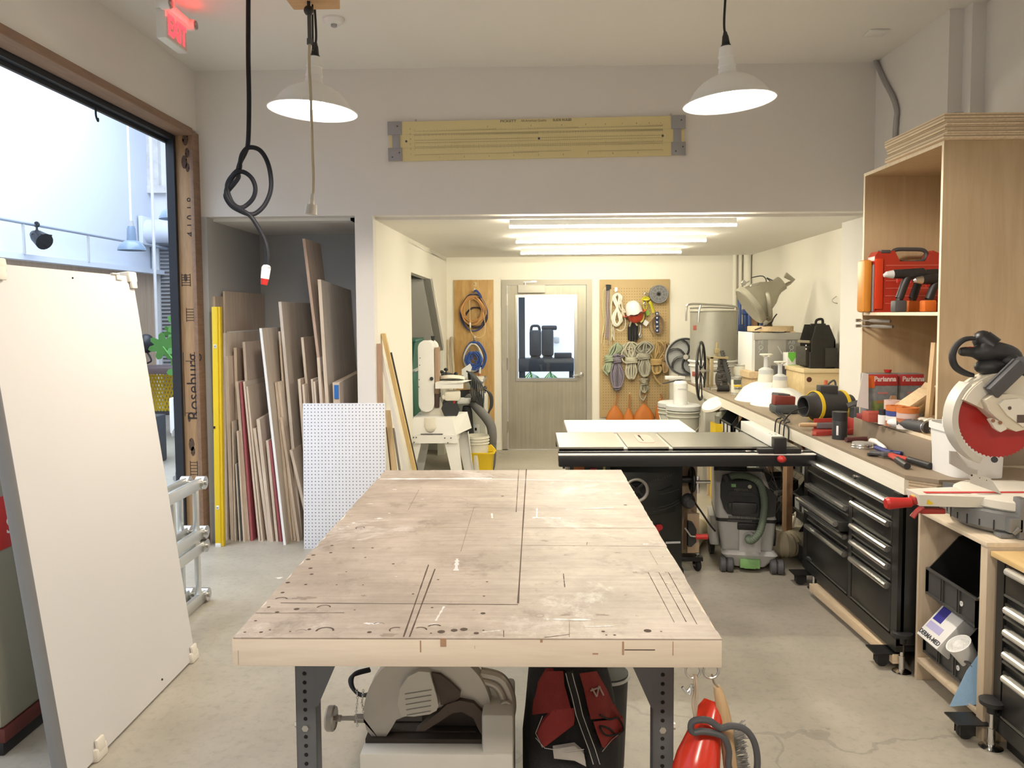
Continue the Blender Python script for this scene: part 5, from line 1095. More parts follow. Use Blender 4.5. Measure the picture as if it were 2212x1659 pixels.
# cast column, belt housing
c0, c1 = K(230, 1090, YSA), K(500, 1040, YSA)
part(MB().loft([[(c0.x, YSA + .17, sz1), (c1.x, YSA + .12, sz1), (c1.x, YSA + .35, sz1), (c0.x, YSA + .35, sz1)], [(c0.x - .01, YSA + .17, c1.z), (c1.x - .06, YSA + .13, c1.z), (c1.x - .06, YSA + .3, c1.z), (c0.x - .01, YSA + .3, c1.z)], [(c0.x + .02, YSA + .17, c1.z + .12), (c1.x - .10, YSA + .16, c1.z + .12), (c1.x - .10, YSA + .26, c1.z + .12), (c0.x + .02, YSA + .26, c1.z + .12)]]), 'cast_base', M_cream, sand, w=1)
h0, h1 = K(217, 395, YSA + .10), K(366, 1036, YSA + .10); hx = (h0.x + h1.x)/2; hr = (h1.x - h0.x)/2; ht, hb_ = h0.z, h1.z
def oblong(x, r, zt, zb, n=12): return [(x + r*math.cos(PI*i/n), zt - r + r*math.sin(PI*i/n)) for i in range(n + 1)] + [(x - r*math.cos(PI*i/n), zb + r - r*math.sin(PI*i/n)) for i in range(n + 1)]
part(MB().prism(oblong(hx, hr, ht, hb_), .05, TR((0, YSA + .15, 0), rx=PI/2)).prism(oblong(hx + .03, hr*.95, ht, hb_ + .02), .14, TR((0, YSA + .29, 0), rx=PI/2)), 'belt_housing', M_white, sand, w=1)
part(MB().prism(oblong(hx, hr*.93, ht - .01, hb_ + .012), .004, TR((0, YSA + .10, 0), rx=PI/2)), 'side_cover', M_wplast, sand, w=1)
b0, b1 = K(366, 460, YSA + .12), K(405, 1000, YSA + .12)
part(MB().ab((b0.x, YSA + .13, b1.z + .12), (b0.x + .035, YSA + .28, b0.z), .004), 'sanding_belt', mat('sanding_belt', (.38, .26, .18), .95, bump=.5, scale=80), sand, w=1)
part(MB().ab((b0.x - .005, YSA + .12, b1.z), (b0.x + .038, YSA + .28, b1.z + .13), .004), 'belt_guard', mat('dark_red_guard', (.06, .03, .025), .6), sand, w=1)
kn = K(342, 738, YSA + .09); part(MB().lathe([(0, 0), (.018, 0), (.018, .016), (.012, .022), (0, .022)], 8, TR(kn, rx=PI/2)), 'cover_knob', M_bplast, sand, w=1)
k2 = K(352, 385, YSA + .18); part(MB().cyl(k2 - Vector((0, 0, .03)), k2 + Vector((0, 0, .03)), .010, .018, 12), 'tension_knob', M_bplast, sand, w=1)
mb = MB()
for y in (553, 618, 748, 812): c = K(238 - (y - 553)*.04, y, YSA + .096); mb.cyl(c, c + Vector((0, -.003, 0)), .005, n=8)
part(mb, 'cover_screws', M_dgrey, sand, w=1, kind='stuff')
t0, t1 = K(375, 772, YSA + .05), K(626, 826, YSA + .05)
part(MB().loft([[(t0.x + .0, YSA + .04, t0.z - .02), (t1.x, YSA + .02, t1.z + .055), (t1.x + .06, YSA + .30, t1.z + .055), (t0.x + .02, YSA + .30, t0.z - .02)], [(t0.x, YSA + .04, t0.z), (t1.x, YSA + .02, t0.z - .0), (t1.x + .06, YSA + .30, t0.z), (t0.x + .02, YSA + .30, t0.z)]]).ab((t0.x, YSA + .04, t1.z), (t1.x, YSA + .05, t0.z)), 'work_table', M_white, sand, w=1)
part(MB().lathe([(0, 0), (.12, 0), (.12, .03), (0, .03)], 32, TR((t0.x + .13, YSA + .30, t0.z + .0), rx=-.25)), 'sanding_disc_guard', M_cream, sand, w=1)
d0 = K(530, 890, YSA + .12); part(MB().bx(d0, (.14, .14, .09), .02).cyl(d0 + Vector((-.09, -.04, -.01)), d0 + Vector((0, -.04, -.01)), .02, n=14), 'trunnion', M_cream, sand, w=1)
m0 = K(505, 1000, YSA + .2); part(MB().cyl(m0 + Vector((-.02, .12, 0)), m0 + Vector((.02, -.12, 0)), .085, n=8), 'motor', mat('black_motor', (.025, .027, .032), .5), sand, w=1)
s0 = K(545, 945, YSA + .1); part(MB().bx(s0, (.045, .02, .05), .004, r=(0, .6, 0)).use(M_red).bx(s0 + Vector((0, -.012, 0)), (.022, .008, .03), .003, r=(0, .6, 0)), 'switch', M_bplast, sand, w=1)
b_ = K(330, 1175, YSA - .01); part(MB().sph(b_, (.05, .04, .05), 18).cyl(b_ + Vector((0, .02, 0)), b_ + Vector((0, .02, .09)), .062, .056, 24), 'dust_port', M_cream, sand, w=1)
a = K(140, 1110, YSA + .25); part(MB().cyl(a + Vector((-.06, 0, 0)), a + Vector((.10, .05, 0)), .035, n=18).cyl(a + Vector((-.062, 0, 0)), a + Vector((-.05, 0, 0)), .026, n=16), 'side_port', M_grey, sand, w=1)
# second machine behind
YJ = 8.1
jt = thing('jointer', 'white woodworking machine crowded with knobs behind the belt sander', 'machine', (-.62, YJ + .3, 0))
a, bq = K(600, 900, YJ), K(825, 1500, YJ)
part(MB().ab((a.x - .12, YJ + .08, 0), (bq.x, YJ + .6, a.z), .012), 'cabinet', mat('dusty_white_cabinet', (.60, .59, .53), .5), jt, w=1)
t0, t1 = K(420, 735, YJ), K(805, 765, YJ); part(MB().ab((t0.x, YJ + .0, t1.z - .02), (t1.x, YJ + .62, t1.z + .012), .004), 'bed', M_iron, jt, w=1)
h0, h1 = K(640, 735, YJ), K(800, 835, YJ); part(MB().ab((h0.x, YJ + .0, h1.z), (h1.x, YJ + .3, h0.z), .012), 'side_box', mat('machine_beige', (.58, .55, .46), .5), jt, w=1)
f0, f1 = K(596, 668, YJ), K(650, 760, YJ); part(MB().prism([(f0.x, f0.z), (K(672, 615, YJ).x, K(672, 615, YJ).z), (K(690, 650, YJ).x, K(690, 650, YJ).z), (f1.x, f1.z), (f0.x, f1.z)], .02, TR((0, YJ + .22, 0), rx=PI/2)), 'fence', M_white, jt, w=1)
mb = MB()
for x, y in ((470, 662), (432, 684), (560, 700), (520, 715), (575, 735), (545, 745), (500, 740), (820, 825)): c = K(x, y, YJ + .1); mb.lathe([(0, 0), (.022, 0), (.024, .012), (.014, .022), (0, .022)], 10, TR(c, rx=.3)); mb.cyl(c, c - Vector((0, 0, .05)), .006, n=8)
part(mb, 'clamp_knobs', M_bplast, jt, w=1, kind='stuff')
part(MB().bx(K(560, 725, YJ + .05), (.16, .05, .04), .01).bx(K(600, 745, YJ + .04), (.08, .05, .05), .01).cyl(K(440, 700, YJ + .2), K(560, 720, YJ + .2), .03, n=16), 'cutter_head', M_dgrey, jt, w=1)
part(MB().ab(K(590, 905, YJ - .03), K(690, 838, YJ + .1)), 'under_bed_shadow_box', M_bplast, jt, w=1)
lb = K(668, 935, YJ - .08); part(MB().bx(lb, (.22, .10, .06), .01), 'outfeed_chute', M_white, jt, w=1)
db = MB(); rings = []
for y, w0, w1 in ((985, 620, 690), (1040, 612, 705), (1130, 625, 712), (1240, 632, 722)): p, q = K(w0, y, YJ - .1), K(w1, y, YJ - .1); c = (p + q)/2; r = (q.x - p.x)/2; rings.append([(c.x + r*math.cos(k), YJ - .08 + .07*math.sin(k), c.z) for k in [2*PI*i/14 for i in range(14)]])
part(db.loft(rings), 'dust_bag', mat('black_dust_bag', (.03, .03, .032), .9, bump=.3), jt, w=1, ang=70)
o0 = K(738, 1190, YJ + .075); part(MB().bx(o0, (.07, .012, .1), .004).use(M_hole).bx(o0 + Vector((0, -.007, 0)), (.02, .004, .03)), 'outlet_plate', M_wplast, jt, w=1)
hz = thing('vacuum_hose', 'fat grey vacuum hose draped from the machine down behind the white bucket', 'hose', K(870, 1330, 7.95) * 1)
part(MB().tube(smooth([K(x, y, 7.95 + d) for x, y, d in ((660, 905, .1), (720, 960, .05), (770, 1020, 0), (830, 1090, 0), (872, 1160, 0), (885, 1240, 0), (882, 1330, .03), (875, 1480, .1), (860, 1560, .2))], 8), .048, 14), 'hose', mat('grey_ribbed_hose', (.17, .165, .16), .65, bump=.5, scale=60), hz, w=1)
cb = thing('hanging_cables', 'tangle of dark cables hanging over the white machine', 'cables', K(750, 900, YJ - .12))
g = random.Random(4); mb = MB()
for k in range(7):
    x = 655 + k*9; mb.tube(smooth([K(x, 670 + k*3, YJ - .1), K(x + 40 + k*6, 720 + 10*k, YJ - .14), K(700 + k*18, 880, YJ - .16), K(760 + k*6, 960 + g.uniform(-20, 60), YJ - .16), K(800 - k*3, 1040, YJ - .15), K(790 - k*6, 900, YJ - .13), K(690 + k*8, 790, YJ - .12), K(670 + k*4, 690, YJ - .1)], 4), .008, 7)
for k in range(4): mb.tube(smooth([K(805, 820 + k*4, YJ - .02), K(860 + k*6, 880, YJ - .05), K(870 + k*5, 980, YJ - .05), K(845 + k*6, 1060 - k*14, YJ - .04)], 4), .009, 7)
part(mb, 'cables', mat('dark_cable', (.04, .042, .045), .6), cb, w=1)
part(MB().bx(K(715, 925, YJ - .18), (.05, .04, .05), .01), 'plug', M_bplast, cb, w=1)
# buckets
YBK = 7.75
def bucket(parent, c, z0, z1, r0, r1, m_, rim=True, mi=None):
    mb = MB().lathe([(0, z0), (r0, z0), (r1, z1), (r1 - .006, z1), (r0 - .004, z0 + .008), (0, z0 + .008)], 36, TR((c.x, c.y, 0)))
    if rim:
        for k in range(3): mb.torus((c.x, c.y, z1 - .02 - k*.028), r1 + .003 - k*.001, .005, 36, 6)
    return part(mb, 'bucket_body', m_, parent, w=1)
pw, pq = K(645, 1390, YBK), K(905, 1390, YBK); yc = (pw + pq)/2; yr = (pq.x - pw.x)/2
yb = thing('mop_bucket', 'yellow plastic tub standing on the floor beside the sander', 'bucket', (yc.x, YBK, 0)); yt = yc.z
rr = lambda s_, z: [(yc.x + s_*yr*(abs(math.cos(q))**.5)*math.copysign(1, math.cos(q)), YBK + s_*yr*.8*(abs(math.sin(q))**.5)*math.copysign(1, math.sin(q)), z) for q in [2*PI*i/32 for i in range(32)]]
part(MB().loft([rr(.82, 0.0), rr(.98, yt - .02), rr(1.06, yt - .01), rr(1.06, yt + .006), rr(.95, yt + .006), rr(.78, .03)]), 'tub', M_yellow, yb, w=1, ang=50)
e0 = K(870, 1330, YBK); part(MB().prism([(e0.x - .03, yt), (e0.x + .06, yt), (e0.x + .04, yt + .03), (e0.x + .005, yt + .07), (e0.x - .02, yt + .06)], .03, TR((0, YBK + .02, 0), rx=PI/2)), 'pour_lug', M_yellow, yb, w=1)
wbk = thing('white_bucket', 'off-white plastic bucket standing inside the yellow tub', 'bucket', (K(745, 1300, YBK).x, YBK, .03))
bucket(wbk, Vector((K(745, 1300, YBK).x, YBK, 0)), .035, K(745, 1245, YBK).z, .105, (K(855, 1250, YBK).x - K(635, 1250, YBK).x)/2, mat('bucket_offwhite', (.70, .67, .57), .5))
# green bin and clutter inside the stair cupboard
gb = PY(900, 730, 7.9); t = thing('green_bin', 'green plastic bins stacked inside the stair cupboard opening', 'bin', (-1.36, 7.9, 0))
M_gbin = mat('green_bin', (.03, .13, .09), .5); z1 = PY(900, 797, 7.9).z; z2 = PY(900, 733, 7.9).z
part(MB().ab((-1.62, 7.6, 0), (-1.13, 8.15, z1), .03), 'lower_bin', M_gbin, t, w=1)
part(MB().loft([[(-1.60, 7.62, z1), (-1.15, 7.62, z1), (-1.15, 8.1, z1), (-1.60, 8.1, z1)], [(-1.64, 7.58, z2), (-1.11, 7.58, z2), (-1.11, 8.15, z2), (-1.64, 8.15, z2)]]).ab((-1.66, 7.56, z2 - .02), (-1.10, 8.17, z2 + .01), .01), 'upper_bin', M_gbin, t, w=1)
part(MB().ab((-1.64, 7.57, z1 - .01), (-1.11, 8.16, z1 + .008), .004), 'bin_rim', M_lgrey, t, w=1)

def s8(x, y): return (1180 + x/3.6867, 880 + y/3.6867)
def S(x, y, Y): return PY(*s8(x, y), Y)
SY0, SY1, SX0, SX1, SZ = 4.69, 5.27, .182, 1.62, .86
saw2 = thing('table_saw', 'black cabinet table saw with a wide grey iron top in front of the outfeed table', 'table saw', (.6, 4.98, 0))
m1x, m2x = PZ(*s8(600, 270), SZ).x, PZ(*s8(945, 270), SZ).x
tp = MB()
xs = [SX0, m1x - .012, m1x + .012, m2x - .012, m2x + .012, SX1]
for i in (0, 2, 4): tp.ab((xs[i], SY0, SZ - .03), (xs[i + 1], SY1, SZ))
tp.ab((SX0, SY0, SZ - .045), (SX1, SY1, SZ - .012))
part(tp, 'iron_top', M_iron, saw2, w=1)
for x in (m1x, m2x): part(MB().ab((x - .0115, SY0 - .002, SZ - .0125), (x + .0115, SY1, SZ - .010)), 'mitre_slot', mat('slot_bright', (.62, .60, .54), .3, .8), saw2, w=1)
i0, i1 = PZ(*s8(700, 218), SZ), PZ(*s8(858, 280), SZ); ic = PZ(*s8(780, 250), SZ)
q = [(ic.x + .052*math.copysign(abs(math.cos(k))**.35, math.cos(k)), ic.y + .155*math.copysign(abs(math.sin(k))**.35, math.sin(k))) for k in [2*PI*i/28 for i in range(28)]]
ins = part(MB().prism(q, .003, TR((0, 0, SZ - .001))), 'throat_insert', mat('pink_insert', (.80, .42, .34), .6), saw2, w=1)
part(MB().ab((ic.x - .022, ic.y - .09, SZ + .002), (ic.x - .016, ic.y + .05, SZ + .0026)).ab((ic.x - .026, ic.y + .05, SZ + .002), (ic.x - .012, ic.y + .14, SZ + .0026)), 'blade_slot', M_hole, ins, w=1)
RX0, RX1 = S(97, 350, 4.62).x, S(2140, 360, 4.62).x
part(MB().ab((RX0, 4.645, SZ - .085), (RX1, 4.69, SZ - .02), .004).ab((RX0, 4.60, SZ - .105), (RX1, 4.645, SZ - .035), .008), 'front_rail', M_black, saw2, w=1)
part(MB().ab((RX0, 4.601, SZ - .036), (RX1, 4.644, SZ - .030)), 'rail_scale', mat('rail_scale_white', (.78, .76, .70), .5), saw2, w=1)
mb = MB()
for x in (1620, 1690, 1745, 1960, 2030): c = S(x, 345, 4.63); mb.lathe([(0, 0), (.022, 0), (.022, .003), (.012, .006), (0, .006)], 16, TR((c.x, 4.66, SZ - .022)))
part(mb, 'rail_bolts', M_chrome, saw2, w=1, kind='stuff')
c = S(140, 404, 4.62); part(MB().cyl((c.x, 4.625, SZ - .118), (c.x, 4.625, SZ - .10), .008, n=10), 'rail_foot', M_black, saw2, w=1)
part(MB().ab((SX0, SY1 - .04, SZ - .09), (SX1, SY1, SZ - .03)).ab((SX1 - .05, SY0, SZ - .09), (SX1, SY1, SZ - .045)), 'rear_rail', M_black, saw2, w=1)
# fence
fx0, fx1 = S(1787, 300, 4.67).x, S(1885, 262, 4.67).x
fen = part(MB().ab((fx0, 4.66, SZ + .004), (fx1, 5.33, SZ + .068), .002), 'rip_fence', mat('white_fence_face', (.80, .79, .74), .35), saw2, w=1)
mb = MB()
for dx, dy in ((.25, .05), (.6, .05), (.3, .10), (.72, .09)): mb.lathe([(0, 0), (.006, 0)], 10, TR((fx0 + (fx1 - fx0)*dx, 4.66 + dy, SZ + .0686)))
part(mb, 'fence_holes', M_hole, fen, w=1)
part(MB().ab((fx0, 4.60, SZ - .03), (fx1, 4.658, SZ + .066), .003).ab((fx0 - .09, 4.61, SZ - .028), (fx1 + .09, 4.658, SZ - .0), .003), 'fence_head', M_black, fen, w=1)
hk = S(1875, 412, 4.56); part(MB().cyl((fx0 + .03, 4.60, SZ - .05), hk, .008, n=8).sph(hk, (.026, .03, .022), 16), 'fence_lever', M_red, fen, w=1)
# cabinet with bowed front
cx0, cx1, cy0, cy1 = S(175, 600, 4.86).x, S(1083, 600, 4.86).x, 4.86, 5.22
def bow(z, d): n = 20; return [(cx0 + (cx1 - cx0)*i/n, cy0 - d*math.sin(PI*i/n)**.8 if 0 < i < n else cy0, z) for i in range(n + 1)] + [(cx1, cy1, z), (cx0, cy1, z)]
zt = SZ - .05
part(MB().loft([bow(.055, .04), bow(.20, .06), bow(.42, .10), bow(.425, .115), bow(.62, .115), bow(.64, .10), bow(zt, .06)]), 'cabinet', mat('satin_black_cabinet', (.018, .02, .019), .38, var=.2), saw2, w=1)
part(MB().ab((cx0 - .01, cy0 - .02, 0), (cx1 + .01, cy1 + .02, .055), .004), 'plinth', M_black, saw2, w=1)
def bowpt(u, v, off=.003):   # pixel in the s8 crop -> on the bowed face
    p = S(u, v, cy0 - .09)
    for _ in range(3):
        t = max(0, min(1, (p.x - cx0)/(cx1 - cx0))); p = S(u, v, cy0 - .108*math.sin(PI*t)**.8 - off)
    return p
part(MB().tube([bowpt(x, y, .004) for x, y in ((780, 690), (840, 695), (920, 690), (1000, 672), (1060, 650))], .0015, 6).tube([bowpt(x, y, .004) for x, y in ((780, 805), (850, 803), (930, 790), (1000, 768), (1060, 735))], .0018, 6).tube([bowpt(x, y, .004) for x, y in ((780, 832), (860, 830), (940, 812), (1010, 785), (1065, 750))], .002, 6), 'panel_highlight_trim', mat('dark_trim', (.12, .12, .11), .3, .6), saw2, w=1)
mb = MB(); vs = [(840, 640), (920, 630), (990, 605), (1020, 605), (1015, 635), (960, 665), (890, 682), (825, 686)]
mb.tube([bowpt(x, y, -.004) for x, y in ((815, 665), (860, 660), (920, 648), (970, 628), (1000, 618))], .012, 8, flat=.5)
part(mb, 'tilt_slot', M_hole, saw2, w=1)
mb = MB()
for k in range(13):
    u = 800 + k*18; v = 590 - (k/12)**2*60; mb.tube([bowpt(u, v, .002), bowpt(u + 1, v - 12, .002)], .0012, 5)
part(mb, 'tilt_scale', mat('scale_grey', (.09, .09, .09), .6), saw2, w=1, kind='stuff')
hw = bowpt(718, 660, .05); mb = MB().torus(hw, S(806, 660, hw.y).x - hw.x, .0105, 40, 10, axis='Y')
wl_ = part(mb, 'front_handwheel', mat('handwheel_rim', (.36, .35, .31), .35, .6), saw2, w=1)
part(MB().cyl(hw + Vector((0, .06, 0)), hw, .02, n=14).bx(hw + Vector((0, .01, 0)), (.13, .010, .02), .004, r=(0, .7, 0)).bx(hw + Vector((0, .01, 0)), (.13, .010, .02), .004, r=(0, -.7, 0)), 'wheel_spokes', M_black, wl_, w=1)
lp = bowpt(880, 975, .002); part(MB().text('SAWSTOP', .066, TR((lp.x - .115, lp.y - .012, lp.z), rx=PI/2, rz=.16), .003, bold=.006), 'red_lettering', mat('red_letter', (.36, .015, .02), .5), saw2, w=1)
mb = MB(); p, q = bowpt(955, 1078, .002), bowpt(1065, 1075, .002)
for k in range(16): c = p.lerp(q, k/15); mb.bx(c, (.005, .003, .012), 0)
part(mb, 'louvre_vent', M_lgrey, saw2, w=1, kind='stuff')
# switch box, side handwheel, crank, castor
a, bq = S(185, 400, 4.70), S(510, 560, 4.70)
sw = part(MB().ab((a.x, 4.69, bq.z), (bq.x, 4.80, a.z), .008), 'switch_box', M_bplast, saw2, w=1)
for (x0, y0, x1, y1), nm, mm in (((218, 463, 303, 560), 'warning_label', mat('orange_label', (.42, .12, .03), .6)), ((350, 482, 400, 540), 'stop_paddle', mat('crimson_paddle', (.35, .02, .05), .5)), ((452, 470, 470, 520), 'start_switch', mat('olive_switch', (.45, .38, .12), .5))):
    p, q = S(x0, y0, 4.688), S(x1, y1, 4.688); part(MB().ab((p.x, 4.680, q.z), (q.x, 4.692, p.z), .002), nm, mm, sw, w=1)
wx = cx1 + .06; w0 = S(1150, 575, 4.95); part(MB().torus((wx + .02, 4.95, w0.z), S(1150, 470, 4.95).z - w0.z - .012, .012, 30, 8, axis='X').cyl((cx1, 4.95, w0.z), (wx + .03, 4.95, w0.z), .022, n=14).bx((wx + .02, 4.95, w0.z), (.012, .02, .2)), 'side_handwheel', M_black, saw2, w=1)
part(MB().cyl((wx + .02, 4.88, w0.z), (wx + .12, 4.88, w0.z), .011, n=12).bx((wx + .045, 4.89, w0.z - .02), (.02, .012, .11), .003), 'wheel_crank', M_chrome, saw2, w=1)
ck = S(1190, 1030, 4.86); c2_ = S(1284, 1030, 4.86)
part(MB().tube([S(1105, 960, 4.88), S(1150, 1025, 4.86), ck], .006, 8), 'crank_arm', M_steel, saw2, w=1); part(MB().cyl(ck, c2_, .016, .018, 14), 'crank_grip', M_red, saw2, w=1)
pA, pB = S(1090, 415, 5.0), S(1200, 1150, 5.0); part(MB().ab((cx1 + .002, 5.05, pB.z), (S(1200, 600, 5.05).x, 5.09, SZ - .06)), 'side_board', wood('saw_side_board', (.42, .31, .20), (.54, .42, .29), 'Z', 6), saw2, w=1)
pA, pB = S(1133, 857, 4.9), S(1225, 1168, 4.9); part(MB().ab((pA.x, 4.93, pB.z), (pB.x, 4.95, pA.z)), 'ply_bracket', wood('bracket_ply', (.50, .36, .23), (.62, .48, .33), 'Z', 6), saw2, w=1)
pA, pB = S(1135, 915, 4.86), S(1198, 1115, 4.86); part(MB().prism([(pA.x, pA.z), (pB.x - .02, pA.z - .01), (pB.x, pA.z - .05), (pB.x, pB.z + .03), (pB.x - .03, pB.z), (pA.x, pB.z)], .05, TR((0, 4.92, 0), rx=PI/2)), 'gear_box', M_bplast, saw2, w=1)
part(MB().sph(S(1130, 745, 4.84), (.045, .04, .05), 14).cyl(S(1145, 765, 4.84), S(1150, 768, 4.79), .026, n=14), 'lock_knob', M_bplast, saw2, w=1)
def castor(parent, x, y, r, w_, mw, mf, yaw_=0):
    T_ = TR((x, y, r), rz=yaw_)
    part(MB().lathe([(0, -w_/2), (r*.85, -w_/2), (r, -w_/4), (r, w_/4), (r*.85, w_/2), (0, w_/2)], 22, T_ @ TR(ry=PI/2)), 'wheel', mw, parent, w=1)
    part(MB().bx((-w_/2 - .006, .004, r*.55), (.004, r*.9, r*1.5), 0, T_).bx((w_/2 + .006, .004, r*.55), (.004, r*.9, r*1.5), 0, T_).bx((0, .0, r*1.28), (w_ + .016, r*.9, .006), 0, T_).cyl((0, 0, r*1.28), (0, 0, r*1.75), .014, n=12, M=T_), 'fork', mf, parent, w=1)
cc = PZ(*s8(1212, 1316), 0); castor(saw2, cc.x, cc.y + .04, .04, .026, M_rubber, M_chrome, .3)
part(MB().ab((cx1 - .02, cc.y - .0, .072), (cc.x + .03, cc.y + .09, .10), .003), 'mobile_base', M_black, saw2, w=1)
# power cord to the vacuum
part(MB().tube(smooth([S(1180, 755, 4.9), S(1240, 840, 4.9), S(1300, 930, 4.9), S(1345, 985, 4.92)]), .006, 8), 'power_cord', M_rubber, saw2, w=1)
# outfeed table, white
o0, o1 = PZ(1218, 907, SZ), PZ(1468, 907, SZ)
of = thing('outfeed_table', 'white-topped outfeed table right behind the table saw', 'table', ((o0.x + o1.x)/2, 5.6, 0))
part(MB().ab((o0.x, SY1 + .035, SZ - .025), (o1.x, o0.y, SZ - .001), .003), 'tabletop', M_wplast, of, w=1)
for x in (o0.x + .05, o1.x - .09):
    for y in (SY1 + .08, o0.y - .08): part(MB().ab((x, y, 0), (x + .04, y + .04, SZ - .025)), 'leg', W_pineZ, of, w=1)

def v8(x, y): return (1520 + x/6.1455, 1000 + y/6.1455)
YV = 4.95
def V(x, y, Y=YV): return PY(*v8(x, y), Y)
M_vgrey = mat('extractor_grey', (.50, .50, .49), .45, var=.03); M_vdark = mat('extractor_black', (.022, .023, .024), .45, var=.15); M_vgreen = mat('extractor_green', (.22, .42, .16), .5); M_hoseg = mat('green_grey_hose', (.13, .17, .12), .6, var=.15)
x0, x1 = V(265, 1200).x, V(990, 1200).x
vac = thing('dust_extractor', 'grey and black wheeled dust extractor with a green hose beside the tool chest', 'vacuum', ((x0 + x1)/2, YV + .25, 0))
zf, zb, zc, zl, ztop = V(0, 1390).z, V(0, 1180).z, V(0, 790).z, V(0, 720).z, V(0, 130).z
VD = .50
def rect(xa, xb, ya, yb_, z, r=.03, n=4):
    pts = []
    for cx, cy, a0 in ((xb - r, ya + r, -PI/2), (xb - r, yb_ - r, 0), (xa + r, yb_ - r, PI/2), (xa + r, ya + r, PI)):
        pts += [(cx + r*math.cos(a0 + PI/2*i/n), cy + r*math.sin(a0 + PI/2*i/n), z) for i in range(n + 1)]
    return pts
part(MB().loft([rect(x0 + .07, x1 - .07, YV + .02, YV + VD - .05, zf), rect(x0 + .02, x1 - .02, YV - .01, YV + VD, zf + .06), rect(x0, x1, YV - .02, YV + VD, zb - .02), rect(x0 + .02, x1 - .02, YV, YV + VD, zb + .005)]), 'base_skirt', M_vgrey, vac, w=1)
xa, xb = V(215, 1000).x, V(950, 1000).x
part(MB().loft([rect(xa + .03, xb - .005, YV + .02, YV + VD, zb), rect(xa, xb + .008, YV + .005, YV + VD, zc)]), 'dust_tank', M_vgrey, vac, w=1)
pn, pm = V(490, 880), V(775, 1190); part(MB().ab((pn.x, YV - .008, pm.z), (pm.x, YV + .03, pn.z), .008), 'front_boss', mat('extractor_light', (.56, .56, .55), .45), vac, w=1)
part(MB().loft([rect(xa - .012, xb + .015, YV - .005, YV + VD + .01, zc), rect(xa - .012, xb + .015, YV - .005, YV + VD + .01, zc + .02)]).ab((V(470, 800).x, YV - .016, V(0, 890).z), (V(770, 800).x, YV + .01, V(0, 800).z), .006), 'seal_band', M_vdark, vac, w=1)
x2, x3 = V(190, 400).x, V(970, 400).x
part(MB().loft([rect(xa - .01, xb + .012, YV, YV + VD, zc + .02), rect(x2, x3, YV + .0, YV + VD, zl + .0), rect(x2 - .0, x3 - .02, YV + .072, YV + VD, zl + .14), rect(x2 - .005, x3 - .06, YV + .13, YV + VD, ztop - .02)]), 'motor_head', M_vgrey, vac, w=1)
fr_ = lambda u, v, off=0: V(u, v, YV + (.0 if v > 700 else .14*(710 - v)/560) - .022 - off)
def vpan(mb, pts, off, t=.02): 
    a_ = [fr_(u, v, off) for u, v in pts]; n = len(a_); mb.add(a_ + [p + Vector((0, t, 0)) for p in a_], [tuple(range(n)), tuple(range(2*n - 1, n - 1, -1))] + [(i, (i+1) % n, n + (i+1) % n, n + i) for i in range(n)]); return mb
part(vpan(MB(), [(240, 175), (650, 160), (800, 300), (960, 430), (965, 690), (940, 705), (800, 725), (480, 705), (345, 690), (295, 620), (240, 480), (225, 300)], .004), 'control_face', M_vdark, vac, w=1)
part(vpan(MB(), [(345, 385), (650, 390), (720, 450), (330, 440)], .012).bx(fr_(560, 620, .004), (.16, .03, .09), .01).bx(fr_(410, 590, .006), (.06, .02, .05), .006), 'socket_panel', mat('extractor_charcoal', (.035, .036, .038), .4), vac, w=1)
part(vpan(MB(), [(365, 290), (425, 290), (430, 330), (370, 330)], .012), 'green_badge', M_vgreen, vac, w=1); part(MB().lathe([(0, 0), (.0125, 0), (.012, .006), (0, .007)], 16, TR(fr_(605, 315, .01), rx=PI/2)), 'dial', mat('dial_cream', (.5, .5, .36), .5), vac, w=1)
part(MB().text('FESTOOL', .022, TR(fr_(505, 368, .014), rx=PI/2 - .25), .0006, bold=.0005).text('CTL', .014, TR(fr_(445, 395, .014), rx=PI/2 - .25), .0006), 'lettering', mat('gold_grey_print', (.10, .095, .06), .6), vac, w=1)
mb = MB()
for k in range(22): u = 362 + k*19.5; mb.tube([V(u, 715, YV - .004), V(u, 758, YV - .004)], .0022, 5)
part(mb, 'vent_slots', M_hole, vac, w=1, kind='stuff'); part(MB().ab(V(348, 795, YV - .006), V(658, 762, YV)), 'label_strip', M_dgrey, vac, w=1)
gp, gq = V(512, 1282, YV - .02), V(768, 1400, YV - .02); gn = part(MB().ab((gp.x, YV - .026, gq.z), (gq.x, YV + .02, gp.z), .004), 'foot_brake', M_vgreen, vac, w=1); part(MB().ab((gp.x + .025, YV - .030, gq.z + .01), (gq.x - .025, YV - .02, gp.z - .06), .003), 'brake_pedal', mat('deep_green', (.16, .33, .11), .5), gn, w=1)
part(MB().tube(smooth([(x2 + .01, YV + .14, ztop - .02), (x2 + .015, YV + .15, ztop), (x2 + .07, YV + .14, ztop + .004), (V(620, 140).x, YV + .14, ztop + .002)]), .014, 8).bx((V(730, 160).x, YV + .16, V(0, 165).z), (.11, .05, .035), .008), 'top_handle', M_vdark, vac, w=1)
part(MB().ab((x2 - .0, YV + .13, ztop - .025), (V(640, 140).x, YV + VD, ztop - .0), .01).bx((V(860, 250).x, YV + .3, V(0, 240).z), (.10, .3, .06), .02, r=(0, .5, 0)), 'hose_garage', M_vdark, vac, w=1)
hp = [fr_(u, v, o) for u, v, o in ((310, 215, .0), (420, 170, .03), (600, 185, .035), (730, 260, .04), (800, 400, .05), (835, 560, .06), (832, 740, .065), (800, 900, .08), (740, 1000, .09), (680, 1035, .08), (640, 1020, .05), (635, 975, .0))]
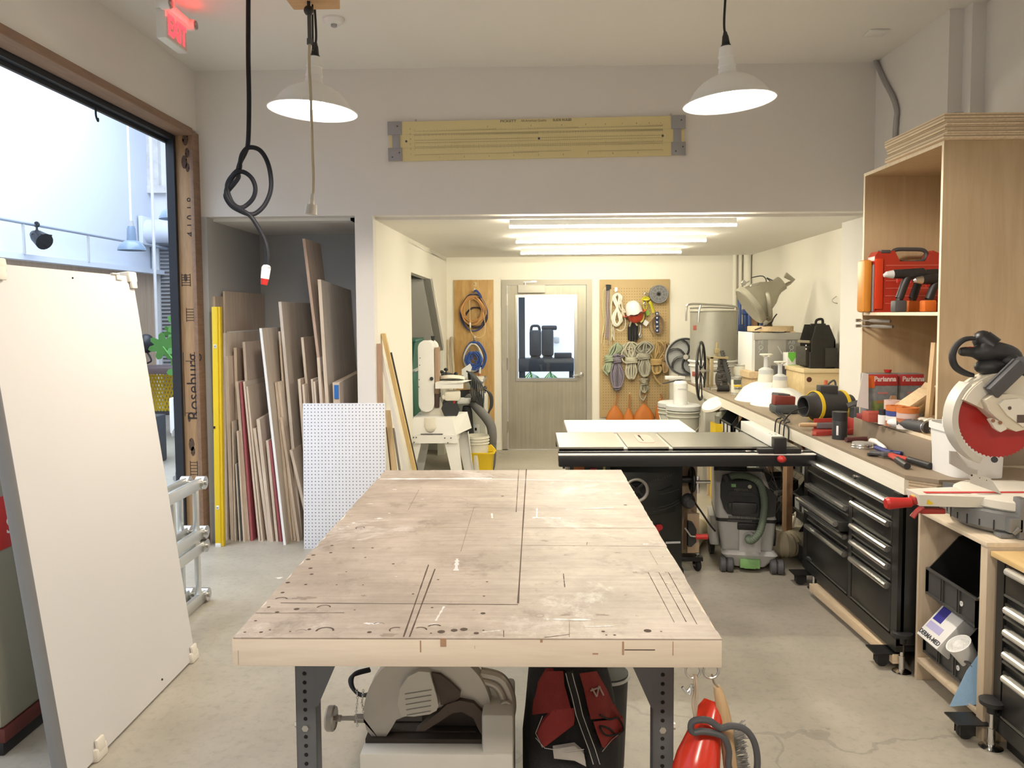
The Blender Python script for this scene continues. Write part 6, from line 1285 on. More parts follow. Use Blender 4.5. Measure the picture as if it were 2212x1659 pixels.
hs = smooth(hp, 8); part(MB().tube(hs, [.0215 + .0025*(i % 2) for i in range(len(hs))], 12), 'suction_hose', M_hoseg, vac, w=1); part(MB().cyl(V(635, 985, YV - .05), V(635, 985, YV), .034, .036, 20), 'hose_collar', M_grey, vac, w=1); part(MB().cyl(V(285, 225, YV + .08), V(330, 205, YV + .10), .030, .026, 16), 'hose_end', M_dgrey, vac, w=1)
for u in (235, 880):
    c = V(u + 80, 1440, YV - .03); w0, w1 = V(u, 1440).x, V(u + 165, 1440).x; r = .047; mb = MB()
    for q in (0, 1): a_ = w0 + (w1 - w0)*(.02 + .55*q); mb.lathe([(0, 0), (r*.8, 0), (r, .008), (r, .034), (r*.8, .042), (0, .042)], 22, TR((a_, YV - .01, r), ry=PI/2))
    part(mb, 'castor_wheel', mat('grey_tyre', (.085, .085, .09), .6), vac, w=1); part(MB().bx(((w0 + w1)/2, YV - .01, r*1.2), (.02, .05, .06), .004), 'castor_fork', M_vdark, vac, w=1)
for x in (xa - .035, xb + .01): part(MB().lathe([(0, 0), (.12, 0), (.128, .01), (.128, .03), (.11, .038), (.05, .038), (0, .03)], 32, TR((x, YV + VD - .12, .128), ry=PI/2)), 'rear_wheel', M_vdark, vac, w=1)
part(MB().loft([rect(xa - .04, xa + .02, YV + .12, YV + VD - .02, zb - .0, .02), rect(xa - .04, xa + .02, YV + .2, YV + VD - .02, zc - .02, .02)]), 'wheel_arch', M_vgrey, vac, w=1)
vac.rotation_euler = (0, 0, -.17); vac.location.x += .035
BZ, BX, BY0, BY1 = .93, 1.70, 3.52, 8.60
def D(u, v, z=BZ): return PZ(u, v, z)
M_benchtop = mat('brown_hardboard', (.26, .205, .145), .6, var=.12, scale=3)
W_apron = wood('bright_apron_ply', (.78, .72, .60), (.86, .81, .70), 'Y', 4, .55)
lb = thing('work_counter', 'long brown-topped wall bench with a pale front edge along the right wall', 'bench', (2.0, 5.6, 0))
part(MB().prism([(BX, BY0), (BX + .10, BY0 - .10), (XR, BY0 - .10), (XR, 6.15), (BX, 6.15)], .018, TR((0, 0, BZ - .018))).ab((BX, 6.15, BZ - .018), (2.57, BY1, BZ), .001), 'bench_top', M_benchtop, lb, w=1)
part(MB().ab((BX - .002, BY0, BZ - .090), (BX + .018, BY1, BZ - .016)), 'front_apron', W_apron, lb, w=1)
en = MB().loft([[(BX + .018, BY0, BZ - .09), (BX + .10, BY0 - .085, BZ - .09), (BX + .10, BY0 - .065, BZ - .09), (BX + .018, BY0 + .02, BZ - .09)], [(BX + .018, BY0, BZ - .018), (BX + .10, BY0 - .085, BZ - .018), (BX + .10, BY0 - .065, BZ - .018), (BX + .018, BY0 + .02, BZ - .018)]]).ab((BX + .10, BY0 - .09, BZ - .036), (XR, BY0 - .07, BZ - .018)).ab((BX + .24, BY0 - .09, BZ - .09), (BX + .34, BY0 - .07, BZ - .036))
part(en, 'end_apron', W_edge, lb, w=1)
for (u, v, wd, m_) in ((1517, 1044, .045, M_wallw), (1704, 1200, .04, W_brown)):
    p = PZ(u, v, 0); part(MB().ab((max(BX + .02, p.x - wd/2), p.y, 0), (max(BX + .02, p.x - wd/2) + wd, p.y + .09, BZ - .018)), 'bench_post', m_, lb, w=1)
part(MB().ab((1.75, 6.4, 0), (1.79, 6.49, BZ - .018)), 'bench_post', W_brown, lb, w=1)
for y in (3.6, 4.6, 5.4, 6.4, 7.7): part(MB().ab((2.38, y, 0), (2.43, y + .09, BZ - .018)), 'rear_post', W_brown, lb, w=1)
# ---------------------------------------------------------------- tall open cabinet on the bench
CX, CY0, CY1, CZ0, CZ1, XC = 1.95, 3.735, 4.605, 1.045, 2.45, 2.43
rz1 = thing('riser_box', 'dark brown plinth box under the tall open plywood cabinet', 'box', (2.18, 4.17, BZ))
part(MB().ab((CX - .025, CY0 - .0, BZ), (XC, CY1 + .02, CZ0), .002), 'box_body', M_benchtop, rz1, w=1)
tc_ = thing('open_cabinet', 'tall birch plywood cabinet with its open side facing the room', 'cabinet', (2.19, 4.17, CZ0))
T_ = .018
def panel(lo, hi, nm, rim):
    mb = MB().use(W_ply).ab(lo, hi); mb.use(W_rim)
    for a, bq in rim: mb.ab(a, bq)
    return part(mb, nm, W_ply, tc_, w=1)
W_rim = wood('pale_ply_rim', (.70, .58, .40), (.82, .71, .54), 'Z', 8)
panel((CX, CY0, CZ0), (XC, CY0 + T_, CZ1), 'near_side', [((CX - .0015, CY0 + .0005, CZ0), (CX, CY0 + T_ - .0005, CZ1))])
panel((CX, CY1 - T_, CZ0), (XC, CY1, CZ1), 'far_side', [((CX - .0015, CY1 - T_, CZ0), (CX, CY1, CZ1))])
panel((CX, CY0, CZ1), (XC, CY1, CZ1 + T_), 'top_panel', [((CX - .0015, CY0, CZ1), (CX, CY1, CZ1 + T_))])
panel((CX, CY0 + T_, CZ0), (XC, CY1 - T_, CZ0 + T_), 'bottom_panel', [((CX - .0015, CY0 + T_, CZ0), (CX, CY1 - T_, CZ0 + T_))])
SHT = PX(1940, 674.5, CX).z
panel((CX + .004, CY0 + T_, SHT - .017), (XC, CY1 - T_, SHT), 'shelf', [((CX + .0025, CY0 + T_, SHT - .017), (CX + .004, CY1 - T_, SHT))])
panel((XC - .008, CY0 + T_, CZ0 + T_), (XC - .002, CY1 - T_, CZ1), 'back_panel', [])
lab = ('lowest', 'second lowest', 'middle', 'second from top', 'uppermost, thick')
z = CZ1 + T_ + .001
for i, t in enumerate((.022, .018, .019, .018, .036)):
    x0 = CX - .02 + rnd.uniform(-.006, .006); solo(MB().ab((x0 + .008*(i % 2), 3.70 + rnd.uniform(-.006, .006), z), (2.62 if False else 2.43, 4.30 + rnd.uniform(-.02, .02), z + t), .001), 'plywood_offcut', W_edge, lab[i] + ' plywood sheet of the stack on the tall cabinet', 'sheet', 'plywood stack on the tall cabinet'); z += t + .0012
p = PY(2010, 285, 4.1); solo(MB().ab((2.0, 3.74, z), (2.04, 3.98, z + .012), .002), 'shim', M_galv, 'grey strip lying on the plywood stack above the cabinet', 'strip')
# contents of the upper shelf
YC1 = 4.47
def A(u, v, y=YC1): return PY(u, v, y)
a, bq = A(1890, 538), A(2034, 671); cz = SHT
rc = thing('case', 'red translucent organiser case with a dark carry handle on the cabinet shelf', 'case', ((a.x + bq.x)/2, YC1 + .04, cz)); W_, H_ = bq.x - a.x, a.z - cz
hw_ = W_/2
body = MB().prism([(-hw_, .0), (hw_, 0), (hw_, H_*.90), (hw_*.70, H_*.97), (hw_*.55, H_*.80), (-hw_*.25, H_*.80), (-hw_*.42, H_*.97), (-hw_*.9, H_*.96), (-hw_, H_*.88)], .09, TR((0, .05, .001), rx=PI/2))
part(body, 'case_shell', mat('case_red', (.42, .035, .02), .3, var=.05), rc)
mb = MB()
for k in range(6): mb.bx((.03, -.0405, H_*(.14 + k*.12)), (W_*.82, .003, .004))
part(mb, 'moulded_ribs', mat('case_pink_rib', (.62, .16, .12), .4), rc); part(MB().bx((-hw_ + .025, -.042, H_*.45), (.045, .012, H_*.8), .005), 'side_latch', mat('case_bright_red', (.62, .05, .015), .3), rc)
part(MB().tube(smooth([(-hw_*.40, 0, H_*.93), (-hw_*.28, 0, H_*.995), (hw_*.1, 0, H_), (hw_*.52, 0, H_*.985), (hw_*.62, 0, H_*.9), (hw_*.48, 0, H_*.81), (hw_*.1, 0, H_*.79), (-hw_*.22, 0, H_*.81)], 5, True), .011, 8, True), 'carry_handle', M_dgrey, rc); part(MB().bx((-hw_*.68, -.02, H_*.96), (.055, .05, .018), .005), 'top_latch', M_dgrey, rc)
a2, b2 = A(1860, 562, 4.52), A(1888, 672, 4.52)
oc = thing('tool_case', 'orange case seen edge-on with a grey band, left of the red case', 'case', ((a2.x + b2.x)/2, 4.53, cz)); wq = b2.x - a2.x; hq = a2.z - cz
part(MB().bx((-wq*.18, 0, hq/2), (wq*.62, .10, hq), .016), 'case_half', mat('case_orange', (.60, .24, .03), .45), oc); part(MB().bx((wq*.32, -.01, hq*.46), (wq*.38, .10, hq*.92), .012), 'grey_band', mat('case_grey', (.22, .20, .20), .5), oc); part(MB().bx((wq*.12, .02, hq*.5), (wq*.2, .05, hq*.98), .004), 'inner_rim', mat('case_deep_orange', (.5, .13, .03), .5), oc)
def drill(label, u0, u1, vt, y, col, first=None):
    p = PY((u0 + u1)/2, vt, y); t = thing('cordless_drill', label, 'drill', (PY(u0, 670, y).x + .05, y, cz), 0, 'cordless tools on the cabinet shelf'); h = p.z - cz; L = PY(u1, 600, y).x - PY(u0, 600, y).x
    part(MB().cyl((-.05, 0, h - .035), (L*.62, 0, h - .03), .024, .028, 20).cyl((L*.62, 0, h - .03), (L*.70, 0, h - .03), .028, .018, 20), 'motor_body', M_bplast, t)
    part(MB().cyl((-.085, 0, h - .036), (-.05, 0, h - .036), .016, .023, 18).cyl((-.098, 0, h - .042), (-.085, 0, h - .038), .009, .015, 14), 'chuck', M_alu if col else M_lgrey, t)
    part(MB().tube(smooth([(.03, 0, h - .05), (.01, 0, h*.6), (-.012, 0, h*.32), (-.02, 0, .07)]), .021, 12), 'grip', M_bplast, t)
    part(MB().bx((-.015, 0, .032), (.065, .06, .062), .008), 'battery', mat('drill_orange', (.66, .16, .02), .5) if col else M_dgrey, t)
    part(MB().bx((-.02, 0, h*.72), (.018, .014, .03), .004), 'trigger', M_red, t)
drill('black cordless driver at the front of the shelf in front of the red case', 1927, 1998, 578, 4.25, False)
drill('cordless drill with an orange battery in the middle of the cabinet shelf', 1956, 2030, 580, 4.34, True)
drill('cordless drill with an orange battery nearest the cabinet side panel', 1990, 2040, 590, 4.22, True)
# toggle clamps under the shelf
for i, v in enumerate((692, 704)):
    p, q = PY(1856, v, 4.57), PY(1924 + 5*i, v + 2, 4.40)
    t = thing('toggle_clamp', ('upper of two steel toggle clamps on the cabinet edge under the shelf', 'lower of two steel toggle clamps on the cabinet edge under the shelf')[i], 'clamp', p.lerp(q, .4), 0, 'toggle clamps under the cabinet shelf')
    part(MB().cyl(p + Vector((-.02, 0, 0)), p + Vector((.01, 0, 0)), .009, n=12).cyl(p, p.lerp(q, .45), .0045, n=10), 'spindle', M_steel, t, w=1); part(MB().tube([p.lerp(q, .35), p.lerp(q, .5), p.lerp(q, 1.0)], [.009, .012, .010], 8), 'lever', mat('clamp_steel', (.38, .36, .32), .4, .7), t, w=1)
a = PY(1868, 698, 4.585); solo(MB().ab((a.x - .0, 4.575, a.z - .02), (a.x + .03, 4.586, a.z + .02)), 'clamp_plate', M_steel, 'small steel plate screwed to the cabinet side between the clamps', 'plate')
# contents of the lower bay
LZ0 = CZ0 + T_
def carton(u0, u1, vt, y, label, blank):
    a, bq = PY(u0, vt, y), PY(u1, vt, y); W_, H_ = bq.x - a.x, a.z - LZ0; t = thing('carton', label, 'box', ((a.x + bq.x)/2, y + .05, LZ0), 0, 'printed cartons in the cabinet')
    part(MB().bx((0, 0, H_/2), (W_, .09, H_), .003), 'carton_body', mat('carton_photo_grey', (.19, .21, .22), .5, var=.6, scale=30), t)
    part(MB().bx((0, -.0455, H_*.86), (W_*.98, .002, H_*.26), .0005), 'red_band', mat('carton_red', (.40, .03, .03), .5), t)
    part(MB().text('Parianna', .040, TR((W_*.08, -.0475, H_*.88), rx=PI/2) @ TR(s=(.92, 1, 1)), .0005, bold=.0012), 'lettering', mat('carton_white', (.66, .58, .55), .6), t)
    part(MB().bx((W_*.02, -.0455, H_*.22), (W_*.72, .002, H_*.32), .0005).use(mat('carton_rust', (.33, .14, .04), .6)).bx((W_*.02, -.0467, H_*.36), (W_*.4, .001, H_*.06)), 'food_picture', mat('carton_green', (.13, .17, .05), .6, var=.6, scale=40), t)
    part(MB().bx((W_*.02, -.0462, H_*.56), (W_*.34, .001, H_*.045)), 'red_caption', mat('carton_pink', (.45, .18, .16), .6), t)
    if not blank: part(MB().bx((-W_*.36, -.0465, H_*.82), (W_*.22, .002, H_*.28)), 'corner_flash', mat('carton_orange', (.60, .12, .02), .5), t)
carton(1874, 1941, 808, 4.48, 'red and grey printed carton nearest the cabinet edge, with an orange corner', False)
carton(1942, 1997, 808, 4.50, 'red and grey printed carton deeper in the cabinet, behind the wood blocks', True)
a, bq = PY(1856, 806, 4.42), PY(1884, 882, 4.42); solo(MB().loft([[(PY(1851, 878, 4.42).x, 4.42, PY(1851, 878, 4.42).z), (PY(1876, 884, 4.42).x, 4.42, PY(1876, 884, 4.42).z), (PY(1876, 884, 4.42).x, 4.425, PY(1876, 884, 4.42).z), (PY(1851, 878, 4.42).x, 4.425, PY(1851, 878, 4.42).z)], [(PY(1864, 805, 4.46).x, 4.46, PY(1864, 805, 4.46).z), (PY(1876, 808, 4.46).x, 4.46, PY(1876, 808, 4.46).z), (PY(1876, 808, 4.46).x, 4.465, PY(1876, 808, 4.46).z), (PY(1864, 805, 4.46).x, 4.465, PY(1864, 805, 4.46).z)]]), 'paper_sheet', mat('creased_paper', (.60, .56, .54), .8, var=.1), 'creased white paper hanging at the edge of the lower cabinet bay', 'paper')
p = PY(1923, 803, 4.5); solo(MB().cyl((p.x, 4.53, LZ0 + .255), (p.x, 4.53, p.z + .01), .016, .022, 14), 'bottle_stopper', M_red, 'small red cap standing on the carton in the cabinet', 'cap')
p, q = PY(1873, 895, 4.3), PY(1897, 900, 4.3); solo(MB().ab((p.x, 4.28, LZ0), (q.x + .03, 4.37, LZ0 + .055), .003), 'red_box', mat('dull_red_box', (.36, .06, .04), .5), 'low red box beside the tape rolls in the cabinet', 'box')
solo(MB().ab((PY(1853, 892, 4.45).x, 4.40, LZ0), (PY(1871, 892, 4.45).x, 4.47, LZ0 + .028), .002), 'maroon_box', mat('maroon_card', (.22, .02, .03), .6), 'flat maroon box at the cabinet edge under the paper', 'box')
a = PY(1930, 862, 4.44); solo(MB().prism([(-.024, 0), (.024, 0), (.024, .10), (.012, .13), (-.012, .13), (-.024, .10)], .012, TR((a.x, 4.45, LZ0), rx=PI/2)), 'wood_tag', W_brown, 'brown pointed wooden tag leaning on the cartons', 'tag')
tapecols = [('orange', (.60, .18, .04)), ('pale pink', (.62, .45, .40)), ('blue', (.04, .06, .25)), ('white', (.70, .66, .62)), ('rust', (.42, .14, .06))]
def tape(u, v, k, y, r, ci, label, hgt=.022):
    z0 = LZ0 + k*(hgt + .001); x = PY(u, v, y).x; c = tapecols[ci]
    solo(MB().lathe([(r*.55, 0), (r, 0), (r, hgt), (r*.55, hgt), (r*.55, 0)], 24, TR((x, y, z0))), 'tape_roll', mat('tape_' + c[0].replace(' ', '_'), c[1], .55), label, 'tape', 'tape rolls in the cabinet', loc=(x, y, z0))
for k, (ci, w_) in enumerate(((4, 'lowest'), (3, 'second'), (2, 'third'), (0, 'top'))): tape(1935, 905, k, 4.16, .05, ci, '%s roll, %s in the front stack of tapes in the cabinet' % (tapecols[ci][0], w_), .026)
for k, (ci, w_) in enumerate(((3, 'lowest'), (4, 'second'), (1, 'third'), (0, 'top'))): tape(1960, 908, k, 4.05, .052, ci, '%s roll, %s in the right stack of tapes in the cabinet' % (tapecols[ci][0], w_), .027)
for k, (ci, w_) in enumerate(((1, 'lowest'), (3, 'second'), (1, 'third'), (1, 'top'))): tape(1927, 895, k, 4.28, .042, ci, '%s roll, %s in the rear stack of tapes in the cabinet' % (tapecols[ci][0], w_), .03)
p = PY(1915, 905, 4.22); t = thing('dauber', 'white bottle with a black cap left of the tape rolls', 'bottle', (p.x - .02, 4.22, LZ0)); part(MB().cyl((0, 0, 0), (0, 0, .05), .024, n=18), 'bottle', M_wplast, t); part(MB().cyl((0, 0, .05), (0, 0, .08), .022, n=18), 'cap', M_bplast, t)
solo(MB().sph((p.x - .0, 4.10, LZ0 + .024), (.05, .04, .024), 18), 'rag_ball', M_wplast, 'crumpled white rag in front of the tape rolls', 'rag')
for i, (u0, v0, u1, v1, y) in enumerate(((1950, 882, 1997, 850, 4.20), (1968, 890, 2012, 836, 4.34))):
    a, bq = PY(u0, v0, y), PY(u1, v1, y); fr = frame_to(a, bq); solo(MB().bx((0, 0, (bq - a).length/2), (.09, .035, (bq - a).length + .02), .001, fr @ TR(rz=.25)), 'wood_block', W_pine, ('pale wood block tilted over the tape rolls, nearest', 'pale wood block tilted behind the first one by the cartons')[i], 'wood block')
a, bq = PY(2002, 895, 4.1), PY(2021, 740, 4.1); solo(MB().bx(((a.x + bq.x)/2, 4.1, (LZ0 + bq.z)/2), (.018, .04, bq.z - LZ0), 0, None, (0, .06, 0)), 'wood_strip', W_pineZ, 'thin wooden strip standing in the cabinet by the near side panel', 'strip')
mb_ = [(1975, 915), (1988, 918), (2000, 920)]
for i, (u, v) in enumerate(mb_):
    y = 3.98 - i*.04; x = PY(u, v, y).x; t = thing('spray_gun', ('dark roller with a chrome clip, nearest the tapes', 'dark roller with a chrome clip, middle of the row of three', 'dark roller with a chrome clip, nearest the side panel')[i], 'roller', (x, y, LZ0), 0, 'dark rollers in the cabinet')
    part(MB().cyl((-.03, .08, .03), (.0, -.02, .03), .028, n=18), 'roller_body', M_dgrey, t); part(MB().torus((0, -.01, .03), .029, .004, axis='Y').tube([(0, -.02, .03), (0, -.05, .012)], .004, 6), 'chrome_clip', M_chrome, t)
x = PY(2010, 935, 3.90).x; t = thing('wall_bracket', 'cream ring-shaped fitting at the front corner of the cabinet floor', 'fitting', (x, 3.9, LZ0)); part(MB().torus((0, 0, .038), .032, .007, axis='Y').cyl((0, .01, .038), (0, .09, .038), .03, n=20), 'ring_fitting', M_cream, t)

# ---------------------------------------------------------------- things on the bench top
M_bare = mat('bare_aluminium', (.47, .46, .42), .45, .7, var=.1, scale=5)
# silver drum in a white bucket with a bent pipe frame over it
YD = 8.25; dc = PY(1540, 760, YD); DR = 50/FPX*YD
dr = thing('drum', 'tall galvanised drum sitting in a white bucket at the far end of the bench', 'drum', (dc.x, YD, BZ)); zm, zt_ = PY(1540, 778, YD - .1).z - BZ, PY(1540, 672, YD - .1).z - BZ
part(MB().cyl((0, 0, zm - .02), (0, 0, zt_), DR*.97, n=40).torus((0, 0, zt_), DR*.97, .008, 40), 'drum_wall', mat('galvanised_drum', (.42, .41, .36), .5, .5, var=.1), dr)
part(MB().cyl((0, 0, 0), (0, 0, zm), DR*.90, DR*1.0, 40).torus((0, 0, zm - .012), DR*1.02, .012, 40).torus((0, 0, zm - .06), DR*1.0, .008, 40), 'white_bucket_base', M_wplast, dr)
part(MB().bx((-DR*.83, -DR*.45, .10), (.01, .10, .05), .002, r=(0, 0, .5)), 'red_sticker', mat('faded_red', (.33, .08, .06), .6), dr); part(MB().bx((-DR*.87, -DR*.42, zm + .34), (.006, .05, .05), .002, r=(0, 0, .45)), 'red_sticker', mat('faded_red', (.33, .08, .06), .6), dr)
pf = thing('bent_tube_frame', 'bent steel tube frame lying over the drum top', 'frame', (dc.x, YD, BZ + zt_ + .01))
part(MB().tube(smooth([PY(*n6(x, y), YD + d) for x, y, d in ((880, 553, -.26), (884, 440, -.26), (915, 404, -.25), (1080, 406, -.1), (1220, 412, .15), (1310, 422, .2), (1338, 440, .22), (1335, 560, .24), (1330, 640, .24))], 6), .011, 10), 'tube', M_steel, pf, w=1)
part(MB().tube(smooth([PY(*n6(x, y), YD - .25) for x, y in ((990, 562), (995, 470), (1012, 412))], 5), .011, 8).tube(smooth([PY(*n6(x, y), YD - .2) for x, y in ((915, 440), (1100, 432), (1310, 440))], 5), .008, 8), 'tube_branch', M_steel, pf, w=1)
# curved-spoke band wheel
YW = 8.48
bwc = PY(*n6(876, 875), YW); RW = 170/4.1475/FPX*YW
bwh = thing('band_wheel', 'grey cast band saw wheel with curved spokes at the far bench end', 'wheel', (bwc.x, YW, bwc.z - RW))
MW = TR(bwc, rx=PI/2, rz=-.15); M_wheel = mat('wheel_grey', (.04, .04, .042), .45, .3)
part(MB().lathe([(RW*.90, -.012), (RW*.985, -.014), (RW, 0), (RW*.985, .014), (RW*.90, .012), (RW*.90, -.012)], 44, MW), 'rim', M_wheel, bwh, w=1)
mb = MB()
for k in range(6):
    a0 = 2*PI*k/6; mb.tube([MW @ Vector((math.cos(a0 + .75*s_*s_)*RW*(.10 + .82*s_), math.sin(a0 + .75*s_*s_)*RW*(.10 + .82*s_), 0)) for s_ in (0, .2, .4, .6, .8, 1)], .016, 8, flat=.6)
part(mb, 'spokes', M_wheel, bwh, w=1); part(MB().cyl(MW @ Vector((0, 0, .03)), MW @ Vector((0, 0, -.03)), .028, n=20).use(M_steel).cyl(MW @ Vector((0, 0, .036)), MW @ Vector((0, 0, .03)), .018, n=16), 'hub', mat('wheel_hub', (.42, .40, .35), .4), bwh, w=1)
gb_ = thing('glass_disc', 'pale translucent round disc leaning behind the band saw wheel', 'disc', (bwc.x, YW + .05, bwc.z - RW)); part(MB().lathe([(0, 0), (RW*1.01, 0), (RW*1.02, .004), (RW*1.01, .008), (0, .008)], 40, TR(bwc + Vector((.0, .07, 0)), rx=PI/2)), 'disc', mat('smoky_disc', (.42, .43, .43), .3, var=.1), gb_, w=1)
part(MB().ab((bwc.x - .06, YW + .02, BZ), (bwc.x + .06, YW + .10, bwc.z - RW + .012), .004), 'disc_stand', M_cream, gb_, w=1)
a, bq = PY(*n6(690, 1045), 8.5), PY(*n6(868, 1076), 8.5); t = thing('white_bar', 'white bar with a clamp sticking out past the far bench end', 'bar', ((a.x + bq.x)/2, 8.5, bq.z)); part(MB().ab((a.x, 8.47, bq.z), (bq.x, 8.53, a.z), .004), 'bar', M_white, t, w=1); part(MB().tube(smooth([PY(*n6(668, 1112), 8.5), PY(*n6(700, 1108), 8.5), PY(*n6(730, 1100), 8.5), (bq.x - .02, 8.5, bq.z)]), .008, 8), 'clamp_screw', M_dgrey, t, w=1)
# thin black handwheel on a gear mechanism
YG = 7.52
hc_ = PY(*n6(1012, 1000), YG); RH_ = 256/4.1475/FPX*YG
ge = thing('gear_mechanism', 'old gear mechanism with a thin black handwheel overhanging the bench edge', 'mechanism', (hc_.x + .14, YG, BZ))
MHW = TR(hc_, rz=-.36) @ TR(ry=PI/2)
mb = MB().torus((0, 0, 0), RH_, .013, 44, 8, MHW)
part(mb, 'handwheel_rim', M_black, ge, w=1); mb = MB()
for k in range(4): a0 = PI*k/4 + .3; mb.tube([MHW @ Vector((math.cos(a0)*RH_, math.sin(a0)*RH_, 0)), MHW @ Vector((-math.cos(a0)*RH_, -math.sin(a0)*RH_, 0))], .006, 6)
part(mb, 'handwheel_spokes', M_black, ge, w=1); part(MB().cyl(hc_ + Vector((-.02, 0, 0)), (hc_.x + .26, YG, hc_.z), .012, n=12).cyl(hc_ + Vector((-.03, 0, 0)), hc_ + Vector((.03, 0, 0)), .024, n=16), 'shaft', M_steel, ge, w=1)
gx0, gx1 = PY(*n6(1075, 1100), YG).x, PY(*n6(1180, 1100), YG).x; zt2 = PY(*n6(1100, 870), YG).z
M_brass = mat('dull_brass', (.40, .33, .19), .45, .5, var=.15)
for y in (YG - .09, YG + .07): part(MB().ab((gx0, y, BZ), (gx0 + .032, y + .014, zt2), .003), 'side_plate', M_brass, ge, w=1)
part(MB().ab((gx0, YG - .09, zt2 - .02), (gx1 + .06, YG + .08, zt2), .003).cyl((gx1 - .03, YG, zt2), (gx1 - .03, YG, zt2 + .14), .012, n=12).bx((gx1 - .03, YG, zt2 + .05), (.05, .05, .05), .004), 'top_bridge', M_brass, ge, w=1)
part(MB().ab((gx0, YG - .11, BZ), (gx1 + .12, YG + .1, BZ + .012), .002), 'base_plate', M_galv, ge, w=1)
mb = MB()
for k, (dx, dz, r, w_) in enumerate(((.09, .10, .062, .03), (.11, .17, .055, .03), (.12, .25, .05, .03), (.15, .13, .05, .05), (.14, .21, .045, .05), (.16, .07, .04, .05))):
    n_ = 18; pts = []
    for i in range(2*n_): q = PI*i/n_; rr_ = r*(1 if i % 2 else .88); pts.append((rr_*math.cos(q), rr_*math.sin(q)))
    mb.prism(pts, w_, TR((gx0 + dx - w_/2, YG - .03 + .02*(k % 3), BZ + dz), ry=PI/2))
part(mb, 'gears', mat('oily_gear', (.16, .155, .15), .35, .8, var=.3), ge, w=1)
# jaw lever and cylinder beside it
a, bq = PY(*n6(1280, 1110), 7.40), PY(*n6(1195, 820), 7.50); jl = thing('toothed_lever', 'toothed steel lever tool leaning on the gear mechanism', 'lever', (a.x, 7.40, BZ))
fr = frame_to(a, bq); LL = (bq - a).length; mb = MB(); poly = [(0, -.018), (LL*.25, -.022), (LL, -.012), (LL, .012)]
for k in range(10): poly += [(LL*(.98 - k*.075), .030), (LL*(.945 - k*.075), .016)]
poly += [(0, .018)]
mb.prism(poly, .02, fr @ TR(ry=-PI/2, loc=(.01, 0, 0))); part(mb, 'toothed_jaw', mat('lever_steel', (.13, .13, .13), .4, .6), jl, w=1)
part(MB().tube([a, a + Vector((.03, -.02, -.05)), (a.x + .06, 7.36, BZ + .03)], .012, 8), 'lever_arm', M_dgrey, jl, w=1)
c = PY(*n6(1215, 1175), 7.2); t = thing('cylinder_ram', 'black and chrome cylinder lying on the bench left of the labelled can', 'cylinder', (c.x, 7.2, BZ)); part(MB().cyl((-.06, 0, .04), (.05, 0, .04), .03, n=22), 'barrel', M_black, t); part(MB().cyl((-.12, 0, .04), (-.06, 0, .04), .016, n=16), 'rod', M_chrome, t)
# cans
def tin(u, v, wpx, hpx, z0, label, lidc, lab):
    p = PZ(u, v, z0); r = wpx/2/FPX*p.y; h = hpx/FPX*p.y; t = thing('tin_can', label, 'can', (p.x, p.y + r, z0), 0, 'tins on the bench')
    part(MB().lathe([(0, 0), (r, 0), (r, .004), (r*.97, .006), (r*.97, h - .012), (r, h - .01), (r, h), (r*.85, h), (r*.82, h - .006), (0, h - .006)], 28), 'can_body', M_bare, t)
    part(MB().lathe([(r*.975, h*.12), (r*.98, h*.13), (r*.98, h*.84), (r*.975, h*.85)], 28), 'label_wrap', lab, t)
    return t, p.y + r, h
t, y_, h_ = tin(1594, 853, 24, 38, BZ, 'square-labelled white tin nearest on the bench', 0, mat('cream_label', (.74, .72, .62), .5))
rr_ = 12/FPX*y_
part(MB().ab((-rr_*.75, -rr_ - .002, h_*.60), (rr_*.55, -rr_*.80, h_*.86), .001), 'dark_label_block', mat('label_dark', (.08, .09, .07), .6), t); part(MB().ab((-rr_*.75, -rr_ - .002, h_*.46), (rr_*.55, -rr_*.80, h_*.56), .001), 'yellow_label_band', M_yellow, t); part(MB().text('GREEN', .022, TR((-.002, -rr_ - .003, h_*.36), rx=PI/2), .0004, bold=.0006), 'label_text', mat('label_ink', (.06, .08, .05), .7), t)
_, _, h2_ = tin(1610, 845, 26, 32, BZ, 'dusty tin behind the labelled white one, lower of two stacked', 0, mat('dusty_label', (.50, .49, .38), .6, var=.2, scale=20))
tin(1604, 815, 28, 27, PY(1604, 815, PZ(1610, 845, BZ).y).z, 'dusty tin stacked on top of the other dusty tin', 0, mat('pale_tin_label', (.55, .54, .46), .6))
# grey oven cabinet
YO_ = 7.12
a, bq = PY(1626, 719, YO_), PY(1731, 801, YO_); t = thing('metal_cabinet', 'small grey metal oven cabinet with a white side on the bench', 'cabinet', ((a.x + bq.x)/2, YO_ + .22, bq.z)); bx0, bx1, bz0, bz1 = a.x, bq.x, bq.z, a.z
part(MB().ab((bx0, YO_, bz0), (min(bx1, 2.58), YO_ + .45, bz1), .004), 'cabinet_body', mat('grey_oven_enamel', (.33, .325, .29), .45, .3, var=.08), t, w=1)
part(MB().ab((bx0 - .006, YO_ - .004, bz0 - .0), (bx0, YO_ + .47, bz1 + .004), .001).ab((bx0 - .006, YO_ - .006, bz0 - .06), (bx0 + .02, YO_, bz1)), 'white_side', M_white, t, w=1)
part(MB().ab((bx0 + .01, YO_ - .010, bz1 - .065), (bx1, YO_ - .0, bz1), .002), 'top_fascia', mat('oven_fascia', (.44, .43, .38), .4), t, w=1)
q0, q1 = PY(1659, 734, YO_), PY(1697, 800, YO_); part(MB().ab((q0.x, YO_ - .006, q1.z), (q1.x, YO_ - .001, q0.z), .002), 'door_panel', mat('oven_door', (.38, .37, .33), .4), t, w=1)
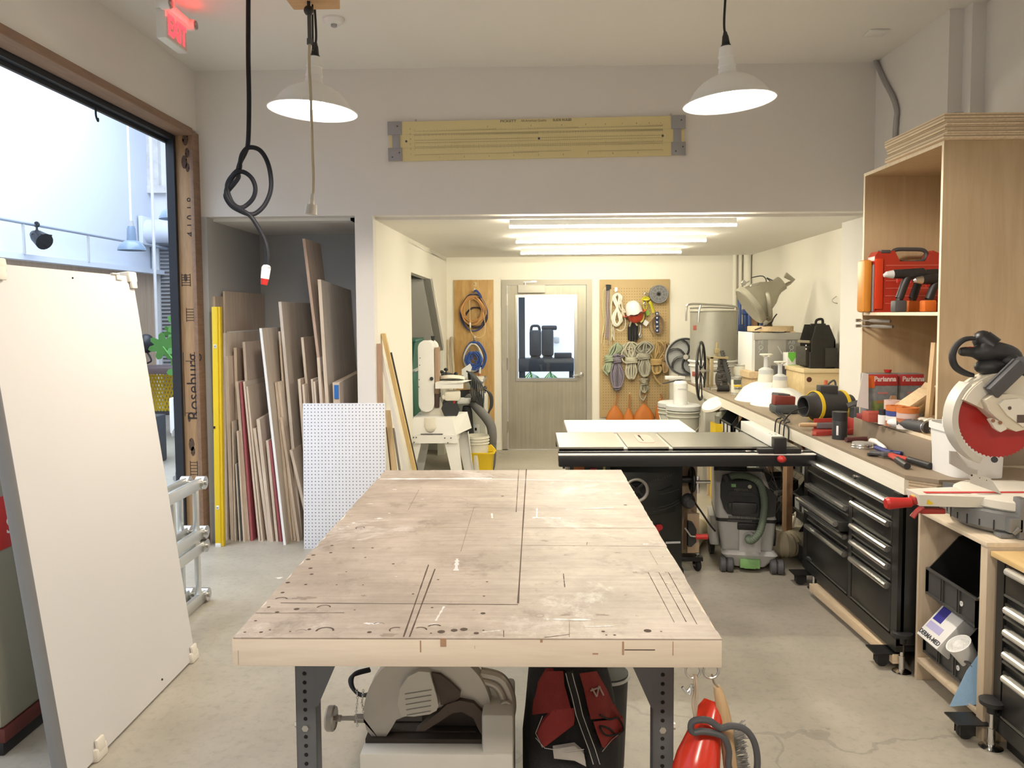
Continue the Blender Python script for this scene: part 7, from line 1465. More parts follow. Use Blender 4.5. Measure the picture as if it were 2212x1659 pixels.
for u, nm in ((1644, 'PE'), (1710, 'AB')): 
    p = PY(u, 740, YO_ - .003); part(MB().text(nm, .05, TR(p, rx=PI/2), .001).torus(p + Vector((0, 0, -.045)), .018, .003, axis='Y').tube([p + Vector((-.02, 0, -.09)), p + Vector((0, -.004, -.06)), p + Vector((.02, 0, -.09))], .003, 6), 'embossed_mark', M_lgrey, t, w=1)
p, q = PY(1680, 748, YO_ - .01), PY(1690, 765, YO_ - .01); part(MB().tube([p, p.lerp(q, .3), q], .003, 6), 'door_wire', M_wplast, t, w=1)
sp_ = thing('support_box', 'yellow pine box holding up the grey metal cabinet', 'box', (bx0 + .2, YO_ + .2, BZ)); part(MB().ab((bx0 - .03, YO_ - .06, BZ), (bx0 + .46, YO_ + .44, bz0 - .06)).ab((bx0 - .05, YO_ - .08, bz0 - .06), (bx0 + .48, YO_ + .46, bz0 - .002)), 'pine_box', W_pine, sp_, w=1)
p = PY(1668, 790, YO_ - .12); solo(MB().ab((p.x - .0, YO_ - .2, BZ), (p.x + .14, YO_ - .09, p.z + .0), .004), 'dark_box', M_dgrey, 'dark grey box in front of the oven cabinet behind the spare shades', 'box')
p, q = PY(1701, 762, 6.9), PY(1722, 830, 6.9); t = thing('parts_box', 'white carton with two green arrows right of the oven cabinet', 'box', ((p.x + q.x)/2, 6.96, BZ)); part(MB().ab((p.x, 6.9, BZ), (q.x, 7.02, p.z), .002), 'carton', M_wplast, t, w=1)
for v in (766, 793): 
    c = PY(1711, v, 6.898); part(MB().prism([(-.035, .02), (.035, .02), (.035, -.02), (0, -.07), (-.035, -.02)], .002, TR(c, rx=PI/2)), 'green_arrow', mat('leaf_green', (.18, .60, .08), .5), t, w=1)
# spare white pendant shades
def spare(u, v, rpx, label):
    p = PZ(u, v, BZ); R = rpx/FPX*p.y; t = thing('lamp_shade', label, 'lamp', (p.x, p.y + R*.5, BZ), 0, 'spare white shades on the bench'); s_ = R/.205
    part(MB().lathe([(R, 0), (R, .006), (R*.97, .012), (R*.88, R*.20), (R*.72, R*.42), (R*.5, R*.55), (R*.3, R*.62), (R*.29, R*.60), (R*.48, R*.53), (R*.7, R*.40), (R*.86, R*.18), (R*.96, .006), (R, 0)], 44), 'dish', M_white, t)
    part(MB().lathe([(R*.27, R*.58), (R*.25, R*.80), (R*.23, R*.90), (0, R*.90)], 30), 'neck', M_cream, t)
    part(MB().lathe([(R*.24, R*.88), (R*.24, R*1.02), (R*.14, R*1.08), (R*.08, R*1.10), (R*.07, R*1.45), (0, R*1.45)], 24), 'cap', M_lgrey, t)
    part(MB().torus((0, 0, R*1.52), R*.19, R*.025, 28, 8).tube([(-R*.18, 0, R*1.52), (0, 0, R*1.40), (R*.18, 0, R*1.52)], R*.035, 8), 'hanger_ring', M_cream, t)
spare(1664, 868, 66, 'spare white enamel shade standing rim-down on the bench, rear of the two'); spare(1694, 878, 62, 'spare white enamel shade standing rim-down on the bench, front of the two')
# stage floodlight
YF_ = 7.15
def fl(x, y, o=0): return PY(1560 + x/4.147, 560 + y/4.147, YF_ + o)
fl_t = thing('floodlight', 'old grey metal floodlight tilted on a round wooden base on the oven cabinet', 'lamp', fl(420, 640, .12))
M_fl = mat('floodlight_metal', (.36, .34, .27), .45, .4, var=.12, scale=6)
c0, c1 = fl(290, 385), fl(545, 205); ax = (c1 - c0).normalized(); fr = frame_to(c0, c1); U_ = 1/4.147/FPX*YF_
part(MB().lathe([(0, .0), (172*U_, 0), (178*U_, 6*U_), (178*U_, 40*U_), (165*U_, 48*U_), (150*U_, 120*U_), (118*U_, 205*U_), (80*U_, 262*U_), (66*U_, 300*U_), (66*U_, 355*U_), (0, 360*U_)], 36, fr @ TR((0, 0, -62*U_))), 'reflector_body', M_fl, fl_t, w=1)
part(MB().lathe([(0, -2*U_), (150*U_, -2*U_), (172*U_, -8*U_), (186*U_, 0), (186*U_, 44*U_), (178*U_, 46*U_)], 36, fr @ TR((0, 0, -62*U_))), 'front_ring', mat('floodlight_bright', (.46, .44, .36), .35, .5), fl_t, w=1)
part(MB().tube([fl(565, 140), fl(640, 190), fl(600, 215), fl(520, 260)], [34*U_, 28*U_, 34*U_, 30*U_], 10, flat=.5), 'rear_vent', M_fl, fl_t, w=1)
part(MB().tube(smooth([fl(395, 300, -.12), fl(410, 320, -.16), fl(425, 420, -.16), fl(432, 500, -.1), fl(425, 560, .02), fl(432, 605, .1)], 5), 20*U_, 10, flat=.5).tube(smooth([fl(395, 300, .3), fl(425, 430, .32), fl(430, 560, .2), fl(432, 605, .12)], 5), 16*U_, 8, flat=.5).cyl(fl(400, 520, .05), fl(400, 605, .1), 26*U_, 34*U_, 16), 'yoke', M_fl, fl_t, w=1)
mb = MB()
for x, y in ((195, 210), (275, 240), (400, 500), (390, 565)): mb.bx(fl(x, y, -.05), (40*U_, .03, 34*U_), .004, r=(0, .6, 0)); mb.tube([fl(x - 20, y + 25, -.07), fl(x + 50, y - 15, -.07)], 6*U_, 6)
part(mb, 'latches', mat('latch_steel', (.5, .49, .43), .35, .7), fl_t, w=1, kind='stuff')
part(MB().tube(smooth([fl(260, 165), fl(350, 150), fl(390, 175), fl(400, 230), fl(450, 270), fl(480, 240), fl(400, 170), fl(450, 190), fl(540, 235), fl(620, 205)], 6), 5*U_, 6), 'wire', M_dgrey, fl_t, w=1); part(MB().tube(smooth([fl(490, 490), fl(460, 530), fl(440, 570), fl(380, 600), (fl(280, 620).x, YF_ - .05, fl(280, 632).z)], 6), 6*U_, 6), 'wire', M_dgrey, fl_t, w=1)
zb_ = bz1; cb2 = fl(430, 640, .14); part(MB().cyl((cb2.x, cb2.y, zb_ + .012), (cb2.x, cb2.y, fl(0, 604).z), 200*U_, n=32).bx((cb2.x - .08, cb2.y - .12, zb_ + .006), (.10, .05, .012)).bx((cb2.x + .14, cb2.y - .12, zb_ + .006), (.08, .05, .012)), 'wooden_base', W_pine, fl_t, w=1)
# bar clamps and boards behind
YK = 8.75
M_clampb = mat('clamp_blue', (.03, .07, .25), .4)
for i, (u, v0, w_) in enumerate(((1598, 632, 8), (1609, 670, 9), (1618, 664, 10), (1646, 690, 7))):
    a = PY(u, v0, YK + .1); F = PY(u - 3 + i, 720, YK - .1); r = w_/2/FPX*YK; Fz = Vector((F.x - .02, YK - .25, BZ if False else 0))
    t = thing('bar_clamp', ('tall blue bar clamp leaning in the far corner, leftmost', 'blue bar clamp in the far corner, second from left', 'blue bar clamp in the far corner, touching the brown board', 'blue bar clamp in the far corner half hidden by the floodlight')[i], 'clamp', Fz, 0, 'bar clamps in the far corner')
    part(MB().tube([Fz, a], r, 8), 'bar', M_clampb, t, w=1); part(MB().bx(a + Vector((-.01, -.02, -.02)), (.05, .06, .06), .008), 'clamp_head', M_clampb if i else M_steel, t, w=1); part(MB().bx(a.lerp(Fz, .22) + Vector((0, -.03, 0)), (.06, .06, .12), .01), 'sliding_jaw', M_clampb, t, w=1)
for i, (u, v0, w_, c) in enumerate(((1629, 676, 13, W_brown), (1637, 680, 5, M_black), (1642, 684, 5, M_wplast), (1606, 655, 6, M_wplast))):
    a = PY(u, v0, YK + .12); x = a.x; wd = w_/FPX*YK; solo(MB().loft([[(x - wd/2 - .03, YK - .2, 0), (x + wd/2 - .03, YK - .2, 0), (x + wd/2 - .03, YK - .18, 0), (x - wd/2 - .03, YK - .18, 0)], [(x - wd/2, a.y, a.z), (x + wd/2, a.y, a.z), (x + wd/2, a.y + .02, a.z), (x - wd/2, a.y + .02, a.z)]]), 'board_length', c, ('brown board standing in the far corner beside the blue clamps', 'black strip standing right of the brown board in the far corner', 'white strip in the far corner behind the floodlight foot', 'white strip in the far corner between the blue clamps')[i], 'board')
# wall pipes in the corner
for i, (u, r) in enumerate(((1587, .024), (1599, .02), (1614, .045))):
    x = PY(u, 600, YB - .06).x; solo(MB().cyl((x, YB - .06, 0), (x, YB - .06, ZA), r, n=16), 'wall_pipe', M_wallw, ('white pipe up the far corner, leftmost', 'slim white pipe up the far corner, middle', 'fat white pipe casing up the far corner, rightmost')[i], 'pipe', 'pipes up the far corner')
a, b1, c1_ = PX(1880, 107, 2.42), PX(1936, 235, 2.42), PX(1932, 330, 2.42)
solo(MB().tube(smooth([a + Vector((0, .03, .01)), a, a.lerp(b1, .5), b1, c1_, (c1_.x, c1_.y, BZ + .02)], 5), .016, 10), 'conduit', mat('grey_conduit', (.42, .42, .43), .45, .4), 'grey bent conduit running down the corner above the plywood cabinet', 'conduit')
p = PX(2099, 128, 2.60); solo(MB().lathe([(.02, 0), (.034, 0), (.034, .014), (.02, .014), (.02, 0)], 20, TR((2.598, p.y, p.z), ry=-PI/2)), 'wall_ring', M_lgrey, 'small grey ring fixed high on the near right wall', 'ring')
p = PX(1803, 648, 2.57); solo(MB().tube(smooth([(2.585, p.y, p.z + .03), (2.55, p.y, p.z), (2.56, p.y, p.z - .02), (2.585, p.y - .02, p.z - .03)]), .004, 6), 'wall_hook', M_steel, 'small steel hook in the right alcove wall above the tool tote', 'hook')
# pine box with the black tool tote
p0, p1 = PZ(1718, 862, BZ), None; YP = 6.45
a, bq = PY(1738, 806, YP), PY(1803, 806, YP); zt_ = a.z; t = thing('pine_box', 'yellow pine box with a dark knot under the black tool tote', 'box', ((a.x + bq.x)/2, YP + .2, BZ))
part(MB().ab((a.x, YP, BZ), (2.56, YP + .46, zt_), .002), 'box_body', wood('yellow_pine_box', (.62, .47, .24), (.76, .61, .37), 'X', 5), t, w=1); part(MB().ab((a.x - .01, YP - .01, zt_), (2.565, YP + .47, zt_ + .035), .002), 'lid', wood('yellow_pine_lid', (.64, .50, .27), (.78, .64, .40), 'X', 5), t, w=1); part(MB().lathe([(0, 0), (.022, 0)], 14, TR(PY(1748, 820, YP - .0008), rx=PI/2)), 'knot_hole', mat('red_brown_knot', (.10, .03, .02), .6), t, w=1)
TZ0 = zt_ + .036; YT = YP + .03
a, bq = PY(1727, 788, YT), PY(1804, 788, YT); c = PY(1753, 790, YT)
tt = thing('tool_tote', 'black open canvas tool tote with a loop handle on the pine box', 'tool bag', ((a.x + bq.x)/2, YT + .15, TZ0)); M_tote = mat('tote_black', (.022, .020, .016), .85, var=.4, scale=30, bump=.3)
zt3, zs = PY(1765, 702, YT).z, PY(1765, 735, YT).z; xa_, xm, xb_ = PY(1728, 788, YT + .33).x, c.x, min(bq.x, 2.55)
pr3 = lambda x0, x1: [(x0, TZ0), (x1, TZ0), (x1, zs), (x0 + (x1 - x0)*.72, zt3), (x0 + (x1 - x0)*.18, zt3), (x0, zs)]
part(MB().prism(pr3(xm, xb_), .012, TR((0, YT + .012, 0), rx=PI/2)), 'front_panel', M_tote, tt, w=1); part(MB().prism([(x + .02, z_) for x, z_ in pr3(xm, xb_)], .012, TR((0, YT + .34, 0), rx=PI/2)), 'rear_panel', M_tote, tt, w=1)
part(MB().loft([[(xm, YT, TZ0), (xm - .01, YT, TZ0), (xa_, YT + .33, TZ0), (xa_ + .01, YT + .33, TZ0)], [(xm, YT, zs - .10), (xm - .01, YT, zs - .10), (xa_, YT + .33, zs - .10), (xa_ + .01, YT + .33, zs - .10)]]), 'end_panel', M_tote, tt, w=1)
part(MB().ab((xa_ + .01, YT + .01, TZ0), (xb_ - .005, YT + .32, TZ0 + .02)).ab((xb_ - .014, YT, TZ0), (xb_, YT + .33, zs), .002), 'base', M_tote, tt, w=1)
part(MB().bx((xm - .03, YT + .12, TZ0 + .10), (.05, .14, .16), .01, r=(0, 0, .28)), 'end_pocket', mat('tote_pocket', (.05, .046, .036), .85, bump=.3), tt, w=1); part(MB().bx(((xm + xb_)/2 + .06, YT - .012, TZ0 + .09), (.10, .02, .16), .006), 'pocket', mat('tote_front', (.035, .032, .026), .85, bump=.3), tt, w=1)
part(MB().bx((xm - .03, YT + .10, TZ0 + .22), (.012, .16, .022), .002, r=(0, 0, .28)), 'tan_trim', mat('tote_trim', (.22, .19, .12), .8), tt, w=1)
h0, h1, h2, h3 = [PY(u, v, YT + .12) for u, v in ((1762, 704), (1764, 692), (1776, 690), (1777, 704))]; part(MB().tube(smooth([h0 + Vector((0, 0, -.03)), h0, h1, h2, h3, h3 + Vector((0, 0, -.03))], 5), .011, 8).tube([(xm + .03, YT + .12, zt3), (xb_ - .04, YT + .12, zt3)], .010, 8), 'handle', M_tote, tt, w=1)
for z_ in (.16, .19): part(MB().sph((xm - .035, YT + .03, TZ0 + z_), .008, 8), 'snap', M_chrome, tt, w=1)
c = PY(1796, 838, 6.2); solo(MB().tube(smooth([c + Vector((0, 0, -.02)), c + Vector((-.03, 0, .02)), c + Vector((.02, 0, .06)), c + Vector((.03, 0, .0)), c + Vector((-.02, 0, -.04)), (c.x, c.y, BZ + .012)], 5), .008, 8), 'cable_loop', M_dgrey, 'dark cable loop standing behind the duct fan', 'cable')
# inline duct fan
YN = 5.30
f0, f1 = PY(1735, 876, YN - .03), PY(1836, 878, YN + .06); r_ = 31/FPX*YN; f0.z = f1.z = BZ + r_ + .006; fr = frame_to(f0, f1); L_ = (f1 - f0).length
fan = thing('duct_fan', 'black inline duct fan with two yellow rings lying on the bench', 'fan', ((f0.x + f1.x)/2, YN, BZ)); M_fan = mat('fan_black', (.035, .035, .037), .55, var=.1)
part(MB().lathe([(r_*.62, 0), (r_*.72, 0), (r_*.76, L_*.14), (r_*1.0, L_*.24), (r_*1.0, L_*.80), (r_*.76, L_*.88), (r_*.72, L_), (r_*.62, L_), (r_*.62, L_*.6), (0, L_*.6), (0, L_*.4), (r_*.62, L_*.4), (r_*.62, 0)], 40, fr), 'housing', M_fan, fan, w=1)
for q in (.25, .80): part(MB().lathe([(r_*1.0, L_*q - .012), (r_*1.05, L_*q - .012), (r_*1.05, L_*q + .012), (r_*1.0, L_*q + .012)], 40, fr), 'yellow_ring', M_yellow, fan, w=1)
part(MB().bx((f0 + f1)/2 + Vector((0, -.0, r_ + .01)), (.12, .08, .06), .006), 'wiring_box', M_fan, fan, w=1); part(MB().bx((f0 + f1)/2 + Vector((.02, 0, -r_ - .001)), (.16, .10, .008)), 'foot', M_black, fan, w=1)
part(MB().tube(smooth([f0 + Vector((-.005, -.06, -.0)), f0 + Vector((-.10, -.10, -.02)), f0 + Vector((-.16, -.10, -.09)), (BX - .015, f0.y - .22, BZ - .02), (BX - .02, f0.y - .22, BZ - .16)], 6), .0055, 8), 'power_cord', M_rubber, fan, w=1)
p = PY(1840, 880, 5.2); solo(MB().tube(smooth([(p.x - .05, 5.15, BZ + .12), (p.x, 5.14, BZ + .14), (p.x + .06, 5.14, BZ + .15)]), .02, 8, flat=.6).ab((p.x - .02, 5.10, BZ), (p.x + .08, 5.2, BZ + .11), .01), 'caulk_gun', M_dgrey, 'dark grey hand tool standing right of the duct fan', 'tool')
solo(MB().cyl((p.x - .06, 5.5, BZ), (p.x - .06, 5.5, BZ + .26), .028, .012, 16), 'glue_bottle', mat('red_glue', (.55, .12, .05), .5), 'bottle with a red tip standing behind the duct fan', 'bottle')
# charger with battery
c = PZ(1700, 895, BZ); t = thing('battery_charger', 'dark battery charger holding a red battery left of the duct fan', 'charger', (c.x, c.y + .08, BZ)); 
part(MB().bx((-.0, 0, .034), (.17, .16, .066), .018), 'charger_base', mat('charger_grey', (.07, .08, .08), .5), t); part(MB().bx((-.005, -.01, .095), (.15, .09, .07), .008, r=(0, .06, 0)), 'battery', mat('battery_red', (.20, .035, .025), .45), t); part(MB().bx((-.01, .03, .128), (.10, .10, .03), .008, r=(0, .1, .2)), 'battery_top', M_dgrey, t); part(MB().bx((.08, -.02, .022), (.07, .08, .02), .004), 'chrome_contact', M_chrome, t)
mb = MB()
for k in range(3): p = PY(1664 + k*8, 900, 5.35 - k*.05); mb.tube(smooth([(c.x - .08 + k*.02, c.y + .02, BZ + .012), (BX + .03, 5.35 - k*.09, BZ + .016), (BX - .010, 5.33 - k*.09, BZ - .01), (BX - .014, 5.34 - k*.09, BZ - .20)], 6), .0045, 7)
solo(mb, 'charger_lead', M_rubber, 'three thin black cords hanging over the bench edge below the charger', 'cords')
# dustpan, brush, cup
c = PZ(1800, 938, BZ); t = thing('red_dustpan', 'flat red dustpan on the bench under the duct fan', 'dustpan', (c.x, c.y + .08, BZ)); M_dp = mat('dustpan_red', (.34, .04, .03), .4)
part(MB().loft([[(-.15, -.14, .002), (.16, -.10, .002), (.16, .14, .002), (-.06, .10, .002)], [(-.15, -.14, .006), (.16, -.10, .006), (.16, .14, .006), (-.06, .10, .006)]]).bx((.06, .13, .035), (.22, .008, .07), .002, r=(0, 0, .17)).bx((.165, .01, .04), (.008, .26, .08), .002).bx((.02, -.13, .02), (.30, .006, .03), .002, r=(0, -.05, .13)), 'pan', M_dp, t)
c = PZ(1775, 928, BZ); t = thing('dust_brush', 'wooden-handled brush with grey bristles lying on the red dustpan', 'brush', (c.x, c.y, BZ + .008)); part(MB().tube(smooth([(-.14, 0, .022), (-.10, 0, .022), (-.03, 0, .022), (.08, 0, .024)]), [.010]*3 + [.012]*10 + [.010]*6, 10, flat=1.4), 'handle', wood('brush_birch', (.60, .42, .24), (.72, .55, .34), 'X', 8), t); part(MB().bx((.05, 0, .018), (.17, .04, .036), .006), 'bristles', mat('brush_grey', (.16, .15, .16), .9, bump=.6, scale=40), t)
p = PZ(1820, 951, BZ); t = thing('black_cup', 'black cylindrical container with a small white label near the bench edge', 'container', (p.x, p.y + .045, BZ)); r = 15.5/FPX*p.y; h = 60/FPX*p.y
part(MB().lathe([(0, 0), (r, 0), (r, h*.68), (r*.98, h*.69), (r*1.02, h*.70), (r*1.02, h), (r*.97, h), (0, h*.99)], 28), 'body', M_bplast, t); part(MB().bx((-r*.62, -r*.80, h*.34), (.012, .003, .055), .001, r=(0, 0, -.65)), 'white_label', M_wplast, t)
# hand tools
def tool_at(u, v): return PZ(u, v, BZ)
c = tool_at(1862, 968); t = thing('key_tin', 'round chrome tin of bits on the bench below the cabinet', 'tin', (c.x, c.y, BZ)); part(MB().cyl((0, 0, 0), (0, 0, .022), .052, n=28).torus((0, 0, .008), .053, .004).torus((0, 0, .02), .052, .004), 'tin_body', M_chrome, t); part(MB().cyl((0, 0, .022), (0, 0, .032), .05, n=28), 'lid', M_galv, t)
a, bq = tool_at(1832, 958), tool_at(1882, 957); solo(MB().tube([a + Vector((0, .03, .016)), bq + Vector((0, .05, .016))], .014, 10), 'wrench_handle', mat('maroon_grip', (.10, .03, .03), .5), 'dark maroon handle lying behind the chrome tin', 'handle')
a, bq = tool_at(1882, 960), tool_at(1912, 975); solo(MB().tube(smooth([a + Vector((0, 0, .02)), a.lerp(bq, .4) + Vector((0, 0, .026)), bq + Vector((0, 0, .014))]), [.016]*6 + [.012]*6 + [.008], 10), 'utility_knife', M_wplast, 'white handled knife lying right of the chrome tin', 'knife')
a, bq = tool_at(1892, 973), tool_at(1925, 985); solo(MB().tube(smooth([a + Vector((0, 0, .016)), bq + Vector((0, 0, .016))]), .013, 8).tube(smooth([a + Vector((.01, -.05, .012)), a.lerp(bq, .5) + Vector((0, 0, .014)), bq + Vector((.05, .0, .012))]), .010, 8), 'blue_pliers', mat('plier_blue', (.03, .04, .20), .4), 'blue handled pliers in the middle of the tool pile', 'pliers')
a, bq = tool_at(1925, 982), tool_at(1945, 984); solo(MB().bx((a + bq)/2 + Vector((0, .01, .010)), (.09, .035, .018), .005, r=(0, 0, -.2)), 'glasses_case', mat('slate_blue', (.06, .08, .14), .5), 'slate blue flat case behind the bolt cutters', 'case')
c = tool_at(1885, 985); solo(MB().bx((c.x, c.y, BZ + .008), (.05, .025, .016), .003), 'hex_bit', M_bplast, 'small black bit lying alone in front of the tool pile', 'bit')
t = thing('bolt_cutters', 'red bolt cutters with black grips pointing toward the miter saw', 'bolt cutters', tool_at(1945, 995)); 
J = tool_at(1918, 990) + Vector((0, 0, .02)); e1, e2 = tool_at(1960, 1015) + Vector((0, 0, .018)), tool_at(2010, 1015) + Vector((0, 0, .018))
for e in (e1, e2):
    k = smooth([J, J.lerp(e, .4) + Vector((0, 0, .002)), e]); part(MB().tube(k[:9], .011, 8), 'red_arm', M_redl, t, w=1); part(MB().tube(k[7:], .0155, 10), 'black_grip', M_bplast, t, w=1)
part(MB().bx(J, (.07, .05, .022), .006).tube([J, J + Vector((-.07, .05, 0))], .012, 8), 'jaw', M_dgrey, t, w=1)
M_chest = mat('chest_black', (.017, .017, .016), .32, var=.35, scale=14); M_hand = mat('polished_handle', (.72, .71, .68), .2, .9, var=.05); M_cstrim = mat('worn_drawer_lip', (.12, .115, .10), .4, .3, var=.2)
def drawer(root, fx, y0, y1, z0, z1, out=0, hy=None):
    x = fx - out
    d = part(MB().ab((x - .012, y0 + .006, z0 + .006), (x + .06 + out, y1 - .006, z1 - .006), .004).use(M_cstrim).ab((x - .016, y0 + .008, z0 + .005), (x - .008, y1 - .008, z0 + .013)), 'drawer', M_chest, root, w=1)
    h0, h1 = hy or (y0 + .02, y1 - .02)
    part(MB().tube([(x - .026, h0, z1 - .022), (x - .026, h1, z1 - .022)], .0145, 10).ab((x - .026, h0 + .01, z1 - .026), (x - .008, h1 - .01, z1 - .010)), 'handle', M_hand, d, w=1)
    return d
def mcastor(root, x, y, knob=True):
    part(MB().lathe([(0, -.016), (.028, -.016), (.034, -.006), (.034, .006), (.028, .016), (0, .016)], 18, TR((x, y, .034), rx=PI/2)), 'castor_wheel', M_rubber, root, w=1)
    part(MB().ab((x - .055, y - .05, .074), (x + .07, y + .05, .080)).ab((x - .03, y - .022, .02), (x + .03, y - .018, .076)).ab((x - .03, y + .018, .02), (x + .03, y + .022, .076)), 'castor_bracket', M_black, root, w=1)
    if knob:
        part(MB().cyl((x + .06, y - .07, .08), (x + .06, y - .07, .15), .010, n=12).lathe([(0, 0), (.042, 0), (.042, .006), (.02, .016), (0, .016)], 20, TR((x + .06, y - .07, 0))).cyl((x + .06, y - .07, .016), (x + .06, y - .07, .08), .014, n=12), 'levelling_foot', M_chrome, root, w=1)
        part(MB().lathe([(0, 0), (.018, 0), (.020, .03), (.044, .034), (.046, .05), (.03, .056), (0, .056)], 18, TR((x + .06, y - .07, .14))), 'levelling_knob', M_bplast, root, w=1)
FX = 1.70
ch = thing('tool_chest', 'black tool chest with shiny drawer handles under the wall bench', 'tool chest', (2.0, 4.13, 0))
part(MB().ab((FX, 3.54, .13), (2.30, 4.76, .838), .006).ab((FX - .012, 3.54, .13), (FX + .02, 3.60, .838)).ab((FX - .012, 4.70, .13), (FX + .02, 4.76, .838)).ab((FX - .012, 4.05, .13), (FX + .02, 4.09, .70)).ab((FX - .014, 3.54, .10), (FX + .02, 4.76, .16)), 'chest_body', M_chest, ch, w=1)
part(MB().ab((FX + .02, 3.56, .095), (2.28, 4.74, .13)), 'base_frame', M_black, ch, w=1)
drawer(ch, FX, 3.60, 4.70, .705, .80)
for z0, z1 in ((.585, .70), (.50, .58), (.41, .495), (.165, .405)): drawer(ch, FX, 3.60, 4.05, z0, z1)
for z0, z1, o in ((.585, .65, 0), (.50, .565, .05), (.41, .495, 0), (.165, .40, 0)): drawer(ch, FX, 4.09, 4.70, z0, z1, o)
part(MB().cyl((FX - .014, 4.04, .812), (FX, 4.04, .812), .011, n=14), 'lock', M_chrome, ch, w=1)
for y in (3.62, 4.72): mcastor(ch, 1.66, y)
for y in (3.62, 4.72): mcastor(ch, 2.22, y, False)
p, q = PZ(1757, 1268, .055), PZ(1940, 1424, .055); fr = frame_to(p, q); solo(MB().bx((0, 0, (q - p).length/2), (.05, .045, (q - p).length), .002, fr), 'wood_batten', wood('clean_batten', (.62, .47, .30), (.76, .62, .43), 'Y', 6), 'clean wooden batten lying along the foot of the tool chest', 'batten')
p, q = PZ(1866, 1205, .12), None
# plywood bin stand carrying the miter saw
MX, MY0, MY1, MZ = 1.752, 2.965, 3.495, .785
ms_ = thing('saw_stand', 'plywood cubby stand with black bins carrying the miter saw', 'stand', (2.05, 3.23, 0)); W_st = wood('stand_ply', (.48, .38, .26), (.62, .51, .37), 'Z', 5); W_stp = wood('stand_pale', (.66, .55, .40), (.78, .67, .51), 'Y', 5)
for lo, hi, nm in (((MX, MY1 - .018, .0), (2.40, MY1, MZ - .018), 'far_panel'), ((MX, MY0, 0), (2.40, MY0 + .045, MZ - .018), 'near_panel'), ((2.38, MY0 + .045, .05), (2.395, MY1 - .018, MZ - .018), 'back_panel'), ((MX + .0, MY0 + .045, .085), (2.38, MY1 - .018, .105), 'bottom_shelf')):
    part(MB().ab(lo, hi, .0015), nm, W_st, ms_, w=1)
part(MB().ab((MX - .004, MY0 - .0, MZ - .018), (2.42, MY1 + .0, MZ), .001), 'stand_top', W_stp, ms_, w=1)
part(MB().cyl((MX + .06, MY0 - .002, .735), (MX + .06, MY0, .735), .005, n=8), 'screw', M_black, ms_, w=1); mcastor(ms_, 1.70, 2.99)
# open-front stacking bins (front faces the room, -X)
def stack_bin(label, x, y0, y1, z, d, h, cards=0, ry=0, grp='black open-front bins', lip=.42):
    t = thing('stacking_bin', label, 'bin', (x, (y0 + y1)/2, z), 0, grp, 0, ry); w_ = y1 - y0; s_ = .006
    side = [(0, 0), (d, 0), (d, h), (d*.42, h), (d*.30, h*.95), (0, h*lip)]; mb = MB()
    for y in (-w_/2, w_/2 - s_): mb.prism(side, s_, TR((0, y + s_, 0), rx=PI/2))
    mb.bx((d/2, 0, .004), (d, w_, .008)).bx((d - .003, 0, h/2), (.006, w_, h))
    part(mb, 'bin_shell', mat('bin_black', (.016, .016, .016), .45, var=.15), t)
    n_ = 3; lb_ = MB().bx((.004, 0, h*lip/2), (.008, w_, h*lip)).bx((-.003, 0, h*lip), (.014, w_ + .006, .010), .002).bx((-.003, 0, .006), (.014, w_, .010), .002)
    for k in range(n_ + 1): 
        for o in (-.008, .008): lb_.bx((-.004, -w_/2 + w_*k/n_ + o*(0 if k in (0, n_) else 1), h*lip/2), (.010, .005, h*lip))
    fr_ = part(lb_, 'front_lip', mat('bin_lip', (.06, .06, .058), .4), t)
    for k in range(cards): part(MB().bx((-.003, -w_/2 + w_*(k + .5)/n_, h*lip*.5), (.003, w_/n_*.62, h*lip*.72)), 'label_card', M_lgrey, fr_)
    if not cards: part(MB().lathe([(.004, 0), (.011, 0), (.011, .003), (.004, .003), (.004, 0)], 14, TR((-.002, -w_/2 + w_*.28, h*lip*.5), ry=-PI/2)), 'white_stud', M_wplast, fr_)
    return t
stack_bin('upper black bin in the plywood stand under the miter saw', MX + .035, MY0 + .115, MY1 - .03, .405, .44, .275); stack_bin('lower black bin in the plywood stand, holding the medical box', MX + .03, MY0 + .12, MY1 - .03, .135, .44, .255)
t = thing('medical_box', 'white box with a blue square and printed lettering in the lower black bin', 'box', (MX + .10, 3.34, .27))
Mb = TR((MX + .06, 3.345, .285), ry=.72) @ TR(s=(1, .85, .85)); part(MB().bx((0, 0, .0), (.07, .20, .22), .003, Mb), 'box_body', M_wplast, t, w=1)
part(MB().bx((-.0355, .045, .045), (.002, .075, .085), 0, Mb), 'blue_square', mat('ink_blue', (.03, .03, .28), .4), t, w=1); part(MB().bx((-.0352, .02, -.03), (.0016, .13, .04), 0, Mb), 'lilac_swoosh', mat('lilac', (.45, .43, .70), .5), t, w=1)
part(MB().text('DERMA-MED', .034, Mb @ TR((-.0362, .0, -.085), ry=-PI/2) @ TR(rz=-PI/2), .0005, bold=.0008), 'lettering', mat('label_black', (.05, .05, .06), .6), t, w=1)
c = Vector((MX + .07, 3.17, .27)); t = thing('plastic_cup', 'clear white cup wrapped in plastic in the lower black bin', 'cup', c); part(MB().lathe([(0, 0), (.038, 0), (.05, .09), (.052, .10), (.047, .10), (0, .02)], 24, TR((0, 0, -.05), ry=-.6)), 'cup', M_wplast, t); part(MB().sph((-.03, 0, .04), (.04, .042, .03), 14, TR(ry=-.6)), 'crumpled_wrap', mat('wrap_white', (.82, .82, .80), .3, bump=.8, scale=12), t)
mb = MB().cyl((MX + .14, 3.055, .11), (MX + .14, 3.055, .375), .042, n=24).cyl((MX + .14, 3.055, .375), (MX + .14, 3.055, .378), .018, n=14)
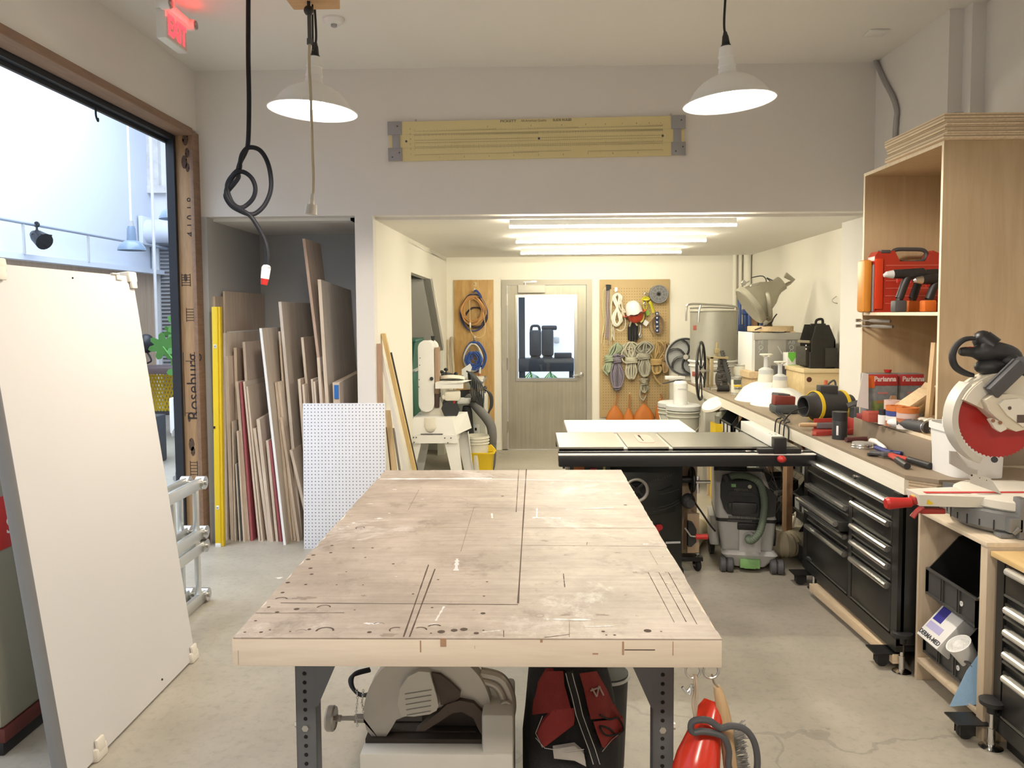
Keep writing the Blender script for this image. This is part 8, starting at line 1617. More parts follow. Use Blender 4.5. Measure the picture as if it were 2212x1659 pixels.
solo(mb.loft([[(MX + .07, 3.06, .36), (MX + .07, 3.052, .36), (MX + .11, 3.015, .36), (MX + .11, 3.022, .36)], [(MX + .01, 3.10, .22), (MX + .01, 3.09, .22), (MX + .06, 3.02, .20), (MX + .06, 3.03, .20)], [(MX - .035, 3.135, .055), (MX - .035, 3.13, .055), (MX + .015, 3.03, .115), (MX + .015, 3.035, .115)]]), 'shop_towel_roll', mat('towel_blue', (.22, .36, .52), .9, bump=.3, scale=60), 'blue paper shop towel roll with a loose end in the plywood stand', 'towel roll')
p = Vector((MX + .10, 3.045, .50)); solo(MB().lathe([(.02, 0), (.05, 0), (.05, .025), (.02, .025), (.02, 0)], 22, TR(p, rx=PI/2)), 'yellow_disc', M_yellow, 'yellow round roll beside the upper black bin in the plywood stand', 'roll')
# second chest at the frame edge
ch2 = thing('tool_chest', 'black tool chest with satin handles nearest the viewer at the right edge', 'tool chest', (2.1, 2.4, 0)); F2 = 1.79
part(MB().ab((F2, 1.75, .10), (2.36, 2.945, .735), .006).ab((F2 - .012, 2.90, .10), (F2 + .02, 2.945, .735)).ab((F2 - .014, 1.75, .07), (F2 + .02, 2.945, .13)), 'chest_body', M_chest, ch2, w=1)
part(MB().ab((F2 + .03, 1.78, .0), (2.34, 2.92, .07)), 'plinth', M_black, ch2, w=1)
part(MB().ab((F2 - .03, 1.75, .7355), (2.40, 2.96, .7555), .002), 'butcher_top', wood('honey_top', (.62, .42, .17), (.76, .55, .26), 'Y', 5), ch2, w=1)
M_hand = mat('satin_handle', (.66, .64, .57), .35, .5, var=.04)
for z0, z1 in ((.60, .73), (.515, .585), (.43, .50), (.345, .415), (.13, .325)): drawer(ch2, F2, 1.80, 2.90, z0, z1, 0, (1.85, 2.86))
# ---------------------------------------------------------------- miter saw
def n9(x, y): return (1900 + x/7.09, 1020 + y/7.09)
def Q(x, y, Y): return PY(*n9(x, y), Y)
def n2(x, y): return (1920 + x/3.7705, 680 + y/3.7705)
def R2(x, y, Y): return PY(*n2(x, y), Y)
msw = thing('miter_saw', 'cream and black miter saw with a red blade on the plywood stand', 'miter saw', (2.02, 3.2, MZ)); M_mcream = mat('saw_cream', (.66, .61, .49), .4, var=.03); M_mwhite = mat('saw_pale', (.72, .69, .60), .4, var=.03); M_mgrey = mat('saw_grey_casting', (.24, .245, .245), .45, .5, var=.1)
TC = Vector((2.02, 3.22, 0)); zt = Q(600, 300, 3.2).z
part(MB().lathe([(0, MZ + .012), (.235, MZ + .012), (.255, MZ + .03), (.255, zt - .052), (.24, zt - .045), (0, zt - .045)], 48, TR(TC)).bx((2.05, 3.43, (MZ + zt)/2 - .01), (.45, .06, zt - MZ - .02), .006).bx((2.1, 3.02, (MZ + zt)/2 - .02), (.20, .06, zt - MZ - .05), .006), 'saw_base', M_mgrey, msw, w=1)
mb = MB()
for k in range(15): a0 = PI*.75 + k*PI*.95/14; mb.bx((TC.x + .2555*math.cos(a0), TC.y + .2555*math.sin(a0), MZ + .045), (.003, .004, .04 if k % 2 else .025), 0, r=(0, 0, a0))
part(mb, 'angle_ticks', M_black, msw, w=1, kind='stuff')
for x, y in ((1.86, 3.04), (2.2, 3.04), (1.86, 3.42), (2.2, 3.42)): part(MB().bx((x, y, MZ + .010), (.06, .05, .018), .003), 'foot', M_mgrey, msw, w=1)
tipx = Q(548, 300, 3.2).x
part(MB().lathe([(0, zt - .044), (.225, zt - .044), (.235, zt - .036), (.235, zt - .006), (.225, zt), (0, zt)], 48, TR(TC)).loft([[(tipx, 3.16, zt - .05), (TC.x - .1, 3.10, zt - .044), (TC.x - .1, 3.30, zt - .044), (tipx, 3.25, zt - .05)], [(tipx - .01, 3.15, zt - .001), (TC.x - .1, 3.09, zt - .001), (TC.x - .1, 3.31, zt - .001), (tipx - .01, 3.26, zt - .001)]]), 'turntable', M_mwhite, msw, w=1)
part(MB().ab((tipx + .03, 3.172, zt), (TC.x + .17, 3.196, zt + .0025), .0005), 'kerf_strip', mat('kerf_red', (.55, .05, .05), .4), msw, w=1)
part(MB().bx((tipx + .035, 3.15, zt - .03), (.022, .004, .02), 0).bx((tipx - .008, 3.20, zt - .025), (.004, .03, .02)), 'yellow_sticker', M_yellow, msw, w=1)
hA, hB = Q(600, 455, 3.2), Q(90, 480, 3.2); part(MB().tube([hA, hA.lerp(hB, .18), hA.lerp(hB, .25), hA.lerp(hB, .5), hA.lerp(hB, .92), hB], [.012, .013, .020, .021, .026, .020], 14), 'miter_lock_handle', M_red, msw, w=1)
part(MB().bx(Q(545, 420, 3.2), (.03, .05, .03), .006).tube([Q(660, 520, 3.17), Q(560, 610, 3.17), Q(500, 690, 3.17)], [.012, .010, .012], 8, flat=.6).bx(Q(800, 590, 3.2), (.10, .03, .022), .004), 'detent_lever', mat('detent_red', (.35, .03, .025), .45), msw, w=1)
# fence parts
part(MB().loft([[tuple(Q(x, y, Y)) for x, y, Y in ((965, 150, 3.40), (1350, 215, 3.34), (1350, 300, 3.34), (965, 320, 3.40))], [tuple(Q(x, y, Y + .04)) for x, y, Y in ((965, 140, 3.40), (1350, 205, 3.34), (1350, 300, 3.34), (965, 320, 3.40))]]), 'lower_fence', M_mgrey, msw, w=1)
fpl = [(1385, 60), (1385, 165), (1870, 338), (1700, 95), (1420, 20)]; a_ = [Q(x, y, 3.16) for x, y in fpl]; b_ = [Q(x, y, 3.175) for x, y in fpl]; n_ = 5
part(MB().add(a_ + b_, [tuple(range(n_)), tuple(range(2*n_ - 1, n_ - 1, -1))] + [(i, (i + 1) % n_, n_ + (i + 1) % n_, n_ + i) for i in range(n_)]), 'tall_fence', mat('fence_silver', (.62, .61, .57), .35, .5, var=.1, scale=30), msw, w=1)
mb = MB()
for x, y, r in ((1412, 48, .004), (1535, 88, .002), (1640, 125, .002)): c = Q(x, y, 3.159); mb.lathe([(0, 0), (r, 0)], 10, TR(c, rx=PI/2))
part(mb, 'fence_holes', M_hole, msw, w=1, kind='stuff'); part(MB().bx(Q(2080, 800, 3.02), (.07, .05, .06), .006).bx(Q(2150, 700, 3.02), (.03, .05, .16), .004).tube([Q(2050, 940, 3.0), Q(2150, 860, 2.99)], .010, 6).use(W_brown).bx(Q(2080, 1060, 3.02), (.09, .05, .018)), 'hold_down_clamp', M_mgrey, msw, w=1)
# head: blade, guards, arms
YB_ = 3.06
bc = R2(890, 838, YB_); RB = 328/3.7705/FPX*YB_
nT = 60; pts = []
for i in range(nT): a0 = 2*PI*i/nT; pts += [(RB*.965*math.cos(a0), RB*.965*math.sin(a0)), (RB*1.0*math.cos(a0 + .05), RB*1.0*math.sin(a0 + .05)), (RB*.975*math.cos(a0 + .065), RB*.975*math.sin(a0 + .065))]
bl = part(MB().prism(pts, .0025, TR(bc + Vector((0, .00125, 0)), rx=PI/2)), 'blade', mat('blade_red', (.38, .02, .018), .35, .1, var=.08), msw, w=1)
part(MB().cyl(bc + Vector((0, -.012, 0)), bc + Vector((0, .012, 0)), .025, n=20), 'arbor', M_steel, bl, w=1)
def arcpoly(r0, r1, a0, a1, n=22): return [(r1*math.cos(a0 + (a1 - a0)*i/n), r1*math.sin(a0 + (a1 - a0)*i/n)) for i in range(n + 1)] + [(r0*math.cos(a1 + (a0 - a1)*i/n), r0*math.sin(a1 + (a0 - a1)*i/n)) for i in range(n + 1)]
def strip_add(mb, r0, r1, a0, a1, y, t, n=24):
    vs = []; 
    for i in range(n + 1):
        q = a0 + (a1 - a0)*i/n
        for r in (r0, r1):
            for yy in (y, y + t): vs.append((bc.x + r*math.cos(q), yy, bc.z + r*math.sin(q)))
    fs = []
    for i in range(n):
        o = 4*i; fs += [(o, o + 2, o + 6, o + 4), (o + 1, o + 5, o + 7, o + 3), (o + 2, o + 3, o + 7, o + 6), (o, o + 4, o + 5, o + 1)]
    fs += [(0, 1, 3, 2), (4*n, 4*n + 2, 4*n + 3, 4*n + 1)]; mb.add(vs, fs); return mb
part(strip_add(MB(), RB*1.07, RB*1.22, PI*.74, PI*1.36, YB_ - .03, .07), 'lower_guard', mat('guard_pale', (.56, .54, .48), .35, var=.05), msw, w=1)
part(strip_add(MB(), RB*.10, RB*1.13, PI*.16, PI*.86, YB_ - .045, .085), 'upper_guard', M_mcream, msw, w=1)
part(strip_add(MB(), RB*.78, RB*1.10, PI*.68, PI*.86, YB_ - .05, .006), 'guard_window', M_mwhite, msw, w=1)
gp = [R2(x, y, 3.0) for x, y in ((765, 690), (830, 648), (960, 640), (1101, 665), (1240, 700), (1240, 900), (1101, 925), (1010, 945), (920, 905), (870, 850), (790, 775))]
part(MB().prism([(p.x, p.z) for p in gp], .09, TR((0, 3.07, 0), rx=PI/2)), 'gear_housing', M_mcream, msw, w=1)
gp2 = [R2(x, y, 2.975) for x, y in ((890, 730), (930, 690), (1050, 680), (1180, 720), (1180, 890), (1085, 910), (960, 820))]; part(MB().prism([(p.x, p.z) for p in gp2], .012, TR((0, 2.98, 0), rx=PI/2)), 'cover_plate', M_mwhite, msw, w=1)
part(MB().lathe([(0, 0), (.007, 0)], 12, TR(R2(985, 760, 2.967), rx=PI/2)).ab(R2(1045, 880, 2.966), R2(1120, 815, 2.968)), 'cover_marks', mat('cover_brown', (.10, .07, .06), .6), msw, w=1, kind='stuff')
b0 = R2(890, 870, 2.99); part(MB().prism([(p.x, p.z) for p in [R2(x, y, 2.985) for x, y in ((815, 852), (850, 845), (905, 870), (950, 905), (955, 930), (905, 955), (860, 925))]], .02, TR((0, 3.0, 0), rx=PI/2)).use(mat('bolt_bronze', (.22, .10, .05), .4, .5)).cyl(R2(850, 862, 2.985), R2(850, 862, 2.972), .007, n=8).cyl(R2(908, 878, 2.985), R2(908, 878, 2.972), .007, n=8), 'pivot_plate', M_mwhite, msw, w=1)
part(MB().cyl(R2(860, 1180, 3.0), R2(860, 1180, 3.03), .012, n=14), 'stop_bolt', M_black, msw, w=1)
p, q = R2(830, 640, 2.985), R2(1080, 400, 2.985); fr = frame_to(p, q); part(MB().bx((0, 0, (q - p).length/2), (.042, .05, (q - p).length), .005, fr).bx((.01, 0, (q - p).length/2), (.012, .062, (q - p).length*.98), .002, fr), 'handle_arm', M_dgrey, msw, w=1)
part(MB().tube([R2(1080, 400, 2.99), R2(1140, 470, 3.10), R2(1180, 680, 3.14)], .03, 10), 'rear_arm', M_dgrey, msw, w=1)
dpt = [R2(x, y, 3.08) for x, y in ((700, 190), (620, 200), (555, 245), (522, 310), (520, 370), (545, 425), (600, 465), (660, 488), (690, 492))]; part(MB().tube(smooth(dpt, 5), [.008 + .006*math.sin(PI*i/40) for i in range(41)], 10), 'd_handle', M_bplast, msw, w=1)
hp_ = [R2(x, y, 3.08) for x, y in ((575, 300), (640, 300), (710, 305), (800, 300), (900, 310), (1000, 330), (1040, 390))]; part(MB().tube(smooth(hp_, 4), [.011, .016, .018, .019, .019, .020, .020, .022, .028, .036, .042, .044, .046, .046, .044, .042, .042, .04, .038, .036, .034, .032, .03, .028, .02], 14), 'handle_body', M_bplast, msw, w=1)
part(MB().tube([R2(610, 272, 3.075), R2(660, 262, 3.075), R2(715, 268, 3.075)], .0022, 6), 'trigger_lock', M_red, msw, w=1)
part(MB().cyl(R2(755, 200, 3.1), R2(840, 270, 3.08), .042, .045, 22).sph(R2(765, 205, 3.1), .038, 14), 'motor_cap', M_black, msw, w=1)
part(MB().sph(R2(825, 425, 3.07), (.058, .05, .034), 20).sph(R2(960, 375, 3.08), (.045, .05, .042), 18), 'motor_body', M_bplast, msw, w=1)
# white plastic tub behind the saw
a, bq = R2(472, 900, 3.50), R2(920, 1290, 3.50); t = thing('white_tub', 'white plastic tub standing between the miter saw and the tall cabinet', 'tub', ((a.x + bq.x)/2, 3.56, BZ))
tx, ty, rx_, ry_ = (a.x + bq.x)/2, 3.56, (bq.x - a.x)/2, .13
rr2 = lambda s_, z: [(tx + rx_*s_*math.copysign(abs(math.cos(q))**.45, math.cos(q)), ty + ry_*s_*math.copysign(abs(math.sin(q))**.45, math.sin(q)), z) for q in [2*PI*i/36 for i in range(36)]]
part(MB().loft([rr2(.93, BZ + .001), rr2(.95, BZ + .1), rr2(1.0, a.z - .03), rr2(1.05, a.z - .03), rr2(1.05, a.z), rr2(.98, a.z), rr2(.9, BZ + .02)]), 'tub_body', M_wplast, t, w=1, ang=40)
part(MB().bx((tx - rx_*1.03, ty - .05, a.z + .015), (.02, .02, .05), .006), 'lid_tab', M_wplast, t, w=1)
gpp = [R2(x, y, 3.40) for x, y in ((500, 1110), (545, 1115), (640, 1245), (720, 1270), (720, 1335), (500, 1215))]; part(MB().prism([(p.x, p.z) for p in gpp], .012, TR((0, 3.41, 0), rx=PI/2)).tube([gpp[1], gpp[2], gpp[3]], .004, 6), 'fence_bracket', mat('bracket_grey', (.45, .44, .41), .4, .4), msw, w=1)
stack_bin('topmost black bin with pale cards at the far end of the tool chest', 1.80, 4.86, 5.26, .60, .30, .20, 2); stack_bin('middle black bin with pale cards at the far end of the tool chest', 1.80, 4.86, 5.26, .34, .30, .24, 3); stack_bin('lowest black bin at the far end of the tool chest', 1.80, 4.86, 5.26, .02, .30, .26)
part_box = solo(MB().ab((1.81, 4.87, .28), (2.10, 5.25, .335)).ab((1.9, 4.9, .0), (2.1, 5.2, .018)), 'bin_spacer', M_dgrey, 'grey flat tray between the stacked bins beside the tool chest', 'tray')
p = PY(1752, 1024, 4.95); solo(MB().sph((1.83, 5.0, .74), (.03, .055, .025), 16), 'orange_mouse', M_orange, 'orange rounded tool sticking out of the topmost bin by the chest', 'tool')
solo(MB().bx((1.83, 5.13, .74), (.02, .16, .015), .003, None, (.5, 0, 0)), 'red_tool', mat('brick_red', (.35, .09, .05), .5), 'red handled tool poking out of the topmost bin by the chest', 'tool')
for i, (y0, y1, lab_) in enumerate(((6.0, 6.4, 'slanted black bin with pale cards under the bench, right of the brown post'), (6.52, 6.88, 'slanted black bin with pale cards under the bench, by the cream disc'))):
    stack_bin(lab_, 1.70, y0, y1, .62, .32, .26, 3)
solo(MB().ab((1.70, 5.98, .595), (2.05, 6.9, .615)), 'bin_shelf', W_brown, 'narrow brown shelf carrying the slanted bins under the bench', 'shelf')
for k in range(2): pass
c = PY(1542, 877, 6.95); t = thing('sanding_disc', 'cream round disc with a handle lying on the bin under the bench', 'disc', c); part(MB().lathe([(0, 0), (.10, 0), (.11, .012), (.10, .03), (0, .034)], 26, TR(rx=.3, ry=-.5)), 'disc', M_cream, t); part(MB().cyl((0, 0, -.05), (0, 0, 0), .05, n=18), 'disc_back', mat('brown_foam', (.35, .25, .16), .7), t)
c = PY(1534, 925, 7.0); solo(MB().lathe([(0, 0), (.10, 0), (.10, .24), (.07, .28), (.03, .29), (0, .29)], 24, TR((1.80, 7.1, .49))).ab((1.70, 7.0, .47), (1.95, 7.25, .489)), 'gas_bottle', mat('grey_bottle', (.36, .36, .32), .45, .3), 'grey bottle standing on a ledge under the bench', 'bottle')
p, q = PY(1546, 917, 6.8), PY(1565, 1030, 6.8); solo(MB().ab((p.x, 6.8, .0), (q.x, 6.84, p.z)).ab((p.x + .0, 6.84, 0), (p.x + .02, 7.0, p.z)), 'yellow_board', M_yellow, 'bright yellow board standing under the bench by the brown post', 'board')
p, q = PY(1533, 1015, 7.0), PY(1546, 1020, 7.0); solo(MB().ab((p.x, 7.05, 0), (q.x, 7.1, .33)), 'tan_board', W_ply, 'tan board standing under the bench left of the yellow board', 'board')
t = stack_bin('tilted black bin on the floor under the bench by the yellow board', 1.78, 6.05, 6.38, .02, .32, .34, 0)
# pails at the far bench end
for i, (u, v, rpx, y, m_, lab_) in enumerate(((1476, 873, 36, 7.35, 'bucket_grey', 'pale grey lidded bucket at the far bench end, front of the two'), (1455, 867, 33, 7.72, 'bucket_pale', 'pale lidded bucket behind the front one at the far bench end'))):
    c = PY(u, v, y); r = rpx/FPX*y; t = thing('paint_bucket', lab_, 'bucket', (c.x, y, 0), 0, 'lidded buckets at the far bench end'); h = c.z
    part(MB().lathe([(0, .30), (r*.86, .30), (r*.95, h - .06), (0, h - .06)], 34).torus((0, 0, h - .07), r*.97, .010, 34).torus((0, 0, h - .11), r*.96, .008, 34), 'bucket_body', mat(m_, (.50, .50, .44), .5, var=.06), t)
    part(MB().lathe([(0, h), (r*.9, h), (r*1.0, h - .008), (r*1.03, h - .012), (r*1.03, h - .05), (r*.98, h - .055), (0, h - .055)], 34), 'lid', M_lgrey, t)
    part(MB().tube(smooth([(-r*.98, 0, h - .10), (-r*.8, -r*.7, h - .22), (0, -r*1.0, h - .28), (r*.8, -r*.7, h - .2), (r*.98, 0, h - .10)], 5), .003, 6), 'bail', M_steel, t)
    part(MB().cyl((0, 0, 0), (0, 0, .30), r*.84, r*.86, 30), 'under_bucket', M_lgrey, t)
c = PY(1470, 830, 7.35); zl_ = PY(1476, 873, 7.35).z; r = 15/FPX*7.35; t = thing('paint_can', 'white can with a blank label on the front bucket lid', 'can', (c.x, 7.35, zl_)); h = PY(1470, 828, 7.35).z - zl_; part(MB().lathe([(0, 0), (r, 0), (r, h), (r*.8, h + .02), (0, h + .025)], 26), 'can_body', M_white, t); part(MB().lathe([(r*1.005, h*.15), (r*1.01, h*.16), (r*1.01, h*.72), (r*1.005, h*.73)], 26, None, PI).bx((0, -r*1.0, h*.76), (r*1.2, .003, .008)), 'label', M_lgrey, t)
# bicycles under the bench
M_tyre = mat('bike_tyre', (.06, .06, .058), .8, bump=.5, scale=60)
for i, (x, y, yawv, lab_) in enumerate(((1.86, 5.75, .5, 'bicycle wheel under the bench behind the brown post'), (1.83, 5.58, .85, 'bicycle wheel with a light rim under the bench, nearest the extractor'), (1.93, 6.3, .2, 'fat ribbed bicycle tyre under the bench, farthest back'))):
    R_ = .31; t = thing('bicycle_wheel', lab_, 'wheel', (x, y, 0), 0, 'bicycle wheels under the bench'); Mx = TR((0, 0, R_ + .02), rz=yawv) @ TR(ry=PI/2)
    part(MB().torus((0, 0, 0), R_, .02 if i < 2 else .028, 40, 8, Mx), 'tyre', M_tyre, t); part(MB().torus((0, 0, 0), R_ - .028, .008, 40, 6, Mx), 'rim', M_galv, t); mb = MB()
    for k in range(14): a0 = 2*PI*k/14; mb.tube([Mx @ Vector((0, 0, .02*(k % 2*2 - 1))), Mx @ Vector((math.cos(a0)*(R_ - .03), math.sin(a0)*(R_ - .03), 0))], .0012, 4)
    part(mb, 'wheel_spokes', M_dgrey, t, kind='stuff'); part(MB().cyl(Mx @ Vector((0, 0, -.04)), Mx @ Vector((0, 0, .04)), .02, n=12), 'hub', M_dgrey, t)
t = thing('spray_jug', 'cream spray jug with a wire handle on the floor under the bench', 'jug', (1.90, 5.45, 0)); part(MB().lathe([(0, 0), (.08, 0), (.085, .15), (.05, .22), (.03, .26), (0, .26)], 22), 'jug', M_cream, t); part(MB().tube(smooth([(-.04, -.02, .25), (-.09, -.03, .24), (-.10, -.03, .14)]), .008, 6), 'jug_handle', M_cream, t)
hp = smooth([PZ(1520, 1185, .08) + Vector((-.1, .1, 0)), Vector((1.25, 5.62, .09)), Vector((1.55, 5.50, .09)), Vector((1.72, 5.22, .10)), Vector((1.95, 5.40, .11)), Vector((2.2, 5.5, .12))], 22)
solo(MB().tube(hp, [.078 + .009*(i % 2) for i in range(len(hp))], 16), 'duct_hose', mat('beige_duct_hose', (.56, .49, .34), .6, var=.05), 'fat beige ribbed duct hose along the floor behind the dust extractor', 'hose', loc=(1.55, 5.5, 0))
def SXp(u, v, x=SX + .23): return PX(u, v, x)
a, bq = PX(0, 471, -6.02), PX(285, 524, -6.02); rl = thing('wall_rail', 'grey pipe rail on brackets along the far side-room wall', 'rail', (-6.02, 10, 2.7)); zr = (a.z + bq.z)/2
part(MB().cyl((-6.02, 6, zr), (-6.02, SY - .1, zr), .022, n=12), 'rail_pipe', mat('blue_grey_pipe', (.36, .40, .47), .5), rl, w=1)
for u in (50, 190): p = PX(u, 500, -6.02); part(MB().tube([(-6.02, p.y, zr), (-6.08, p.y + .1, 2.43), (-6.1, p.y + .1, 2.43)], .018, 8), 'rail_bracket', M_lgrey, rl, w=1)
p = PX(76, 490, -6.0); t = thing('stage_spotlight', 'black clamp-on spotlight hanging from the side-room rail', 'spotlight', (-5.98, p.y, zr)); part(MB().cyl((0, 0, -.18), (.16, -.08, -.27), .10, .13, 18).cyl((-.08, .04, -.14), (0, 0, -.18), .06, .10, 16), 'lamp_can', M_black, t); part(MB().tube([(0, 0, .03), (0, 0, -.08), (.0, -.11, -.16)], .016, 8).tube([(0, 0, -.08), (0, .11, -.16)], .016, 8).torus((0, 0, 0), .035, .012, axis='Y'), 'clamp', M_black, t); part(MB().bx((.16, -.07, -.25), (.02, .18, .2), .004, r=(0, .4, -.4)), 'barn_door', M_black, t); t.scale = (.8, .8, .8)
M_bls = mat('blue_grey_enamel', (.16, .22, .30), .25)
def side_pendant(u, v, rpx, y, label, topv):
    p = PY(u, v, y); R = rpx/FPX*y; t = thing('industrial_pendant', label, 'lamp', p, 0, 'blue-grey pendants in the side room'); part(MB().lathe([(R, 0), (R*.98, R*.12), (R*.8, R*.45), (R*.5, R*.68), (R*.33, R*.74), (R*.30, R*1.6), (R*.24, R*1.8), (0, R*1.8), (R*.2, R*1.5), (R*.3, R*.6), (R*.75, R*.40), (R, 0)], 32), 'lamp_shade', M_bls, t); part(MB().lathe([(R*.22, R*1.8), (R*.16, R*2.2), (0, R*2.2)], 16), 'lamp_cap', M_grey, t); part(MB().cyl((0, 0, R*2.2), (0, 0, 5.7 - p.z), .012, n=8), 'stem', M_wplast, t)
side_pendant(285, 541, 29, 9.6, 'blue-grey pendant lamp fully seen in the side room', 0); side_pendant(382, 474, 36, 8.2, 'blue-grey pendant lamp half hidden by the timber post', 0)
# end wall: roller shutter, housing, relief, rope
m, nt, b = _nt('roller_slats'); L = nt.links; tc = N(nt, 'ShaderNodeTexCoord'); wv = N(nt, 'ShaderNodeTexWave', bands_direction='Z', i_Scale=5.0); L.new(tc.outputs['Object'], wv.inputs['Vector']); cr = N(nt, 'ShaderNodeValToRGB'); cr.color_ramp.elements[0].color = (.16, .16, .17, 1); cr.color_ramp.elements[1].color = (.40, .40, .41, 1); L.new(wv.outputs['Fac'], cr.inputs['Fac']); L.new(cr.outputs['Color'], b.inputs['Base Color']); bp = N(nt, 'ShaderNodeBump', i_Strength=.8, i_Distance=.05); L.new(wv.outputs['Fac'], bp.inputs['Height']); L.new(bp.outputs['Normal'], b.inputs['Normal'])
a, bq = PY(342, 527, SY - .1), PY(318, 480, SY - .3); sh = thing('door_2', 'grey roller shutter with a white drum housing on the side-room end wall', 'shutter', (-4.5, SY, 0)); sh['kind'] = 'structure'
part(MB().ab((a.x, SY - .06, 0), (-2.6, SY - .02, a.z)), 'shutter_curtain', m, sh, w=1); part(MB().cyl((bq.x, SY - .3, a.z + .19), (-2.6, SY - .3, a.z + .19), .19, n=24).ab((bq.x - .05, SY - .5, a.z - .02), (bq.x + .02, SY, a.z + .42), .01), 'drum_housing', M_sidew, sh, w=1); part(MB().ab((a.x - .12, SY - .1, 0), (a.x, SY, a.z)), 'guide_rail', M_lgrey, sh, w=1)
a, bq = PY(330, 288, SY - .05), PY(346, 402, SY - .05); struct(MB().ab((a.x - .1, SY - .1, bq.z), (bq.x, SY, a.z)).ab((a.x - .1, SY - .12, bq.z - .12), (-2.6, SY, bq.z)), 'trim_9', mat('flaked_plaster', (.66, .64, .62), .9, var=.35, scale=6))
p = PY(325, 300, 12.2); solo(MB().cyl((p.x, 12.2, 0), (p.x, 12.2, 5.7), .025, n=8), 'lift_rope', mat('pale_rope', (.62, .61, .63), .8), 'pale vertical rope hanging full height in the side room', 'rope')
# desk with lamp, lattice, plant, chairs
zD = PY(360, 795, 10.2).z; dk = thing('standing_desk', 'dark-topped high desk in the side room behind the plant', 'desk', (-4.6, 10.2, 0)); part(MB().ab((-6.0, 10.2, zD - .08), (-4.2, 10.9, zD), .004), 'desk_top', mat('dark_desk', (.10, .07, .07), .5), dk, w=1)
for x in (-5.8, -4.35): part(MB().ab((x, 10.25, 0), (x + .08, 10.33, zD - .08)), 'leg', M_black, dk, w=1)
p = PY(316, 742, 10.4); t = thing('desk_lamp', 'round black lamp head over the side-room desk', 'lamp', (p.x, 10.4, zD)); part(MB().sph((0, 0, p.z - zD), (.11, .11, .13), 18), 'lamp_head', M_black, t); part(MB().tube(smooth([(0, 0, p.z - zD - .1), (.06, 0, p.z - zD - .22), (.02, 0, .06), (-.1, 0, .02)]), .012, 8), 'cable_arm', M_black, t)
zg = PY(360, 888, 10.9).z; lat = thing('lattice_gate', 'yellow folding lattice gate under the side-room desk', 'gate', (-5.0, 10.9, 0)); mb = MB(); x0, x1 = PY(322, 800, 10.9).x, PY(402, 800, 10.9).x; zz0, zz1 = zg, zD - .1
for k in range(-9, 15):
    for s_ in (-1, 1):
        x = x0 + (x1 - x0)*k/12; p, q = Vector((x, 10.9, zz0)), Vector((x + s_*(zz1 - zz0)*.42, 10.9, zz1))
        if -6 < p.x < x1 + .2: mb.tube([p, q], .012, 4)
part(mb, 'lattice', M_yellow, lat, w=1); part(MB().ab((x0 - .3, 10.88, zz0 - .04), (x1 + .1, 10.93, zz0)).ab((x1, 10.88, 0), (x1 + .05, 10.93, zz1)).ab((x0 - .3, 10.88, 0), (x0 - .25, 10.93, zz1)), 'gate_frame', M_dgrey, lat, w=1)
t = thing('potted_plant', 'green lobed-leaf plant reaching past the timber post in the side room', 'plant', (-3.75, 9.0, 0)); part(MB().lathe([(0, 0), (.16, 0), (.2, .35), (.18, .35), (0, .3)], 24), 'plant_pot', M_dgrey, t); stt = MB()
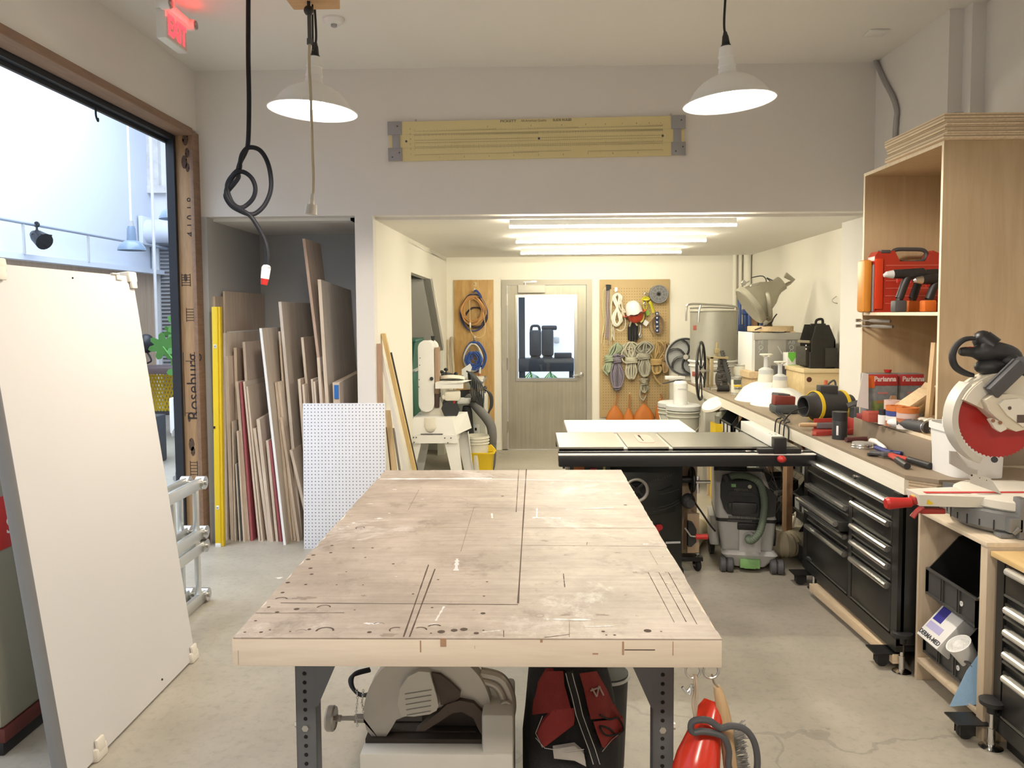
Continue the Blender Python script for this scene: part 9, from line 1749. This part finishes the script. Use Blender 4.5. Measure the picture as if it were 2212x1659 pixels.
for i, (u, v, s_, rz_) in enumerate(((394, 700, .17, .4), (352, 748, .17, 2.7), (382, 742, .14, 1.2), (392, 800, .16, .2), (372, 720, .12, 2.0), (398, 760, .14, -.5))):
    p = PY(u, v, 8.9 + .05*i) - Vector((-3.75, 9.0, 0)); stt.tube(smooth([(0, 0, .3), (p.x*.3, p.y*.4, p.z*.6), p]), .008, 6); pts = []
    for k in range(28): a0 = 2*PI*k/28; r = s_*(.55 + .45*abs(math.cos(a0*3.5)))*(1.15 - .2*abs(a0 - PI)/PI); pts.append((r*math.cos(a0), r*math.sin(a0)))
    part(MB().prism(pts, .003, TR(p, rx=PI/2 + .35*math.sin(i*2), ry=.4*math.cos(i), rz=.3*math.sin(i)) @ TR(rz=rz_)), 'leaf', mat('leaf_mid_green', (.08, .24, .05), .5, var=.2), t)
part(stt, 'stems', M_green, t)
pc = PY(392, 925, 7.5); t = thing('shell_chair', 'white shell chair on a wheeled base glimpsed beside the timber post', 'chair', (pc.x + .15, 7.7, 0)); zc_ = pc.z
part(MB().loft([[(-.24 + .0*k + .02*k, y0, zc_ - .08 + z) for k, (y0, z) in enumerate(((-.22, .0), (-.24, .06), (-.22, .10)))] + [(.24, -.22, zc_ + .02), (.24, .22, zc_ + .02), (-.2, .22, zc_ + .0)], [(-.25, -.2, zc_ + .26), (-.24, -.21, zc_ + .27), (-.23, -.2, zc_ + .28), (.22, -.20, zc_ + .03), (.22, .2, zc_ + .03), (-.22, .2, zc_ + .26)]]).ab((-.25, -.22, zc_ - .05), (.25, .22, zc_), .03).ab((-.26, -.22, zc_ - .05), (-.22, .22, zc_ + .30), .015), 'shell', M_white, t)
part(MB().cyl((0, 0, .12), (0, 0, zc_ - .05), .025, n=14), 'column', M_chrome, t)
for k in range(5): a0 = 2*PI*k/5 + .55; e = Vector((math.cos(a0)*.32, math.sin(a0)*.32, .09)); part(MB().tube([(0, 0, .15), e], [.022, .014], 8), 'base_spoke', M_chrome, t); part(MB().lathe([(0, -.02), (.03, -.018), (.03, .018), (0, .02)], 14, TR((e.x, e.y, .03), rx=PI/2, rz=a0)).cyl((e.x, e.y, .05), (e.x, e.y, .09), .012, n=8), 'castor', M_grey, t)
p = PY(310, 920, 8.6); solo(MB().ab((p.x - .3, 8.5, 0), (p.x + .12, 8.9, p.z + .1), .02), 'dark_pedestal', M_dgrey, 'dark pedestal just past the white slab in the side room', 'pedestal')
a, bq = PZ(362, 1078, .02), PZ(412, 1066, .02); solo(MB().tube([a + Vector((-.6, -.12, .0)), a, bq], .018, 8), 'floor_cable', M_black, 'black cable lying across the side-room floor', 'cable')
